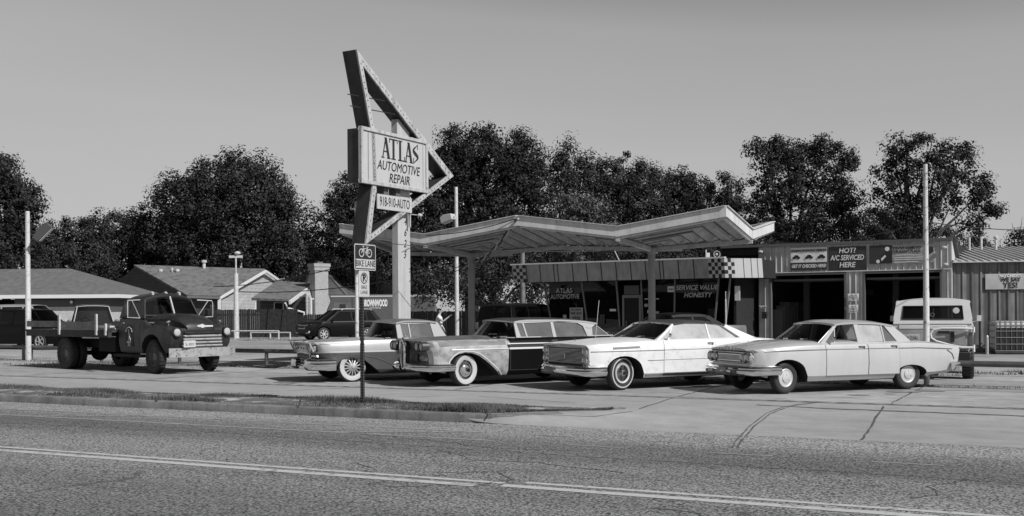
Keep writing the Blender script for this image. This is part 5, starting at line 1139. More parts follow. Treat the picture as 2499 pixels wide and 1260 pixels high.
def panel(name, label, cat, x, z, w_, h, m, lines=(), y=-.05, group=None, base=BAY, brz=BRZ, tm='black_ink', eyelets=True):
    if base is BAY: x *= BSX; w_0 = w_; sx_ = .97
    else: sx_ = 1
    c_, s_ = cos(brz), sin(brz); t = thing(name, label, cat, (base[0] + x * c_ - y * s_, base[1] + x * s_ + y * c_, z), brz, group)
    t.scale = (sx_, 1, 1)
    b = MB(); nx = 10
    b.grid([[(-w_ / 2 + w_ * i / nx, .006 * sin(i * 1.7 + j) - (.0 if j in (0, 4) else .008), -h / 2 + h * j / 4) for i in range(nx + 1)] for j in range(5)])
    b.grid([[(-w_ / 2 + w_ * i / nx, .006 * sin(i * 1.7 + j) - (.0 if j in (0, 4) else .008) + .006, -h / 2 + h * j / 4) for i in range(nx + 1)] for j in range(5)], flip=True)
    b.build('sheet', m, t, smooth=60, fix=False)
    for l in lines: text(l[0], l[1], l[3] if len(l) > 3 else tm, (l[4] if len(l) > 4 else 0, -.022, l[2]), (1, 0, 0), t, ext=.002, bold=min(.006, l[1] * .035), shear=l[5] if len(l) > 5 else 0, xs=l[6] if len(l) > 6 else 1)
    return t
def banners():
    t = panel('suspension_banner', 'white over black banner reading LEANING? BOUNCING? VEERING? above the left bay door', 'banner', 2.10, 3.54, 1.42, .86, 'banner_w',
              [('LEANING? BOUNCING? VEERING?', .12, .31, 'black_ink', 0, 0, .76), ('GET IT CHECKED HERE!', .17, -.285, 'banner_w', 0, .2, .74)], group='banners on the garage wall')
    b = MB(); b.box(-.71, .71, -.020, -.010, -.43, -.14); b.build('lower_band', 'banner_d', t, smooth=0)
    for x in (-.48, .02, .5):   # little car pictograms
        b = MB(); b.prism([(x - .15, .0), (x - .15, .05), (x - .09, .07), (x - .05, .13), (x + .06, .13), (x + .10, .07), (x + .15, .05), (x + .15, 0)], lambda a, z, q: (a, -.016 - .006 * q, z + .02))
        b.lathe([(.035, -.025), (0, -.026)], (x - .09, 0, .02), 'y', 10); b.lathe([(.035, -.025), (0, -.026)], (x + .09, 0, .02), 'y', 10); b.build('car_symbol', 'black_ink', t, smooth=0)
    panel('cooling_banner', 'dark banner reading HOT? A/C SERVICED HERE between the two other wall banners', 'banner', 3.64, 3.51, 1.42, .90, 'banner_d',
          [('HOT?', .27, .29, 'banner_w', 0, .15, .95), ('A/C SERVICED', .27, .02, 'banner_w', 0, .15, .74), ('HERE', .27, -.25, 'banner_w', 0, .15, .95)], group='banners on the garage wall')
    t = panel('battery_banner', 'long grey banner reading YOU\'VE COME TO THE RIGHT PLACE above the right bay door', 'banner', 5.73, 3.62, 2.36, .68, 'banner_g',
              [("YOU'VE COME TO", .125, .21, 'black_ink', .18, 0, 1.0), ('THE RIGHT PLACE.', .125, .08, 'black_ink', .18, 0, 1.0), ('Proudly serving the neighbourhood with parts and service', .04, -.04, 'banner_w', .2, 0, .9)], group='banners on the garage wall')
    b = MB(); b.box(-1.18, -.34, -.020, -.010, -.34, .34); b.build('photo_ground', 'banner_d', t, smooth=0)
    b = MB(); b.prism([(-.60, .08), (-.46, .10), (-.36, .02), (-.35, -.30), (-.75, -.30), (-.72, -.05)], lambda a, z, q: (a, -.022 - .004 * q, z)); b.build('photo_figure', 'black_ink', t, smooth=0)
    b = MB(); b.lathe([(.085, -.026), (0, -.027)], (-.52, 0, .20), 'y', 14); b.prism([(-.75, -.16), (-.60, -.02), (-.56, -.08), (-.72, -.25)], lambda a, z, q: (a, -.027 - .003 * q, z)); b.lathe([(.07, -.028), (0, -.029)], (-.86, 0, -.26), 'y', 10); b.build('photo_skin', 'banner_w', t, smooth=0)
    for z in (-.14, -.21, -.30):
        b = MB(); b.box(-.28, .9 - .3 * (z < -.25), -.020, -.012, z - .012, z + .012); b.build('stripe', 'banner_w', t, smooth=0)
    b = MB(); b.prism([(.82, .02), (.80, .16), (.92, .24), (1.12, .22), (1.14, .05), (1.0, -.04)], lambda a, z, q: (a, -.016 - .008 * q, z)); b.build('battery_picture', 'banner_d', t, smooth=0)
    panel('wall_notice', 'small white notice high on the pillar between the bays', 'sign', 3.88, 2.04, .42, .28, 'banner_w', [('PLEASE DO NOT', .034, .07), ('BLOCK THE DOOR', .034, -.0), ('OR RAMP', .034, -.07)], y=-.09, group='notices on the pillar')
    panel('wall_notice', 'small white notice low on the pillar between the bays', 'sign', 3.88, 1.61, .36, .30, 'banner_w', [('Vehicle Left', .034, .08), ('Over 30 Days', .034, .02), ('Subject to', .034, -.04), ('Storage Fees', .034, -.10)], y=-.09, group='notices on the pillar')
    panel('key_drop_sign', 'narrow white sign reading KEY DROP at the left edge of the garage', 'sign', .18, 1.70, .30, .10, 'banner_w', [('KEY DROP', .065, 0)])
    t = thing('key_drop_box', 'black key drop box below the white sign on the garage corner', 'box', (BAY[0] + .2 * cos(BRZ), BAY[1] + .2 * sin(BRZ) - .12, 1.25), BRZ)
    b = MB(); b.box(-.09, .09, -.06, .06, 0, .26); b.build('case', 'blk', t, bevel=.01); b = MB(); b.box(-.06, .06, -.07, -.06, .19, .205); b.build('slot', 'wallgrey', t)
banners()
def annex():
    rz = radians(-11); base = (15.93, 38.62, 0)
    root = thing('garage_annex', 'low ribbed metal annex with a sloping metal roof at the right edge', 'building', base, rz)
    Lx = 9; ze = 3.24
    b = MB(); b.box(0, Lx, 0, .12, 0, ze); b.build('wall', 'annexrib', root, smooth=0)
    b = MB()
    for i in range(29): x = .05 + .305 * i; b.prism([(x, .002), (x + .02, -.04), (x + .07, -.04), (x + .09, .002)], lambda a, c_, t_: (a, c_, .02 + (ze - .03) * t_))
    b.build('wall_ribs', 'annexrib', root, smooth=0)
    b = MB(); b.hexa([(-.0, -.25, ze + .003), (Lx, -.25, ze + .003), (Lx, 6, 4.05), (-.0, 6, 4.05), (0, -.25, ze + .04), (Lx, -.25, ze + .04), (Lx, 6, 4.10), (0, 6, 4.10)]); 
    for i in range(36): x = .02 + .25 * i; b.hexa([(x, -.26, ze + .04), (x + .05, -.26, ze + .04), (x + .05, 6, 4.10), (x, 6, 4.10), (x, -.26, ze + .09), (x + .05, -.26, ze + .09), (x + .05, 6, 4.15), (x, 6, 4.15)])
    b.build('roof', 'roofmetal', root, smooth=0)
    for x in (1.6, 2.05, 2.6):
        q = MB(); q.lathe([(.05, 3.7), (.05, 4.42), (.0, 4.42)], (x, 4.5, 0), 'z', 10)
        if x > 2.5: q.lathe([(.09, 4.36), (.10, 4.44), (.02, 4.50)], (x, 4.5, 0), 'z', 10)
        q.build('roof_vent', 'pale', root)
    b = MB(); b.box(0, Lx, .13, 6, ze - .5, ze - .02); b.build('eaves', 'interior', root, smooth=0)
    t = panel('credit_banner', 'wrinkled pale banner reading NO CREDIT? WE SAY YES! on the annex wall', 'banner', 1.95, 2.55, 1.62, .56, 'credit',
              [('NO CREDIT?', .13, .20, 'banner_w', .03), ('WE SAY', .19, .06, 'black_ink', .03), ('YES!', .27, -.14, 'black_ink', .03)], y=-.08, base=base, brz=rz)
    # caged liquid tank against the wall
    c_, s_ = cos(rz), sin(rz); x, y = 1.72, -1.05
    t = thing('caged_tank', 'pale plastic tank in a steel cage standing by the annex wall', 'tank', (base[0] + x * c_ - y * s_, base[1] + x * s_ + y * c_, 0), rz)
    b = MB(); b.box(-.58, .58, -.48, .48, .18, 1.13); b.build('tank', 'tankplastic', t, bevel=.06)
    b = MB(); b.box(-.58, .58, -.485, -.48, .16, .92); b.build('dark_panel', 'blk', t, smooth=0)  # black sheet over the lower front of the tank
    b = MB()
    for i in range(8):
        xx = -.6 + 1.2 * i / 7; b.tube([(xx, -.5, .1), (xx, -.5, 1.15)], .011, 5); b.tube([(xx, .5, .1), (xx, .5, 1.15)], .011, 5); b.tube([(xx, -.5, 1.15), (xx, .5, 1.15)], .010, 5)
    for z in (.12, .35, .58, .80, 1.0, 1.15): b.tube([(-.6, -.5, z), (.6, -.5, z), (.6, .5, z), (-.6, .5, z), (-.6, -.5, z)], .014, 5)
    b.build('cage', 'cage', t); b = MB(); b.box(-.6, .6, -.5, .5, .03, .14); b.build('pallet', 'woodd', t)
    p = G(2409, 865); t = thing('bollard', 'short pale steel bollard left of the caged tank', 'bollard', (p.x, p.y, 0)); b = MB(); b.lathe([(.055, 0), (.055, .62), (.03, .66), (0, .66)], axis='z', n=14); b.build('post', 'polegrey', t)
annex()

# ================================================================== BIG ARROW SIGN
def arrow_sign():
    O = Vector((-3.996, 28, 0)); rz = radians(60)
    root = thing('arrow_sign', 'tall rusty arrow shaped roadside sign on a pale rectangular pole, board reading ATLAS AUTOMOTIVE REPAIR', 'sign', O, rz)
    out = [(-.12, 8.50), (.48, 6.45), (.54, 5.06), (.20, 3.41), (4.48, 5.67)]
    inn = [(.14, 8.12), (.64, 6.47), (.70, 5.08), (.43, 3.68), (4.14, 5.64)]
    for m_, y0, y1, nm, k in (('signmetal', .0, .43, 'arrow_frame', 0), ('signrim', -.05, -.002, 'arrow_rim', 1)):
        b = MB()
        for i in range(5):
            j = (i + 1) % 5; b.prism([out[i], out[j], inn[j], inn[i]], lambda a, z, t_: (a, y0 + (y1 - y0) * t_, z))
        b.build(nm, m_, root, smooth=0)
    b = MB()
    for (p, q, p2, q2) in [(out[i], out[(i + 1) % 5], inn[i], inn[(i + 1) % 5]) for i in range(5)]:
        a = Vector(((p[0] + p2[0]) / 2, 0, (p[1] + p2[1]) / 2)); c_ = Vector(((q[0] + q2[0]) / 2, 0, (q[1] + q2[1]) / 2)); k = int((c_ - a).length / .16)
        for j in range(1, k): v = a + (c_ - a) * j / k; b.box(v.x - .014, v.x + .014, -.056, -.051, v.z - .014, v.z + .014)
    b.build('bulb_holes', 'black_ink', root, smooth=0)
    b = MB(); b.box(1.88, 2.46, .12, .33, 0, 7.0); b.build('pole', 'polecream', root, bevel=.01)
    b = MB(); b.box(.05, 3.05, .02, .42, 5.05, 6.48); b.build('sign_box', 'signmetal', root, smooth=0)
    b = MB(); x0, x1, z0, z1, w_ = .0, 3.08, 5.02, 6.52, .09
    for q in ((x0, x1, z1 - w_, z1), (x0, x1, z0, z0 + w_), (x0, x0 + w_, z0 + w_, z1 - w_), (x1 - w_, x1, z0 + w_, z1 - w_)): b.box(q[0], q[1], -.09, .02, q[2], q[3])
    b.build('sign_border', 'signrim', root, smooth=0, bevel=.01)
    b = MB(); b.box(x0 + w_, x1 - w_, -.05, .018, z0 + w_, z1 - w_); face = b.build('sign_panel', 'signface', root, smooth=0)
    b = MB(); b.box(.32, .345, -.056, -.05, z0 + .12, z1 - .12); b.box(2.86, 2.875, -.056, -.05, z0 + .12, z1 - .12); b.build('panel_joint', 'mull', root, smooth=0)
    # serif word built from strokes: (x0,z0,x1,z1,width)
    def glyph(name, strokes, x, z, h, w_):
        b = MB()
        for s_ in strokes:
            if len(s_) == 5:
                a, c_, d, e, t_ = s_; b.prism([(x + (a - t_ / 2) * w_, z + c_ * h), (x + (a + t_ / 2) * w_, z + c_ * h), (x + (d + t_ / 2) * w_, z + e * h), (x + (d - t_ / 2) * w_, z + e * h)], lambda p, q, k: (p, -.062 + .008 * k, q))
            else:
                a, c_, d, e = s_; b.box(x + a * w_, x + d * w_, -.0625, -.054, z + c_ * h, z + e * h)
        b.build(name, 'black_ink', face, smooth=0)
    H_, Z_ = .56, 5.80
    A = [(.12, 0, .50, 1, .10), (.88, 0, .50, 1, .26), (.22, .30, .72, .35), (-.04, 0, .32, .04), (.66, 0, 1.10, .04)]
    T = [(.40, 0, .62, 1), (.0, .95, 1.0, 1.001), (.0, .80, .05, .96), (.95, .80, 1.0, .96), (.25, 0, .77, .04)]
    Lg = [(.18, 0, .42, 1), (.02, 0, .95, .05), (.88, .05, .95, .24), (.04, .96, .58, 1.001)]
    for k, (gl, x, ww) in enumerate(((A, .92, .36), (T, 1.26, .38), (Lg, 1.66, .34), (A, 1.98, .36))): glyph('letter', gl, x, Z_, H_, ww)
    b = MB(); cx, cz = 2.50, Z_ + H_ / 2; pts = []
    for i in range(25):
        t_ = i / 24; a = t_ * 2 - 1; pts.append((cx + .105 * -sin(a * 4.1) * (1 - .1 * abs(a)), cz - .255 * a * -1))
    L1, L2 = [], []
    for i, (x, z) in enumerate(pts):
        p, q = pts[max(0, i - 1)], pts[min(24, i + 1)]; dx, dz = q[0] - p[0], q[1] - p[1]; l = sqrt(dx * dx + dz * dz); t_ = .012 + .038 * sin(pi * i / 24)**2
        L1.append((x - dz / l * t_, -.062, z + dx / l * t_)); L2.append((x + dz / l * t_, -.062, z - dx / l * t_))
    b.grid([L1, L2]); b.box(cx + .085, cx + .105, -.0625, -.055, cz + .13, cz + .28); b.box(cx - .105, cx - .085, -.0625, -.055, cz - .28, cz - .12); b.build('letter', 'black_ink', face, smooth=0)
    X = (1, 0, 0)
    text('AUTOMOTIVE', .36, 'black_ink', (1.70, -.058, 5.585), X, face, ext=.003, shear=.22, xs=.86); text('REPAIR', .36, 'black_ink', (1.72, -.058, 5.27), X, face, ext=.003, shear=.22, xs=.86)
    b = MB(); b.box(.70, 2.30, -.06, -.03, 4.40, 4.80); ph = b.build('phone_board', 'signface', root, smooth=0)
    text('918-910-AUTO', .36, 'black_ink', (1.50, -.064, 4.60), X, ph, ext=.003, xs=.60)
    b = MB(); b.beam((2.30, .02, 4.85), (2.30, .02, 4.0), .05, .05); b.build('bracket', 'signrim', root, smooth=0)
    for i, ch in enumerate('4625'): addtext(root, ch, .30, 'black_ink', (2.22 - .012 * i, .112, 4.15 - .31 * i), X, name='house_number', ext=.003, shear=.3, xs=.75)
    for z, x0, x1 in ((7.34, -.2, 1.15), (7.05, -.1, 1.6)):
        b = MB(); b.tube([(x0, .2, z), (x1, .0, z + .02)], .014, 5); b.build('tie_rod', 'wire', root)
    b = MB(); b.tube([(2.46, .1, 4.38), (2.62, -.05, 4.36)], .012, 5); b.sphere((2.66, -.08, 4.36), .07, n=8, k=5, sc_=(1.3, 1, .8)); b.build('spot_lamp', 'lamppale', root)
    b = MB(); b.tube([(2.2, .3, 7.0), (2.2, .3, 7.12)], .02, 5); b.box(2.1, 2.7, .25, .32, 7.10, 7.14); b.build('top_bracket', 'signrim', root, smooth=0)
    b = MB(); b.box(1.15, 1.35, .05, .3, 4.82, 5.03); b.box(1.7, 1.9, .05, .3, 4.82, 5.03); b.build('ballast_box', 'wallgrey', root, smooth=0)
arrow_sign()
def bike_sign():
    p = G(885, 988); rz = radians(61); c_, s_ = cos(rz), sin(rz)
    post = thing('sign_post', 'dark perforated square steel post standing in the grass verge', 'post', (p.x, p.y, 0), rz)
    b = MB(); zt = P(885, 600, p.y).z + .05; b.box(-.028, .028, -.028, .028, 0, zt); b.build('tube', 'blk', post, bevel=.003)
    b = MB()
    for i in range(int(zt / .05)): b.box(-.008, .008, -.0295, -.028, .03 + .05 * i, .045 + .05 * i); b.box(-.0295, -.028, -.008, .008, .03 + .05 * i, .045 + .05 * i)
    b.build('holes', 'mull', post, smooth=0)
    def board(name, label, zc, w_, h, xo):
        t = thing(name, label, 'road sign', (p.x + xo * c_, p.y + xo * s_, zc), rz)
        def rr(w, h, r, y0, y1, m, nm, par=t):
            pts = []
            for cx, cz, a0 in ((w / 2 - r, h / 2 - r, 0), (-w / 2 + r, h / 2 - r, 90), (-w / 2 + r, -h / 2 + r, 180), (w / 2 - r, -h / 2 + r, 270)):
                for k in range(5): a = radians(a0 + 22.5 * k); pts.append((cx + r * cos(a), cz + r * sin(a)))
            b = MB(); b.prism(pts, lambda a, z, q: (a, y0 + (y1 - y0) * q, z)); return b.build(nm, m, par, smooth=0)
        rr(w_, h, .035, -.034, -.030, 'signface', 'plate'); return t, rr
    X = (1, 0, 0)
    z1 = P(889, 628, p.y).z
    t, rr = board('bike_lane_sign', 'black and white sign with a bicycle and BIKE LANE, the upper sign on the post', z1, .62, .46, .06)
    rr(.585, .425, .025, -.036, -.034, 'black_ink', 'black_field')
    b = MB(); b.box(-.275, .275, -.038, -.036, -.195, -.035); b.build('word_panel', 'signface', t, smooth=0)
    addtext(t, 'BIKE LANE', .155, 'black_ink', (0, -.041, -.115), X, ext=.002, xs=.78)
    b = MB()
    for cx in (-.115, .115): b.lathe([(.076, -.038), (.076, -.041), (.058, -.041), (.058, -.038)], (cx, 0, .075), 'y', 22)
    for a in [((-.115, .075), (-.055, .15)), ((-.055, .15), (.055, .15)), ((-.055, .15), (.01, .07)), ((.01, .07), (.055, .15)), ((.01, .07), (.115, .075)), ((.055, .15), (.115, .075)), ((-.055, .15), (-.07, .185)), ((.055, .15), (.05, .18)), ((.02, .18), (.085, .18)), ((-.09, .185), (-.04, .19)), ((.01, .07), (.02, .03))]:
        b.beam((a[0][0], -.0395, a[0][1]), (a[1][0], -.0395, a[1][1]), .012, .004, up=(0, 1, 0)) if False else b.tube([(a[0][0], -.039, a[0][1]), (a[1][0], -.039, a[1][1])], .0075, 5)
    b.build('bicycle_symbol', 'signface', t, smooth=30)
    z2 = P(889, 693, p.y).z
    t, rr = board('no_parking_sign', 'narrow white no parking sign reading BIKE LANE, the lower sign on the post', z2, .31, .46, .02)
    b = MB(); b.lathe([(.098, -.034), (.098, -.038), (.084, -.038), (.084, -.034)], (0, 0, .10), 'y', 24); b.beam((-.06, -.036, .16), (.06, -.036, .04), .004, .014, up=(0, 1, 0)); b.build('ban_ring', 'black_ink', t)
    addtext(t, 'P', .17, 'black_ink', (0, -.038, .10), X, ext=.002, bold=.006)
    addtext(t, 'BIKE', .085, 'mull', (0, -.038, -.06), X, ext=.002); addtext(t, 'LANE', .085, 'mull', (0, -.038, -.15), X, ext=.002)
    for f_ in (.15, -.15):
        pass
bike_sign()

# ================================================================== POLES, RAILS, FLOODLIGHTS, WIRES
def pole(px, pyt, Y, r0, r1, m, label, z=None, name='light_pole'):
    top = P(px, pyt, Y); t = thing(name, label, 'pole', (top.x, Y, 0))
    b = MB(); b.lathe([(r0, 0), (r0, top.z * .42), (r0 * .93, top.z * .425), (r1, top.z), (0, top.z)], axis='z', n=16); b.build('shaft', m, t); return t, top.z
pl, zl = pole(67, 516, 37.4, .095, .075, 'polewhite', 'flaking white metal pole at the left edge of the lot')
pr, zr = pole(2258, 401, 22.6, .062, .045, 'polewhite', 'flaking white metal pole behind the nearest white sedan')
pm, zm_ = pole(869, 494, 30.6, .055, .040, 'polewhite', 'slim white metal pole behind the bicycle sign')
pb, zq = pole(1113, 457, 44.0, .085, .07, 'pale', 'weathered pale pole rising behind the canopy near the arrow sign')
def flood(px, py, Y, label, tilt, yaw, m, px0, py0, w_=.62):
    p = P(px, py, Y); q = P(px0, py0, Y); t = thing('floodlight', label, 'floodlight', p, yaw)
    b = MB(); b.prism([(-.5 * w_, -.12), (.5 * w_, -.17), (.5 * w_, .10), (.2 * w_, .17), (-.5 * w_, .12)], lambda a, z, k: (a * cos(tilt) - z * sin(tilt), -.17 + .34 * k, a * sin(tilt) + z * cos(tilt))); b.build('housing', m, t, bevel=.02)
    rel = Vector(q) - Vector(p); rel.rotate(Matrix.Rotation(-yaw, 3, 'Z'))
    b = MB(); b.tube([(-.5 * w_ * cos(tilt), 0, -.5 * w_ * sin(tilt)), tuple(rel)], .035, 8); b.build('arm', 'lampdark', t)
    b = MB(); b.prism([(-.4 * w_, -.145), (.44 * w_, -.185), (.44 * w_, -.17), (-.4 * w_, -.13)], lambda a, z, k: (a * cos(tilt) - z * sin(tilt), -.13 + .26 * k, a * sin(tilt) + z * cos(tilt))); b.build('glass', 'lens', t)
flood(104, 567, 37.2, 'dark box floodlight tilted upward beside the left pole', radians(50), radians(10), 'lampdark', 74, 597, .72)
flood(1093, 533, 43.8, 'pale box floodlight mounted on the pole behind the canopy', radians(-12), radians(150), 'lamppale', 1109, 552, .56)
def rails():
    base = Vector((-7.53, 32.08, 0)); d = (Vector((9.73, 22, 0)) - base).normalized()
    for i, (a, b_) in enumerate(((-22, -11.3), (-11.0, 3.0), (8.6, 15.3), (15.5, 27))):
        t = thing('pipe_rail', ['low grey pipe rail left of the old flatbed truck', 'low grey pipe rail behind the flatbed truck front wheels, ending at a short post', 'low pipe rail hidden behind the parked old cars', 'low grey pipe rail right of the white sedan'][i], 'rail', base + d * a)
        L_ = b_ - a; b = MB(); b.tube([(0, 0, .47), tuple(d * L_ + Vector((0, 0, .47)))], .065, 10); b.build('pipe', 'rail', t)
        for k in range(int(L_ / 3.6) + 2):
            if (i == 2 and k == 0) or (i == 3 and k in (1, 2)): continue
            s_ = min(L_ - .07, .07 + k * 3.7); b = MB(); b.tube([tuple(d * s_), tuple(d * s_ + Vector((0, 0, .47)))], .055, 10); b.build('post', 'rail', t)
rails()
def utility():
    p = G(577, 826); t = thing('meter_pole', 'pale pole with a small crossbar and lamp beside the board fence', 'pole', (p.x, p.y, 0))
    ztop = P(577, 618, p.y).z; zm2 = P(577, 668, p.y).z
    b = MB(); b.lathe([(.17, 0), (.14, zm2), (0, zm2)], axis='z', n=14); b.build('shaft', 'pale', t)
    b = MB(); b.tube([(0, 0, zm2), (0, 0, ztop)], .05, 8); b.box(-.42, .42, -.05, .05, ztop - .3, ztop - .15); b.sphere((.1, 0, ztop), .2, n=8, k=5, sc_=(1, 1, .6)); b.build('crossbar', 'pale', t)
    # pole stub behind the office left end, brown
    q = P(1275, 625, 49); t2 = thing('wooden_pole', 'short dark wooden pole left of the office checkerboard', 'pole', (q.x, 49, 0)); b = MB(); b.lathe([(.13, 0), (.10, q.z + .4), (0, q.z + .4)], axis='z', n=12); b.build('shaft', 'wood', t2)
utility()
def wire(a, b_, sag, label, r=.012, m='wire', name='overhead_wire', grp='overhead wires'):
    a, b_ = Vector(a), Vector(b_); pts = [a + (b_ - a) * (i / 14) - Vector((0, 0, sag * 4 * (i / 14) * (1 - i / 14))) for i in range(15)]
    b = MB(); b.tube([p - a for p in pts], r, 5); o = b.build(name, m, None); o.location = a; tag(o, label, 'wire', grp); return o
wire(P(1258, 534, 31.0), P(1040, 575, 31.8), .10, 'wire from the sign pole up to the canopy peak', .014)
wire(P(905, 590, 28.3), P(1500, 612, 30.2), .12, 'thin wire under the canopy front edge', .010)
wire(P(1000, 590, 29.6), P(1100, 685, 40), .1, 'thin wire running down behind the sign pole', .010)
wire(P(520, 700, 74), P(965, 607, 60), .5, 'long wire crossing in front of the house roofs', .03)
wire(P(577, 712, 73.6), P(980, 680, 60), .3, 'lower wire crossing in front of the chimney', .03)
wire(P(2258, 541, 22.6), P(2560, 562, 24), .06, 'wire leaving the right pole toward the right edge', .010)
wire(P(2258, 541, 22.6), P(1835, 585, 31), .25, 'wire from the right pole to the canopy corner', .010)
wire(P(1250, 600, 40), P(1205, 770, 52), 0, 'stay wire leaning left behind the canopy post', .02); wire(P(1285, 600, 48), P(1195, 760, 58), 0, 'stay wire leaning left beside the wooden pole', .018)
wire(P(1496, 605, 46), P(1515, 645, 46), 0, 'short stay wire above the office roof', .025, 'pale')
def rope():
    a, b_ = P(1262, 534, 30.9), P(1120, 655, 37); pts = [a + (b_ - a) * (i / 60) - Vector((0, 0, .35 * 4 * (i / 60) * (1 - i / 60))) for i in range(61)]
    t = thing('twisted_cable', 'thick twisted cable hanging from the canopy peak down to the left', 'cable', a)
    for k in (0, 1):
        b = MB(); q = []
        for i, p in enumerate(pts): an = i * .55 + pi * k; q.append(p - a + Vector((cos(an) * .035, 0, sin(an) * .035)))
        b.tube(q, .024, 6); b.build('strand', ['pale', 'wire'][k], t)
rope()
for x0, y0, x1, y1, Y0, Y1, sg in ((1010, 643, 1110, 640, 30, 44, .3), (1010, 650, 1150, 641, 30, 40, .3), (1010, 673, 1200, 630, 30, 42, .05)):
    wire(P(x0, y0, Y0), P(x1, y1, Y1), sg, {643: 'upper slack wire between the sign pole and the pale pole', 650: 'middle slack wire between the sign pole and the canopy post', 673: 'lowest straight wire from the sign pole toward the canopy'}[y0], .012)

# ================================================================== OLD FLATBED TRUCK
def flatbed():
    rz = radians(140); loc = (-8.377, 28.85, 0)
    rows = [
        [(.16, .84, .62), (.5, .90, .55), (1.35, .92, .52), (1.6, .86, .52), (2.72, .84, .56)],
        [(.10, .92, .80), (.4, 1.0, .82), (1.2, 1.02, .75), (1.6, .93, .72), (2.74, .88, .78)],
        [(.05, .92, 1.0), (.35, 1.0, 1.05), (1.1, 1.0, 1.02), (1.6, .94, 1.0), (2.75, .89, 1.05)],
        [(.08, .86, 1.16), (.4, .95, 1.24), (.95, .96, 1.25), (1.45, .92, 1.18), (1.7, .92, 1.3), (2.75, .88, 1.33)],
        [(.14, .70, 1.23), (.45, .80, 1.32), (.95, .82, 1.33), (1.3, .80, 1.27), (1.55, .87, 1.46), (2.74, .86, 1.48)],
        [(.2, .48, 1.18), (.5, .55, 1.26), (.95, .58, 1.26), (1.3, .62, 1.28), (1.55, .72, 1.49), (2.72, .7, 1.5)],
        [(.2, 0, 1.18), (.5, 0, 1.26), (.95, 0, 1.26), (1.3, 0, 1.28), (1.55, 0, 1.49), (2.72, 0, 1.5)]]
    a = [(.40, -.2), (.40, .62), (.46, .82), (.60, .98), (.80, 1.06), (1.02, 1.06), (1.22, .98), (1.38, .82), (1.47, .60), (1.49, -.2)]
    c = Car('flatbed_truck', 'rusty dark old flatbed truck with split windshield, pitted white bumper and plank bed', 'truck', loc, rz, rows, [a], ['truckpaint', 'under'], depth=.5)
    r = c.root
    hr = [[(.08, .42, 1.10), (.5, .52, 1.16), (1.60, .78, 1.25)], [(.06, .44, 1.24), (.3, .50, 1.38), (.8, .60, 1.46), (1.60, .80, 1.46)],
          [(.08, .36, 1.33), (.35, .42, 1.47), (.8, .50, 1.55), (1.60, .66, 1.56)], [(.10, .18, 1.36), (.35, .2, 1.51), (.8, .27, 1.60), (1.60, .36, 1.62)], [(.11, 0, 1.37), (.35, 0, 1.52), (.8, 0, 1.615), (1.60, 0, 1.635)]]
    N = 20; gr = []
    for k in hr: gr.append([(k[0][0] + (k[-1][0] - k[0][0]) * i / N, pchip([(p[0], p[1]) for p in k], k[0][0] + (k[-1][0] - k[0][0]) * i / N), pchip([(p[0], p[2]) for p in k], k[0][0] + (k[-1][0] - k[0][0]) * i / N)) for i in range(N + 1)])
    b = MB(); nr = [[(x, -y, z) for x, y, z in q] for q in gr]; b.grid(nr); b.grid(gr)
    for i in range(len(gr) - 1): b.add([nr[i][0], nr[i + 1][0], gr[i + 1][0], gr[i][0]], [(0, 1, 2, 3)])
    hood = b.build('hood', 'truckpaint', r, smooth=50)
    b = MB(); b.tube([(p[0], p[1] + .004, p[2]) for p in gr[1]], .008, 5); b.tube([(p[0], -p[1] - .004, p[2]) for p in gr[1]], .008, 5); b.build('seam', 'under', hood)
    zb = 1.50; E_ = [(1.66, 2.02), (1.85, 2.07), (2.3, 2.07), (2.62, 2.0)]
    fr = [[(1.44, zb), (1.58, zb), (1.76, 1.97), (1.66, 2.03)], [(1.66, 2.03), (1.76, 1.93), (2.0, 1.96), (2.35, 1.95), (2.62, 1.96), (2.62, 2.02), (2.3, 2.075), (1.85, 2.075)],
          [(2.36, zb), (2.74, zb), (2.66, 2.0), (2.32, 1.98)], [(1.5, zb), (2.6, zb), (2.6, zb + .06), (1.5, zb + .06)]]
    c.greenhouse(dict(zb=zb, yb=.87, k=.26, edge=E_, crown=.13, cf=.9, over=.0, rth=.09, frames=fr, roofmats=['truckpaint', 'truckpaint'],
        panes=[[(1.60, zb + .06), (2.36, zb + .06), (2.33, 1.95), (1.78, 1.93)]], wind=(1.46, 1.66, .10, .06), back=(2.72, 2.64, .05, .04), rim='blk', framemat='truckpaint', glass='glassd', wglass='glass', wzb=1.57, bglass='glass', farglass='glassd'))
    # cab back with two rear lights let through
    b = MB(); b.prism([(-.78, 1.48), (.78, 1.48), (.72, 1.98), (-.72, 1.98)], lambda y, z, t: (2.70 + .03 * t, y, z)); b.build('cab_back', 'truckpaint', r, smooth=0)
    for sg in (-1, 1): b = MB(); b.box(2.69, 2.698, sg * .38 - .2, sg * .38 + .2, 1.60, 1.86); b.build('rear_window', 'glassbright', r, smooth=0)
    b = MB(); W_ = c.wrows; b.tube([Vector(W_[i][7]) + Vector((-.02, 0, 0)) for i in range(7)], .025, 6); b.build('windshield_bar', 'hubsilver', r)
    b = MB(); b.box(1.55, 1.75, -.75, .75, 1.4, 1.53, 0); b.box(2.1, 2.6, -.7, .7, 1.05, 1.2, 0); b.box(2.5, 2.66, -.7, .7, 1.2, 1.62, 0); b.build('seats', 'dash', r, smooth=0)
    b = MB(); ctr = Vector((1.88, -.38, 1.52)); b.tube([ctr + Vector((.09 * sin(t), .21 * cos(t), .18 * sin(t))) for t in [2 * pi * i / 18 for i in range(19)]], .013, 6); b.build('steering_wheel', 'blkgloss', r)
    c.door(1.62, 2.62, 1, 4, (2.5, 1.36), 'oldchrome')
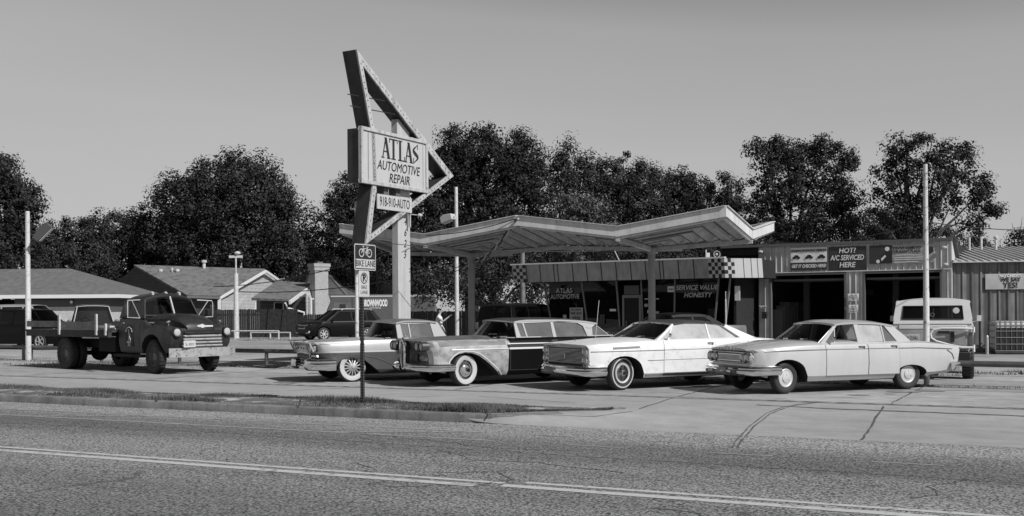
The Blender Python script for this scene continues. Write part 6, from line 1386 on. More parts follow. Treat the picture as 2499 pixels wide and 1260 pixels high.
    # plaque on the door
    for sg, nm in ((1, 'near'),):
        y = c.ys(2.1, 1.0) + .022
        b = MB(); pts = [(1.92, .72), (2.32, .72), (2.32, 1.12)] + [(2.12 + .20 * cos(t), 1.12 + .20 * sin(t)) for t in [pi * i / 10 for i in range(1, 10)]] + [(1.92, 1.12)]
        b.prism([(2.44 - .02 + (x - 2.42), z) for x, z in pts], lambda a_, z, t: (a_, y - .012 * t + .01 * (z - 1), z)); pq = b.build('door_sign', 'black_ink', r, smooth=0)
        b = MB(); b.tube([(2.12 + .15 * cos(t), y + .004, 1.12 + .13 * sin(t)) for t in [pi * i / 10 for i in range(11)]], .014, 5)
        b.tube([(2.14, y, 1.14), (2.12, y, 1.04), (2.10, y, .97), (2.16, y, .89)], .016, 5); b.tube([(2.10, y, .97), (2.05, y, .93), (2.06, y, .88)], .014, 5); b.tube([(2.13, y, 1.08), (2.06, y, 1.05), (2.10, y, 1.0)], .010, 5); b.sphere((2.14, y, 1.17), .025, n=7, k=5)
        b.build('sign_figure', 'pale', pq)
        for i, (s_, z) in enumerate((('HAULING', .835), ('TULSA', .785), ('OKLA', .74))): text(s_, .05, 'pale', (2.12, y + .012, z), (-1, 0, 0), pq, ext=.002)
    # grille
    b = MB(); b.box(.06, .16, -.62, .62, .74, 1.16); b.build('grille', 'blk', r)
    for k in range(5):
        z = 1.13 - .088 * k; w_ = .56 + .012 * k; b = MB(); b.grid([[(-.0 - .035 * sin(pi * t / 4) - .04 * (1 - (2 * i / 12 - 1)**2), w_ * (2 * i / 12 - 1), z - .065 + .065 * t / 4) for i in range(13)] for t in range(5)] )
        b.grid([[(.03 - .04 * (1 - (2 * i / 12 - 1)**2), w_ * (2 * i / 12 - 1), z - .065 + .065 * t) for i in range(13)] for t in (0, 1)], flip=True); b.build('grille_bar', 'truckchrome' if k else 'truckpaint', r, smooth=60, fix=False)
    b = MB(); b.prism([(-.17, 0), (-.10, .035), (-.04, .035), (-.03, .055), (.05, .055), (.06, .035), (.10, .02), (.34, .02), (.34, -.02), (.06, -.025), (.05, -.045), (-.03, -.045), (-.04, -.025), (-.10, -.025)], lambda y, z, t: (.045 + .02 * t + (z + .045) * .3, -y - .02, 1.275 + z)); b.build('emblem', 'whitem', r, smooth=0)
    for sg in (-1, 1):
        text('CHEVROLET' if sg > 0 else 'CHEVROLET', .05, 'hubsilver', (1.2, sg * .80, 1.37), (-sg, 0, 0), r, ext=.005)
        lamp(r, (-.005, sg * .78, 1.12), .105, (-1, 0, 0), .10, 'truckpaint')
        b = MB(); b.tube([(.38, sg * .80, 1.28), (.38, sg * .80, 1.36)], .015, 6); b.sphere((.38, sg * .80, 1.40), .055, n=12, k=8); b.build('fender_lamp', 'chrome', r)
        # big mirror frames
        b = MB(); y0, y1 = sg * .90, sg * 1.32; b.tube([(1.62, y0, 2.0), (1.52, y1, 1.98), (1.50, y1 + sg * .02, 1.90), (1.50, y1 + sg * .02, 1.52), (1.60, y0 + sg * .02, 1.50)], .015, 7); b.tube([(1.62, y0, 1.50), (1.52, y1 - sg * .12, 1.98)], .012, 6); b.build('mirror_bracket', 'hubsilver', r)
        b = MB(); b.box(1.51, 1.55, y1 - .05, y1 + .09, 1.58, 1.86) if sg > 0 else b.box(1.51, 1.55, y1 - .09, y1 + .05, 1.58, 1.86); b.build('mirror', 'truckpaint', r, bevel=.01)
    for y in (-.42, 0, .42):
        b = MB(); b.sphere((1.80, y, 2.20), .05, n=10, k=6, sc_=(1.5, .8, .8)); b.box(1.74, 1.9, y - .03, y + .03, 2.10, 2.2); b.build('roof_lamp', 'lamppale', r)
    bumper(r, [(.02, 1.02), (-.06, .9), (-.16, .5), (-.18, 0), (-.16, -.5), (-.06, -.9), (.02, -1.02)], [(-.03, .46), (.02, .47), (.035, .52), (.02, .58), (.035, .64), (.02, .69), (-.03, .70)], 'truckchrome')
    b = MB()
    for y in (-.85, -.5, -.1, .3, .6, .88):
        for z in (.50, .66): b.sphere((-.20 + .10 * abs(y)**2, y, z), .015, n=6, k=4)
    b.build('bumper_bolts', 'blk', r)
    b = MB(); b.box(-.24, -.23, .38, .74, .72, .90); p = b.build('licence_plate', 'plate', r, smooth=0, bevel=.004); text('IL 3023', .09, 'wallgrey', (-.243, .56, .80), (0, -1, 0), p, ext=.002)
    # chassis, tank and wheels
    b = MB(); b.box(.2, 7.4, -.45, -.33, .62, .85); b.box(.2, 7.4, .33, .45, .62, .85); b.tube([(5.4, -1.0, .46), (5.4, 1.0, .46)], .07, 8); b.sphere((5.4, 0, .47), .26, n=14, k=8); b.tube([(.95, -.8, .46), (.95, .8, .46)], .05, 8)
    b.tube([(1.5, 0, .6), (5.4, 0, .5)], .05, 8); b.box(3.0, 3.9, .5, .85, .55, .95); b.box(1.5, 2.9, .70, .95, .42, .50); b.box(1.5, 2.9, -.95, -.70, .42, .50); b.build('chassis', 'under', r, smooth=0)
    for sg in (-1, 1):
        wheel(r, .95, sg * .83, .46, .22, 'truck', -.12); wheel(r, 5.42, sg * .72, .47, .22, 'truck'); wheel(r, 5.42, sg * 1.0, .47, .22, 'truck')
        b = MB(); b.prism([(4.85, .95), (5.0, 1.05), (5.8, 1.05), (6.0, .8), (5.98, .8), (5.78, 1.02), (5.02, 1.02), (4.88, .93)], lambda x, z, t: (x, sg * (.6 + .55 * t), z)); 
    # bed
    b = MB(); b.box(2.86, 7.85, -1.12, 1.12, 1.10, 1.16); b.box(2.86, 7.72, 1.04, 1.14, .96, 1.15, 0); b.box(2.86, 7.72, -1.14, -1.04, .96, 1.15, 0)
    for x in [3.1 + .6 * i for i in range(8)]: b.box(x, x + .08, -1.0, 1.0, .98, 1.10)
    b.build('bed', 'woodd', r, smooth=0)
    for (x0, x1, z0, z1, sg) in ((3.62, 5.6, 1.20, 1.40, 1), (5.66, 7.72, 1.24, 1.42, 1), (3.1, 7.7, 1.2, 1.38, -1)):
        b = MB(); b.box(x0, x1, sg * 1.08, sg * 1.12, z0, z1) if sg > 0 else b.box(x0, x1, -1.12, -1.08, z0, z1); b.build('side_board', 'wood', r, smooth=0)
    for x, z1 in ((3.50, 1.62), (5.63, 1.60), (3.0, 1.35)):
        b = MB(); b.box(x - .04, x + .04, 1.125, 1.17, 1.02, z1); b.build('stake', 'pale', r, smooth=0)
    b = MB(); b.box(3.4, 3.5, -1.16, -1.12, 1.1, 1.7); b.box(5.6, 5.7, -1.16, -1.12, 1.1, 1.62); b.build('stake', 'wood', r, smooth=0)
    for i, (x0, x1, y, z, a_) in enumerate([(2.95, 4.6, .75, 1.18, .02), (2.9, 4.2, .45, 1.2, -.05), (2.95, 3.9, .9, 1.24, .03), (3.2, 7.3, -.2, 1.18, .0), (3.0, 3.8, .55, 1.29, .08)]):
        q = thing('plank', ['longest grey plank at the front of the truck bed', 'middle plank lying on the truck bed by the cab', 'short plank on the near edge of the truck bed', 'long plank lying along the middle of the truck bed', 'topmost short plank of the pile behind the truck cab'][i], 'plank', loc, rz, 'planks on the truck bed')
        b = MB(); b.hexa([(x0, y, z), (x1, y + a_, z), (x1, y + .14 + a_, z), (x0, y + .14, z), (x0, y, z + .045), (x1, y + a_, z + .045), (x1, y + .14 + a_, z + .045), (x0, y + .14, z + .045)]); b.build('board', 'pale' if i in (0, 2) else 'wood', q, smooth=0)
    return c
flatbed()

# ================================================================== MODERN AND BACKGROUND VEHICLES
def generic(name, label, cat, loc, rz, L, W, H, zb, xw, wr, A, C, body='blackpaint', hood=.0, nose=.0, boxy=0, roofm=None, glass='glassd', wk='alloy', hx=None, trim=None, zbt=.25, frame=None, group=None, arches=True, lamps=True, tail=None, rails_=False, pillars=(), sheen=None):
    """A=(base x, top x) of the windscreen, C=(top x, base x) of the rear"""
    h = W / 2; hz = zb - .06 - hood; t_ = tail if tail is not None else zb
    rows = [
        [(.10, h * .82, zbt + .08), (.5, h * .9, zbt), (L - .5, h * .9, zbt), (L - .06, h * .84, zbt + .08)],
        [(.02, h * .86, zbt + .22), (.35, h * .97, zbt + .16), (L - .4, h * .97, zbt + .16), (L, h * .9, zbt + .22)],
        [(.0, h * .86, zb * .62), (.35, h * .99, zb * .64), (L - .4, h * .99, zb * .66), (L, h * .92, zb * .66)],
        [(.03 + nose, h * .84, hz * .90), (.4, h * .95, hz * .94), (A[0], h * .975, zb * .93), (L - .4, h * .97, zb * .93), (L - .01, h * .9, t_ * .93)],
        [(.08 + nose, h * .76, hz * .95), (.45, h * .86, hz), (A[0], h * .93, zb), (L - .5, h * .93, zb), (L - .02, h * .86, t_)],
        [(.12 + nose, 0, hz * .97), (.5, 0, hz + .05), (A[0], 0, zb + .05), (L - .5, 0, zb + .02), (L - .03, 0, t_)]]
    ar = [arch(x, wr * 1.22, wr * 2 + .07, z0=wr) for x in xw] if arches else []
    c = Car(name, label, cat, loc, rz, rows, ar, [body, 'under'], group=group, N=30)
    E_ = [(A[1], H - .08), ((A[1] * .7 + C[0] * .3), H - .04), (C[0] * .8 + A[1] * .2, H - .05), (C[0], H - .10)]
    k = .25 if boxy else .42; yb_ = h * .93; fm = frame or body
    fr = [[(A[0] + .03, zb), (A[0] + .14, zb), (A[1] + .09, H - .14), (A[1], H - .08)], [(A[1], H - .08), (A[1] + .09, H - .14), (C[0] - .1, H - .15), (C[0], H - .10), (C[0] * .8 + A[1] * .2, H - .05), (A[1] * .7 + C[0] * .3, H - .04)],
          [(C[1] - .32, zb), (C[1] - .05, zb), (C[0], H - .10), (C[0] - .25, H - .14)]]
    xs_ = [A[0] + .14] + list(pillars) + [C[1] - .32]; top = lambda x: A[1] + .09 + (C[0] - .25 - A[1] - .09) * (x - xs_[0]) / (xs_[-1] - xs_[0])
    for x in pillars: fr.append([(x - .04, zb), (x + .04, zb), (x + .04, H - .12), (x - .04, H - .12)])
    panes = []
    for i in range(len(xs_) - 1):
        a, b_ = xs_[i] + (.04 if i else 0), xs_[i + 1] - (.04 if i < len(xs_) - 2 else 0)
        ta, tb = (a if i else A[1] + .09), (b_ if i < len(xs_) - 2 else C[0] - .25); panes.append([(a, zb), (b_, zb), (tb, H - .14), (ta, H - .14)])
    c.greenhouse(dict(zb=zb, yb=yb_, k=k, edge=E_, crown=.05, over=.01, frames=fr, roofmats=[roofm or body, roofm or body], panes=panes, wind=(A[0], A[1], .12, .05), back=(C[1] - .02, C[0], .04, .02), rim=trim or 'blk', framemat=fm, glass=glass, wglass=glass, bglass=glass))
    c.cabin(A[0] + .1, C[1] - .4, zb + .02, h * .72, [((A[1] + C[0]) / 2 - .3, 1)], A[0] + .5)
    for x in xw:
        for sg in (-1, 1): wheel(c.root, x, sg * (h - .11), wr, .2, wk)
    r = c.root
    if lamps:
        b = MB(); b.box(-.02 + nose * .5, .12, -h * .42, h * .42, zb * .62, hz * .86); gq = b.build('grille', 'blk', r, bevel=.02)
        b = MB(); z0, z1 = zb * .62, hz * .86; b.tube([(-.03 + nose * .5, -h * .44, z0), (-.03 + nose * .5, h * .44, z0), (-.03 + nose * .5, h * .46, z1), (-.03 + nose * .5, -h * .46, z1), (-.03 + nose * .5, -h * .44, z0)], .014, 5); b.build('grille_frame', 'chrome', gq)
        for sg in (-1, 1):
            b = MB(); b.prism([(h * .46, hz * .74), (h * .80, hz * .80), (h * .90, hz * .92), (h * .50, hz * .88)], lambda y, z, t: (.0 + nose * .7 + .14 * t + (y / h - .46) * .28, sg * y, z)); b.build('headlight', 'lens', r, smooth=0)
            b = MB(); b.box(L - .06, L + .01, sg * h * .80 - .09, sg * h * .80 + .09, zb * .72, zb * .95); b.build('tail_light', 'redlens', r, bevel=.015)
            b = MB(); y = c.yy(A[0] + .3, zb); b.sphere((A[0] + .30, sg * (y + .14), zb + .06), .10, n=10, k=6, sc_=(.6, 1.1, .75)); b.build('mirror', body, r)
    if rails_:
        for sg in (-1, 1): y = c.yy(A[1] + .5, H - .06) ; b = MB(); b.tube([(A[1] + .25, sg * y * .93, H - .05), (A[1] + .35, sg * y * .93, H + .02), (C[0] - .25, sg * y * .93, H + .01), (C[0] - .1, sg * y * .93, H - .05)], .02, 6); b.build('roof_rail', 'hubsilver', r)
    return c
# black crossover behind, nose to the left
fx = (-11.9, 60.2); rz = radians(36)
c = generic('black_crossover', 'glossy black modern crossover parked in front of the painted van', 'car', (fx[0], fx[1], 0), rz, 4.76, 1.95, 1.76, 1.10, (.93, 3.71), .37, (1.15, 1.95), (4.25, 4.66), hood=.02, nose=.08, rails_=True, pillars=(2.75, 3.7))
for sg in (-1, 1):
    b = MB(); b.prism([(.50, .38), (.86, .44), (.88, .56), (.56, .54)], lambda y, z, t, sg=sg: (.02 + .1 * t, sg * y, z)); b.build('fog_lamp_trim', 'hubsilver', c.root, smooth=0)
    c.ribbon('window_trim', [(1.5, 1.05), (4.4, 1.07)], .02, 'chrome', .01, sides=(sg,))
# painted box van
def box_van():
    rz = radians(8); p = P(792, 800, 68); t = thing('painted_van', 'dark grey step van lettered BROWNWOOD CUSTOM FURNITURE on its box side', 'van', (p.x, 68, 0), rz)
    zt = 1.65 + 41 * 68 / 2600
    b = MB(); b.prism([(.55, .55), (.0, 1.2), (.05, 1.5), (.35, 2.2), (.40, zt - .12), (.6, zt), (7.0, zt), (7.1, zt - .1), (7.1, .55)], lambda x, z, k: (x, 2.2 * k, z)); b.build('body', 'truckbox', t, bevel=.05, smooth=30)
    b = MB(); b.prism([(.45, 1.32), (.60, 2.20), (1.7, 2.20), (1.7, 1.32)], lambda x, z, k: (x, -.012 + .01 * k, z)); b.build('side_window', 'glasssheen', t, smooth=0)
    b = MB(); b.box(.95, 1.35, -.022, -.014, 1.4, 2.1); b.build('window_bar', 'black_ink', t, smooth=0)
    b = MB(); b.box(1.74, 1.77, -.015, 0, .7, zt - .1); b.build('door_seam', 'black_ink', t, smooth=0)
    b = MB(); b.prism([(.05, 1.35), (.1, 1.55), (.32, 2.12), (.33, 2.1), (.14, 1.5)], lambda x, z, k: (x - .05, -.25 + .15 * k, z)); b.build('mirror_frame', 'hubsilver', t, smooth=0)
    b = MB(); b.box(.4, 7.12, -.02, .02, zt - .16, zt - .08); b.build('drip_rail', 'hubsilver', t, smooth=0)
    text('BROWNWOOD', .58, 'banner_w', (3.22, -.03, 2.14), (1, 0, 0), t, ext=.008, bold=.03, xs=.37)
    text('CUSTOM FURNITURE', .17, 'banner_w', (3.22, -.03, 1.84), (1, 0, 0), t, ext=.006, xs=.45)
    b = MB(); b.box(6.3, 6.5, -.03, 0, .95, 1.15); b.box(6.7, 6.8, -.03, 0, 1.0, 1.1); b.build('side_marker', 'banner_w', t, smooth=0)
    for x in (1.2, 5.6):
        for y in (.1, 2.1): wheel(t, x, -.0 + y, .42, .22, 'truck')
box_van()
# black sport utility seen from its rear corner, beyond the patched car
c = generic('black_utility', 'black utility vehicle seen behind the pale T-shirt person, tail lamp and chrome bumper showing', 'car', (-.05 + 2.1, 44.3 + 2.9, 0), radians(236), 5.1, 1.98, 1.93, 1.22, (.95, 4.0), .40, (1.5, 1.95), (4.85, 5.02), boxy=1, hood=.05, pillars=(2.6, 3.7), zbt=.38)
for k_, y in enumerate((-.55, .45)):
    b = MB(); b.box(5.06, 5.16, y - .32, y + .32, .60, .76); b.build('rear_bumper', 'chrome', c.root, bevel=.02)
b = MB(); b.box(5.04, 5.10, .78, .95, .95, 1.35); b.build('lamp_cluster', 'lens', c.root, bevel=.02)
# left background group
c = generic('black_wagon', 'dull black modern utility at the left edge behind the flatbed', 'car', (-20.1, 48.6, 0), radians(157), 5.0, 1.95, 1.88, 1.15, (.95, 3.95), .38, (1.25, 1.95), (4.7, 4.95), hood=.03, nose=.05, pillars=(2.7, 3.8), boxy=1, wk='alloy2')
c = generic('white_van', 'white van mostly hidden behind the black utility and the tan-roofed truck', 'van', (-24.2, 58, 0), radians(170), 5.0, 1.9, 2.15, 1.2, (.95, 3.95), .36, (.9, 1.7), (4.8, 4.98), body='white', pillars=(2.2, 3.5), boxy=1)
c = generic('pale_roof_truck', 'old utility truck with a pale windshield frame, parked behind the flatbed planks', 'truck', (-18.6, 47.7, 0), radians(116), 5.0, 1.9, 2.05, 1.22, (.9, 4.0), .38, (1.45, 1.80), (2.75, 2.95), body='darkprimer', roofm='roofgrey', frame='midgrey', trim='whitem', boxy=1, tail=1.2)
# old sedan close to the office, nose left
c = generic('faded_sedan', 'faded old sedan with a chalky hood, parked close to the office', 'car', (3.15, 36.2, 0), radians(24), 5.2, 1.95, 1.52, 1.06, (.95, 4.0), .34, (1.75, 2.2), (3.7, 4.3), body='darkprimer', roofm='blackpaint', frame='blackpaint', pillars=(3.0,), wk='moon')

# ================================================================== WHITE OFF-ROADER FROM BEHIND
def offroader():
    rz = radians(247); xw, yw = 3.15, .74; cr, sr = cos(rz), sin(rz); Wp = (10.52, 24.6); loc = (Wp[0] - (xw * cr - yw * sr), Wp[1] - (xw * sr + yw * cr), 0)
    L = 3.85
    rows = [[(.1, .70, .62), (.5, .76, .60), (3.5, .76, .62), (L - .03, .74, .66)], [(.05, .80, .85), (.4, .84, .84), (L, .84, .86)], [(.05, .82, 1.02), (.4, .86, 1.02), (L, .86, 1.02)],
            [(.06, .83, 1.12), (.4, .87, 1.15), (L, .87, 1.17)], [(.08, .83, 1.14), (.4, .86, 1.21), (L, .86, 1.25)], [(.1, .76, 1.16), (.4, .80, 1.26), (L - .01, .80, 1.27)], [(.1, 0, 1.17), (.4, 0, 1.28), (L - .01, 0, 1.28)]]
    c = Car('offroader', 'old boxy white off-road truck seen from behind, tyre carrier arm across its grey tailgate', 'car', loc, rz, rows, [arch(.75, .46, 1.0, z0=.5), arch(3.05, .46, 1.0, z0=.5)], ['broncow', 'broncog', 'under'], lambda i, x: 1 if i < 2 else 0)
    r = c.root; zb = 1.27; H = 1.84
    E_ = [(1.45, H - .06), (2.5, H - .04), (L - .14, H - .08)]
    fr = [[(1.2, zb), (1.36, zb), (1.55, H - .1), (1.45, H - .06)], [(1.45, H - .06), (1.55, H - .14), (L - .25, H - .16), (L - .14, H - .08), (2.5, H - .04)], [(L - .35, zb), (L - .02, zb), (L - .14, H - .08), (L - .4, H - .14)], [(2.1, zb), (2.2, zb), (2.2, H - .1), (2.1, H - .1)]]
    c.greenhouse(dict(zb=zb, yb=.845, k=.16, edge=E_, crown=.07, cf=.95, over=.03, frames=fr, roofmats=['broncow', 'broncow'], panes=[[(1.38, zb), (2.1, zb), (2.1, H - .12), (1.56, H - .12)], [(2.2, zb), (L - .36, zb), (L - .4, H - .14), (2.2, H - .12)]],
        wind=(1.2, 1.45, .03, .02), back=(L - .02, L - .14, .01, .01), rim='blk', framemat='broncow', glass='glassd', wglass='glassd', bglass='glassd'))
    # frame round the rear window
    b = MB()
    def RY(y, z, o=0): return (L - .01 - .21 * (z - zb) / (H - zb) * .62 + o, y, z)
    for q in ([(-.84, zb), (.84, zb), (.83, zb + .10), (-.83, zb + .10)], [(-.79, H - .16), (.79, H - .16), (.77, H - .04), (-.77, H - .04)], [(-.84, zb + .10), (-.66, zb + .10), (-.63, H - .16), (-.79, H - .16)], [(.66, zb + .10), (.84, zb + .10), (.79, H - .16), (.63, H - .16)]):
        b.prism(q, lambda y, z, t: RY(y, z, .03 - .04 * t))
    b.build('rear_window_frame', 'broncow', r, smooth=0)
    b = MB(); pts = [RY(y, z, .035) for y, z in ((-.65, zb + .11), (.65, zb + .11), (.62, H - .17), (-.62, H - .17), (-.65, zb + .11))]; b.tube(pts, .018, 6); b.build('window_seal', 'blk', r)
    text('NO', .13, 'mull', RY(-.05, zb + .20, .02), (0, 1, 0), r, ext=.003); b = MB(); b.lathe([(.07, .0), (0, .004)], RY(.5, zb + .30, .03), 'x', 14); b.build('window_sticker', 'sticker', r)
    # tailgate
    b = MB(); b.box(L + .002, L + .02, -.72, .72, .70, 1.13); b.build('tailgate', 'broncog', r, bevel=.01)
    b = MB(); b.box(L + .002, L + .03, -.72, .72, 1.15, 1.24); b.build('tailgate_top', 'broncow', r, bevel=.01)
    b = MB(); b.box(L + .02, L + .035, -.62, -.28, .86, 1.03); p = b.build('licence_plate', 'plate', r, bevel=.004); text('4625K', .11, 'wallgrey', (L + .038, -.45, .945), (0, 1, 0), p, ext=.002)
    b = MB(); b.box(L + .02, L + .04, .12, .36, 1.05, 1.11); b.box(L + .02, L + .06, .38, .46, .86, 1.10); b.build('tailgate_latch', 'blk', r, smooth=0)
    # swing-out carrier
    b = MB(); b.tube([(L + .06, .84, 1.16), (L + .12, .6, 1.17), (L + .14, .2, 1.17), (L + .15, .02, 1.14), (L + .16, -.04, 1.05), (L + .16, -.02, .95), (L + .15, .08, .88), (L + .14, .35, .80), (L + .10, .62, .74), (L + .06, .86, .74)], .024, 8)
    b.tube([(L + .05, .86, 1.20), (L + .05, .86, 1.08)], .03, 7); b.tube([(L + .05, .86, .80), (L + .05, .86, .64)], .03, 7); b.build('tyre_carrier', 'broncow', r)
    b = MB(); b.box(L + .0, L + .10, -.80, .80, .44, .64); b.build('rear_bumper', 'blk', r, bevel=.02)
    for sg in (-1, 1):
        b = MB(); b.box(L - .01, L + .02, sg * .80 - .045, sg * .80 + .045, .78, 1.08); b.build('tail_light', 'redlens', r, bevel=.01)
        b = MB(); b.tube([(1.45, sg * .86, 1.28), (1.45, sg * 1.0, 1.34)], .012, 6); b.box(1.42, 1.48, sg * 1.0 - .05, sg * 1.0 + .05, 1.30, 1.44); b.build('mirror', 'broncow', r, bevel=.02)
        wheel(r, .75, sg * yw, .42, .26, 'truck'); wheel(r, 3.15, sg * yw, .42, .26, 'truck')
    b = MB(); b.tube([(3.15, -.7, .42), (3.15, .7, .42)], .05, 8); b.sphere((3.15, .1, .42), .14, n=10, k=6); b.box(.3, 3.6, -.5, .5, .5, .62); b.tube([(L - .1, .3, .5), (3.2, .5, .32)], .02, 6); b.build('axle', 'under', r)
offroader()

# ================================================================== PERSON
def person():
    X0, Y0 = P(1072, 850, 41.5).x, 41.5; t = thing('person', 'person in a white T-shirt and dark jeans reaching one arm toward the black utility', 'person', (X0, Y0, 0), 0)
    def skin(name, verts, edges, rad, m, root=0, lv=2, parent=None):
        me = bpy.data.meshes.new(name); me.from_pydata(verts, edges, []); o = bpy.data.objects.new(name, me); COL.objects.link(o); o.parent = parent or t
        sk = o.modifiers.new('s', 'SKIN'); ss_ = o.modifiers.new('u', 'SUBSURF'); ss_.levels = lv; ss_.render_levels = lv
        for i, q in enumerate(rad):
            v = me.skin_vertices[0].data[i]; v.radius = (q, q) if not isinstance(q, tuple) else q; v.use_root = i == root
        bpy.context.view_layer.update(); dg = bpy.context.evaluated_depsgraph_get(); n = bpy.data.meshes.new_from_object(o.evaluated_get(dg)); o.modifiers.clear(); o.data = n; n.materials.clear(); n.materials.append(M[m])
        n.polygons.foreach_set('use_smooth', [True] * len(n.polygons)); n.name = name; return o
    # facing +X, hands: near arm raised toward +X
    V = [(0, 0, .95), (0, 0, 1.12), (.0, 0, 1.30), (-.01, 0, 1.42), (.0, 0, 1.50), (.03, 0, 1.56), (.04, 0, 1.63), (.03, 0, 1.70),
         (-.01, -.09, .90), (.02, -.10, .50), (-.02, -.10, .09), (.10, -.10, .03), (-.02, .09, .90), (-.06, .10, .50), (-.10, .10, .09), (.02, .10, .03),
         (0, -.16, 1.40), (.16, -.22, 1.22), (.36, -.22, 1.38), (.44, -.22, 1.44), (0, .16, 1.40), (.05, .22, 1.14), (.16, .18, .95), (.20, .17, .88)]
    Ed = [(0, 1), (1, 2), (2, 3), (3, 4), (4, 5), (5, 6), (6, 7), (0, 8), (8, 9), (9, 10), (10, 11), (0, 12), (12, 13), (13, 14), (14, 15), (3, 16), (16, 17), (17, 18), (18, 19), (3, 20), (20, 21), (21, 22), (22, 23)]
    Rr = [(.15, .12), (.13, .11), (.15, .11), (.13, .09), (.055, .055), (.075, .07), (.09, .08), (.06, .055), (.09, .09), (.06, .06), (.04, .04), (.04, .03), (.09, .09), (.06, .06), (.04, .04), (.04, .03), (.055, .055), (.042, .042), (.028, .028), (.035, .018), (.055, .055), (.042, .042), (.028, .028), (.035, .018)]
    body = skin('body', V, Ed, Rr, 'skin')
    b = MB(); b.sphere((.125, 0, 1.60), .016, n=8, k=5, sc_=(1, .8, 1.3)); b.sphere((.10, -.085, 1.60), .0, n=4, k=3); b.sphere((.03, -.085, 1.60), .022, n=8, k=5, sc_=(.7, .4, 1.2)); b.build('nose_and_ear', 'skin', body)
    b = MB()
    for y in (-.03, .03): b.sphere((.118, y, 1.625), .010, n=6, k=4)
    b.box(.112, .122, -.022, .022, 1.555, 1.560); b.build('eyes_and_mouth', 'hair', body)
    for (bx, by, bz, dx, dz) in ((.45, -.22, 1.45, .8, .6), (.20, .17, .87, .5, -.8)):
        for k in range(4):
            o_ = (k - 1.5) * .019; ln = (.065, .075, .07, .055)[k]
            skin('finger', [(bx, by + o_, bz), (bx + dx * ln * .5, by + o_, bz + dz * ln * .5), (bx + dx * ln * .9 + .01, by + o_, bz + dz * ln * .8 - .01)], [(0, 1), (1, 2)], [.010, .009, .007], 'skin', lv=1, parent=body)
        skin('thumb', [(bx - dx * .03, by - .03, bz - dz * .03), (bx + dx * .01, by - .05, bz), (bx + dx * .04, by - .05, bz + .02)], [(0, 1), (1, 2)], [.012, .010, .008], 'skin', lv=1, parent=body)
    sh = skin('shirt', [(0, 0, .98), (0, 0, 1.14), (0, 0, 1.30), (-.01, 0, 1.42), (.0, 0, 1.47), (0, -.165, 1.40), (.09, -.20, 1.30), (0, .165, 1.40), (.03, .20, 1.27)], [(0, 1), (1, 2), (2, 3), (3, 4), (3, 5), (5, 6), (3, 7), (7, 8)], [(.165, .14), (.15, .125), (.165, .125), (.14, .10), (.06, .06), (.072, .072), (.066, .066), (.072, .072), (.066, .066)], 'shirt')
    skin('jeans', [(0, 0, 1.0), (0, 0, .92), (-.01, -.09, .88), (.02, -.10, .50), (-.02, -.10, .10), (-.01, .09, .88), (-.06, .10, .50), (-.10, .10, .10)], [(0, 1), (1, 2), (2, 3), (3, 4), (1, 5), (5, 6), (6, 7)], [(.15, .125), (.155, .13), .10, .072, .058, .10, .072, .058], 'denim')
    skin('hair', [(.0, 0, 1.62), (.01, 0, 1.70), (-.05, 0, 1.62), (-.11, 0, 1.60)], [(0, 1), (0, 2), (2, 3)], [(.108, .10), (.10, .095), (.085, .09), (.06, .06)], 'hair')
    for y in (-.10, .10):
        x = .04 if y < 0 else -.04; b = MB(); b.sphere((x, y, .045), .05, n=10, k=6, sc_=(2.5, .9, .95)); b.build('shoe', 'blk', t)
person()

# ================================================================== HOUSES
def poly(mb, pts, th=None, m=0, d=(0, .15, 0)):
    d = Vector(d); n = len(pts); a = [Vector(p) for p in pts]; b_ = [p + d for p in a]
    mb.add(a + b_, [tuple(range(n)), tuple(range(2 * n - 1, n - 1, -1))] + [(i, i + n, (i + 1) % n + n, (i + 1) % n) for i in range(n)], m)
def gz(p): return Vector((p[0], p[1], 0))
def house_a():
    t = thing('brick_house', 'low hip-roofed house with pale brick wall and an open dark garage at the left edge', 'house', (-24.4, 66, 0))
    ze, zr = 2.80, 4.62
    b = MB(); A, B_, C_, D_ = (-22, 0, ze), (0, 0, ze), (0, 10, ze), (-22, 10, ze); R1, R2 = (-17, 5, zr), (-5.0, 5, zr)
    b.add([A, B_, C_, D_, R1, R2], [(0, 1, 5, 4), (1, 2, 5), (2, 3, 4, 5), (3, 0, 4), (3, 2, 1, 0)]); b.build('roof', 'shingle', t, smooth=0)
    b = MB(); b.box(-22, .03, -.03, .0, ze - .22, ze - .0); b.box(.0, .03, 0, 10, ze - .22, ze); b.build('fascia_board', 'trimw', t, smooth=0)
    b = MB(); b.box(-6.7, -.75, .6, .8, 0, 2.05); b.box(-.95, -.75, .8, 9.4, 0, 2.05); b.build('wall', 'brickw', t, smooth=0)
    b = MB(); b.box(-6.7, -.75, .62, .78, 2.054, 2.60); b.box(-.95, -.76, .8, 9.4, 2.054, 2.6); b.build('upper_wall', 'wallgrey', t, smooth=0)
    b = MB(); b.box(-21, -.96, 6, 6.2, 0, 2.6); b.build('garage_back', 'garage', t, smooth=0)
    b = MB(); b.box(-12.5, -12.2, .6, .9, 0, 2.6); b.box(-21, -12.5, .6, .8, 0, 2.6); b.build('side_wall', 'brickw', t, smooth=0)
    b = MB(); b.box(-5.6, -3.0, .55, .6, 2.1, 2.5); b.build('window', 'wallgrey', t, smooth=0)
    b = MB(); b.sphere((-3.1, .5, 2.35), .1, n=8, k=6); b.build('wall_lamp', 'bulb', t)
house_a()
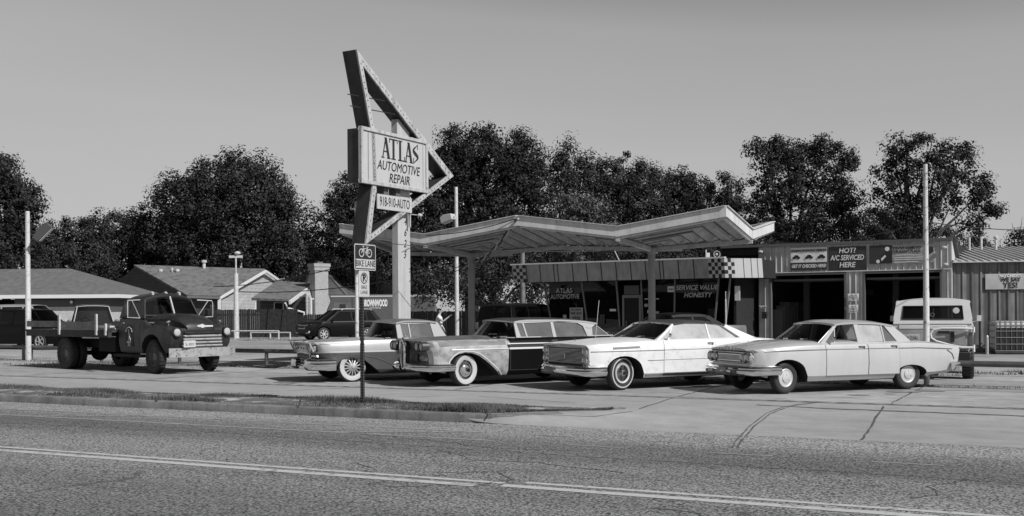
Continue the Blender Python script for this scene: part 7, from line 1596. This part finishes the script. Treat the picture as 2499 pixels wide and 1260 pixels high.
def house_b():
    t = thing('gabled_house', 'long house with a dark left gable and bright right gable behind the board fence', 'house', (0, 0, 0))
    A, Bk, P1 = P(462, 722, 80), P(238, 717, 92), P(335, 652, 86); C_, P2, D_ = P(541, 724, 80), P(643, 662, 87), P(727, 720, 96)
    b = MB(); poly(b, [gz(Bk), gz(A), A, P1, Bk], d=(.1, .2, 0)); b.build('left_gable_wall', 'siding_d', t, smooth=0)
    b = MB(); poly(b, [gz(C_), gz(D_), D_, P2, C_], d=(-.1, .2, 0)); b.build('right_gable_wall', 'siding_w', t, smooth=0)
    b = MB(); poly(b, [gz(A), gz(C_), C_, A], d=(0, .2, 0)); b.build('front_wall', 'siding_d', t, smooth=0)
    up = Vector((0, -.05, .16)); fo = Vector((0, -.5, -.12))
    b = MB(); poly(b, [A + fo, C_ + fo, P2 + Vector((.2, -.2, .02)), P1 + Vector((-.2, -.2, .02))], d=up); poly(b, [P1, P2, D_ + Vector((0, 2, 0)), Bk + Vector((0, 2, 0))], d=up); b.build('roof', 'shingleb', t, smooth=0)
    b = MB(); b.beam(C_ + fo, P2 + Vector((.25, -.3, -.02)), .12, .2); b.beam(P2 + Vector((.25, -.3, -.02)), D_ + Vector((.3, -.3, 0)), .12, .2); b.build('rake_board', 'trimw', t, smooth=0)
    b = MB(); b.beam(A + fo + Vector((0, -.04, .02)), C_ + fo + Vector((0, -.04, .02)), .1, .16); b.build('gutter', 'mull', t, smooth=0)
    q = P(536, 724, 79.6); b = MB(); b.box(q.x - .12, q.x + .1, q.y - .1, q.y + .1, 0, q.z - .1); b.build('corner_post', 'trimw', t, smooth=0)
    for px, py, w_, h, m in ((592, 745, .55, .75, 'interior'),):
        q = P(px, py, 82.0); dr = (gz(D_) - gz(C_)).normalized(); tt = (q.x - C_.x) / dr.x; q = gz(C_) + dr * tt; q.z = 2.15
        nrm = Vector((dr.y, -dr.x, 0)); b = MB(); b.beam(q - dr * .6 + nrm * .06, q + dr * .6 + nrm * .06, .06, 1.3); f = b.build('window', 'trimw', t, smooth=0)
        b = MB(); b.beam(q - dr * .42 + nrm * .10, q + dr * .42 + nrm * .10, .05, 1.0); b.build('pane', m, f, smooth=0)
    for i, (px, py, Y, h, r_) in enumerate([(392, 671, 84.5, .42, .10), (420, 672, 84.5, .55, .05), (433, 671, 84.5, .42, .10), (498, 662, 86, .85, .13), (536, 665, 88, .2, .28), (588, 658, 89, .9, .10), (578, 665, 88, .2, .35), (455, 690, 83, .15, .15)]):
        q = P(px, py, Y); b = MB(); b.lathe([(r_, -.5), (r_, h), (0, h)], tuple(q), 'z', 10)
        if h > .4: b.lathe([(r_ * 1.7, h - .16), (r_ * 1.7, h + .02), (0, h + .06)], tuple(q), 'z', 10)
        b.build('roof_vent', 'pale' if h > .3 else 'mull', t)
house_b()
def house_c():
    t = thing('porch_house', 'small house wing with a streaky porch roof between the bright gable and the brick chimney', 'house', (0, 0, 0))
    a, c_, e, f = P(614, 733, 72), P(704, 736, 72), P(758, 696, 79), P(676, 690, 80); g_ = P(812, 736, 86)
    b = MB(); poly(b, [a, c_, e, f], d=(0, -.04, .14)); b.build('roof', 'shingleb', t, smooth=0)
    b = MB(); b.beam(c_ + Vector((.1, -.1, -.08)), e + Vector((.15, -.1, -.05)), .12, .24); b.build('rake_board', 'trimw', t, smooth=0)
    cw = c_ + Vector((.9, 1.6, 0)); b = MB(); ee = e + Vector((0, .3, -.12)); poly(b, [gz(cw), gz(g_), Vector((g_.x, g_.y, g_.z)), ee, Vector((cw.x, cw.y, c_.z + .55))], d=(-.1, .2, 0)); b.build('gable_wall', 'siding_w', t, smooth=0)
    b = MB(); b.box(a.x, c_.x + .9, 74.5, 74.7, 0, 2.7); b.build('porch_wall', 'siding_d', t, smooth=0)
    for px in (680,):
        q = P(px, 747, 74.4); b = MB(); b.box(q.x - .35, q.x + .35, 74.42, 74.5, 1.2, 2.3); w_ = b.build('window', 'trimw', t, smooth=0); b = MB(); b.box(q.x - .27, q.x + .27, 74.40, 74.42, 1.25, 2.25); b.build('pane', 'interior', w_, smooth=0)
    dr = (gz(g_) - gz(cw)).normalized(); nrm = Vector((dr.y, -dr.x, 0)); q = gz(cw) + dr * 2.2; q.z = 1.85
    b = MB(); b.beam(q - dr * .55 + nrm * .05, q + dr * .55 + nrm * .05, .06, 1.5); w_ = b.build('window', 'trimw', t, smooth=0); b = MB(); b.beam(q - dr * .2 + nrm * .09, q + dr * .25 + nrm * .09, .05, 1.3); b.build('pane', 'interior', w_, smooth=0)
    b = MB(); b.tube([c_ + Vector((-.2, -.1, -.1)), c_ + Vector((-.1, .2, -.45)), c_ + Vector((.75, 1.5, -.75)), c_ + Vector((.8, 1.55, -2.6))], .07, 6); b.build('downpipe', 'trimw', t)
    q = P(769, 700, 76.5); t2 = thing('brick_chimney', 'tall pale brick chimney standing against the house wall behind the board fence', 'chimney', (q.x, q.y, 0), radians(38))
    zt = P(769, 645, 76.5).z
    b = MB(); b.box(0, 1.06, 0, .78, 0, zt); b.box(-.0, 1.06, 0, .0, 0, .1); b.build('stack', 'brickd', t2, smooth=0)
    b = MB(); b.box(-.08, 1.14, -.08, .86, zt - .45, zt - .18); b.box(-.13, 1.19, -.13, .91, zt - .176, zt + .06); b.build('cap', 'brickd', t2, smooth=0)
    b = MB(); b.box(.3, .75, .2, .6, zt + .06, zt + .2); b.build('flue', 'wallgrey', t2, smooth=0)
    b = MB(); b.hexa([(1.04, 0, 0), (1.9, 0, 0), (1.9, .7, 0), (1.04, .7, 0), (1.04, 0, 2.9), (1.06, 0, 2.9), (1.06, .7, 2.9), (1.04, .7, 2.9)]); b.build('shoulder', 'brickd', t2, smooth=0)
    t3 = thing('dark_roof_house', 'house with a large dark mossy roof behind the chimney and the painted van', 'house', (0, 0, 0))
    a, pk, c_ = P(706, 694, 92), P(779, 648, 88), P(850, 724, 84); r2, e2 = P(1010, 662, 104), P(1030, 728, 98)
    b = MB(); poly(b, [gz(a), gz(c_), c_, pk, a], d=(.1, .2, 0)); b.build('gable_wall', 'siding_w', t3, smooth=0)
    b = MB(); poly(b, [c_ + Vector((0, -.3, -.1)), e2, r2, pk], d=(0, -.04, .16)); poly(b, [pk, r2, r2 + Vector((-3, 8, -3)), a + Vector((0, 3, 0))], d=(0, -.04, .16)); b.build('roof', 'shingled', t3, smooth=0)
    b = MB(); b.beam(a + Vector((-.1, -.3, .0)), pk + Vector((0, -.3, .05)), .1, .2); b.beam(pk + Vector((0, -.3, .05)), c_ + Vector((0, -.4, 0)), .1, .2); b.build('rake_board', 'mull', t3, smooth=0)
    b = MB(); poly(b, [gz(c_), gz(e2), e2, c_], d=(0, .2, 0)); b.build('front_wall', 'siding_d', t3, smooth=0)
house_c()
def fence(name, label, a, b_, h, m, bw=.14, seed=1):
    a, b_ = Vector(a), Vector(b_); d = b_ - a; L_ = d.length; rz = math.atan2(d.y, d.x); t = thing(name, label, 'fence', (a.x, a.y, 0), rz)
    r = random.Random(seed); mb = MB(); x = 0
    while x < L_:
        hh = h + r.uniform(-.03, .03); y = r.uniform(-.012, .012); mb.box(x, x + bw - .012, y, y + .02, .03, hh); x += bw
    mb.build('boards', m, t, smooth=0)
    mb = MB(); mb.box(0, L_, .025, .07, .4, .5); mb.box(0, L_, .025, .07, h - .4, h - .3); mb.build('rails', m, t, smooth=0)
    k = max(1, int(L_ / 2.4))
    for i in range(k + 1): mb = MB(); mb.box(L_ * i / k - .05, L_ * i / k + .05, .075, .17, 0, h - .05); mb.build('post', m, t, smooth=0)
fence('board_fence', 'tall dark board fence behind the flatbed truck and the small meter pole', P(490, 823, 69), P(723, 823, 69), 1.81, 'boards', seed=2)
fence('board_fence', 'lower dark board fence between the tall fence and the black crossover', P(725, 822, 69.5), P(905, 822, 69.5), 1.45, 'boards', seed=3)
fence('pale_fence', 'weathered pale fence just visible over the patched black car roof', P(1195, 765, 62) * 1, P(1420, 764, 58) * 1, 1.52, 'palefence', seed=4)
fence('pale_fence', 'pale fence section behind the black utility beside the sign pole', P(1006, 745, 70) * 1, P(1046, 745, 69) * 1, 2.1, 'palefence', seed=5)
for (x0, x1, y, nm, lb) in ((468, 680, 808, 'gate_rail', 'thin pale rail in front of the tall board fence'), (612, 708, 812, 'gate_rail', 'short lower pale rail ending near the black crossover')):
    a, b_ = P(x0, y, 65), P(x1, y, 64); t = thing(nm, lb, 'rail', (a.x, a.y, 0)); q = MB(); q.tube([(0, 0, a.z), (b_.x - a.x, b_.y - a.y, b_.z)], .045, 6); q.build('pipe', 'pale', t)
    for k in (0, .5, 1): q = MB(); q.tube([((b_.x - a.x) * k, (b_.y - a.y) * k, 0), ((b_.x - a.x) * k, (b_.y - a.y) * k, a.z)], .05, 6); q.build('post', 'pale', t)

# ================================================================== TREES
TREE_G = 'trees standing beyond the lot'
def tree(name, label, lobes, Y, seed, leaf='leaf_d', size=.24, dens=1.0, trunk=None, tr=.3, fill=.35, cl=1.0, limbs=7, spiky=0):
    """lobes: (px,py,rx,ry) crown masses measured in the photo at distance Y"""
    r = np.random.default_rng(seed); rr = random.Random(seed); s_ = Y / F
    L_ = []
    for (px, py, rx, ry) in lobes:
        c_ = P(px, py, Y); L_.append((np.array([c_.x, Y + rr.uniform(-.25, .25) * rx * s_, c_.z]), rx * s_, ry * s_))
    bx = trunk if trunk is not None else sum(l[0] for l in lobes) / len(lobes); base = P(bx, 760, Y); base.z = 0
    t = thing(name, label, 'tree', tuple(base), 0, TREE_G); B_ = np.array(base)
    pts, nrm, szs = [], [], []
    for c_, a, h in L_:
        area = pi * a * h; nc = int(area * 5.0 * dens / cl**2) + 6
        d = r.normal(size=(nc, 3)); d[:, 1] -= .35; d /= np.linalg.norm(d, axis=1)[:, None]
        rad = np.where(r.random(nc) < fill, r.uniform(.2, .8, nc), r.uniform(.80, 1.0, nc) + .10 * (r.random(nc) < .12))
        cc = c_ + d * rad[:, None] * np.array([a, a * .8, h])
        if spiky: cc[:, 2] += np.where((d[:, 2] > .2) & (r.random(nc) < .5), r.uniform(0, spiky, nc), 0)
        for k in range(nc):
            if cc[k, 2] < .4: continue
            m_ = int(78 * r.uniform(.6, 1.3)); q = np.clip(r.normal(size=(m_, 3)), -1.5, 1.5) * np.array([.34, .34, .28 if not spiky else .42]) * cl * r.uniform(.6, 1.35)
            pts.append(cc[k] + q); nn = q / (np.linalg.norm(q, axis=1)[:, None] + 1e-6) * 1.2 + d[k] * .5 + r.normal(size=(m_, 3)) * .32 + np.array([0, 0, .2]); nrm.append(nn)
    p = np.concatenate(pts) - B_; n = np.concatenate(nrm); n /= np.linalg.norm(n, axis=1)[:, None]
    ref = r.normal(size=n.shape); a = np.cross(n, ref); a /= np.linalg.norm(a, axis=1)[:, None]; b_ = np.cross(n, a); sz = size * .74 * r.uniform(.55, 1.25, len(p))[:, None]
    V = np.stack([p - a * sz * .62, p - b_ * sz * .36, p + a * sz * .62, p + b_ * sz * .36], 1).reshape(-1, 3)
    o = quads('crown', V, leaf, parent=t)
    mb = MB(); top = max(l[0][2] for l in L_); cx = L_[0][0] - B_
    mb.tube([(0, 0, 0), (rr.uniform(-.2, .2), 0, top * .3), (cx[0] * .4, cx[1] * .4, top * .6), (cx[0] * .8, cx[1] * .8, top * .9)], [tr * 1.3, tr, tr * .7, tr * .2], 9)
    for k in range(limbs):
        c_, a_, h_ = L_[k % len(L_)]; e = c_ - B_ + np.array([rr.uniform(-.7, .7) * a_, rr.uniform(-.4, .4) * a_, rr.uniform(-.2, .7) * h_]); z0 = top * rr.uniform(.22, .5)
        m0 = Vector((0, 0, z0)); e = Vector(e); mid = m0.lerp(e, .5) + Vector((rr.uniform(-.4, .4), 0, .4)); mb.tube([m0, mid, e], [tr * .5, tr * .3, tr * .08], 6)
    mb.build('trunk', 'bark', t, smooth=60)
    return t
T = tree
T('dark_tree', 'tall dark tree cut by the left edge of the photo', [(-20, 520, 115, 130), (10, 440, 45, 60), (60, 500, 42, 55), (0, 640, 120, 90), (50, 590, 40, 50), (-10, 400, 28, 35)], 84, 1, dens=1.1, size=.26)
T('leafy_tree', 'low rounded tree behind the left pole', [(170, 590, 75, 62), (230, 570, 40, 55), (130, 640, 70, 70), (215, 655, 80, 70)], 92, 2, 'leaf_m')
T('leafy_tree', 'mid-height tree between the low rounded tree and the broad maple', [(300, 570, 52, 55), (340, 600, 60, 60), (280, 640, 70, 70), (350, 540, 35, 40), (400, 650, 80, 60)], 95, 3, 'leaf_d')
T('broad_maple', 'broad maple with upright twigs behind the gabled house', [(590, 500, 130, 100), (480, 520, 100, 90), (690, 560, 85, 85), (590, 430, 60, 50), (520, 470, 70, 60), (650, 470, 55, 55), (420, 520, 60, 70), (560, 610, 190, 80), (690, 620, 90, 70), (420, 600, 80, 70)], 92, 4, 'leaf_m', size=.28, cl=1.15, spiky=1.0, limbs=12, tr=.45)
T('leafy_tree', 'small tree in the gap right of the broad maple', [(755, 600, 45, 50), (790, 620, 50, 60), (740, 650, 60, 50)], 90, 5, 'leaf_l', size=.22, dens=.8)
T('dark_tree', 'dark tree left of and behind the arrow sign', [(845, 480, 50, 55), (820, 540, 45, 50), (890, 530, 55, 70), (870, 590, 80, 60), (920, 640, 110, 70), (820, 640, 60, 60), (935, 560, 60, 70)], 88, 6)
T('tall_dark_tree', 'tallest dark tree behind the arrow tip and canopy', [(1130, 380, 70, 85), (1200, 400, 90, 95), (1270, 390, 60, 75), (1100, 470, 75, 90), (1180, 500, 130, 100), (1290, 480, 70, 90), (1060, 560, 90, 90), (1150, 620, 130, 90), (1290, 600, 90, 80), (1020, 650, 60, 80), (1000, 560, 50, 60)], 86, 7, size=.26, cl=1.1, limbs=12, tr=.5)
T('leafy_tree', 'lumpy topped tree right of the tallest dark tree', [(1370, 400, 55, 60), (1430, 420, 60, 65), (1480, 440, 40, 55), (1400, 500, 90, 80), (1390, 600, 100, 80)], 90, 8, 'leaf_m', cl=1.25)
T('light_tree', 'lighter small-leaved tree rising just above the canopy middle', [(1440, 540, 62, 60), (1400, 510, 40, 45), (1480, 580, 55, 50), (1420, 610, 70, 60)], 74, 9, 'leaf_l', size=.20)
T('leafy_tree', 'rounded tree above the canopy valley', [(1535, 440, 50, 65), (1580, 470, 50, 60), (1550, 530, 80, 70), (1560, 620, 90, 70), (1510, 500, 50, 60)], 92, 10, 'leaf_m')
T('leafy_tree', 'rounded tree behind the canopy corner peak', [(1640, 470, 60, 65), (1700, 480, 45, 60), (1660, 550, 85, 75), (1680, 630, 90, 60)], 94, 11, 'leaf_d')
T('leafy_tree', 'dark low tree between the canopy corner and the open crowned tree', [(1770, 480, 45, 60), (1750, 530, 50, 60), (1800, 560, 60, 70), (1790, 620, 70, 50)], 90, 12, 'leaf_d')
T('open_tree', 'tall open-crowned tree behind the left bay door', [(1865, 380, 50, 48), (1930, 375, 55, 45), (2000, 375, 55, 42), (2055, 400, 38, 50), (1900, 450, 70, 55), (1990, 455, 70, 60), (2060, 490, 45, 60), (1950, 540, 90, 60), (2040, 570, 80, 60), (1890, 590, 80, 50), (1860, 520, 50, 60)], 80, 13, 'leaf_d', size=.24, dens=.80, fill=.3, trunk=1930, limbs=10, tr=.32)
T('open_tree', 'open-crowned tree with sky gaps and a drooping right branch, behind the right pole', [(2200, 380, 50, 45), (2260, 370, 50, 40), (2330, 385, 50, 42), (2180, 440, 50, 55), (2260, 450, 70, 60), (2350, 450, 55, 55), (2180, 510, 60, 50), (2280, 510, 70, 40), (2395, 480, 30, 45), (2430, 515, 36, 12), (2370, 540, 25, 22), (2200, 560, 70, 45)], 76, 14, 'leaf_d', size=.24, dens=.52, fill=.2, trunk=2225, limbs=14, tr=.34)
T('leafy_tree', 'low dark tree under the open crown behind the garage roof', [(2120, 560, 70, 50), (2200, 590, 70, 50), (2290, 600, 70, 45), (2150, 620, 90, 40)], 96, 15, 'leaf_m')
T('leafy_tree', 'small distant rounded tree over the annex roof', [(2370, 605, 50, 40), (2410, 620, 30, 30), (2340, 640, 60, 30)], 110, 16, 'leaf_m')
T('dark_tree', 'dark tree cut by the right edge of the photo', [(2495, 605, 42, 38), (2530, 590, 50, 50), (2470, 640, 50, 30)], 84, 17, 'leaf_d', dens=.9)
T('hedge_tree', 'bushy dark tree filling the gap under the canopy left of the office', [(1060, 700, 60, 55), (1140, 690, 70, 60), (1230, 690, 70, 60), (1310, 700, 50, 55), (1270, 640, 60, 40)], 70, 18, 'leaf_m', size=.2)
T('hedge_tree', 'bushy dark tree behind the painted van', [(880, 690, 70, 50), (950, 690, 60, 60), (1010, 700, 50, 60)], 112, 19, 'leaf_d')
T('hedge_tree', 'dark leafy mass behind the office roof', [(1400, 640, 90, 50), (1500, 640, 90, 50), (1620, 640, 90, 50), (1740, 635, 80, 50), (1840, 630, 70, 40)], 78, 20, 'leaf_d', size=.22)
T('leafy_tree', 'low dark tree between the gabled house roof and the broad maple', [(280, 690, 70, 50), (400, 660, 80, 50), (520, 660, 90, 45), (640, 650, 80, 50)], 104, 21, 'leaf_d')
# bare twigs at the right edge
q = P(2470, 640, 84); tw = thing('bare_branch', 'thin bare twigs rising over the annex roof at the right edge', 'branch', (q.x, q.y, 0)); b = MB(); rr = random.Random(2)
for px, py in ((2448, 575), (2470, 545), (2485, 560), (2440, 595), (2495, 530)):
    e = P(px, py, 84); b.tube([(0.5, 0, q.z - 1.5), ((e.x - q.x) * .5 + rr.uniform(-.2, .2), 0, (e.z + q.z) / 2), (e.x - q.x, 0, e.z)], [.06, .035, .012], 5)
b.build('twigs', 'bark', tw)
fence('board_fence', 'dark low board fence behind the T-shirt person', P(960, 760, 66), P(1200, 760, 62), 1.62, 'boards', seed=8)
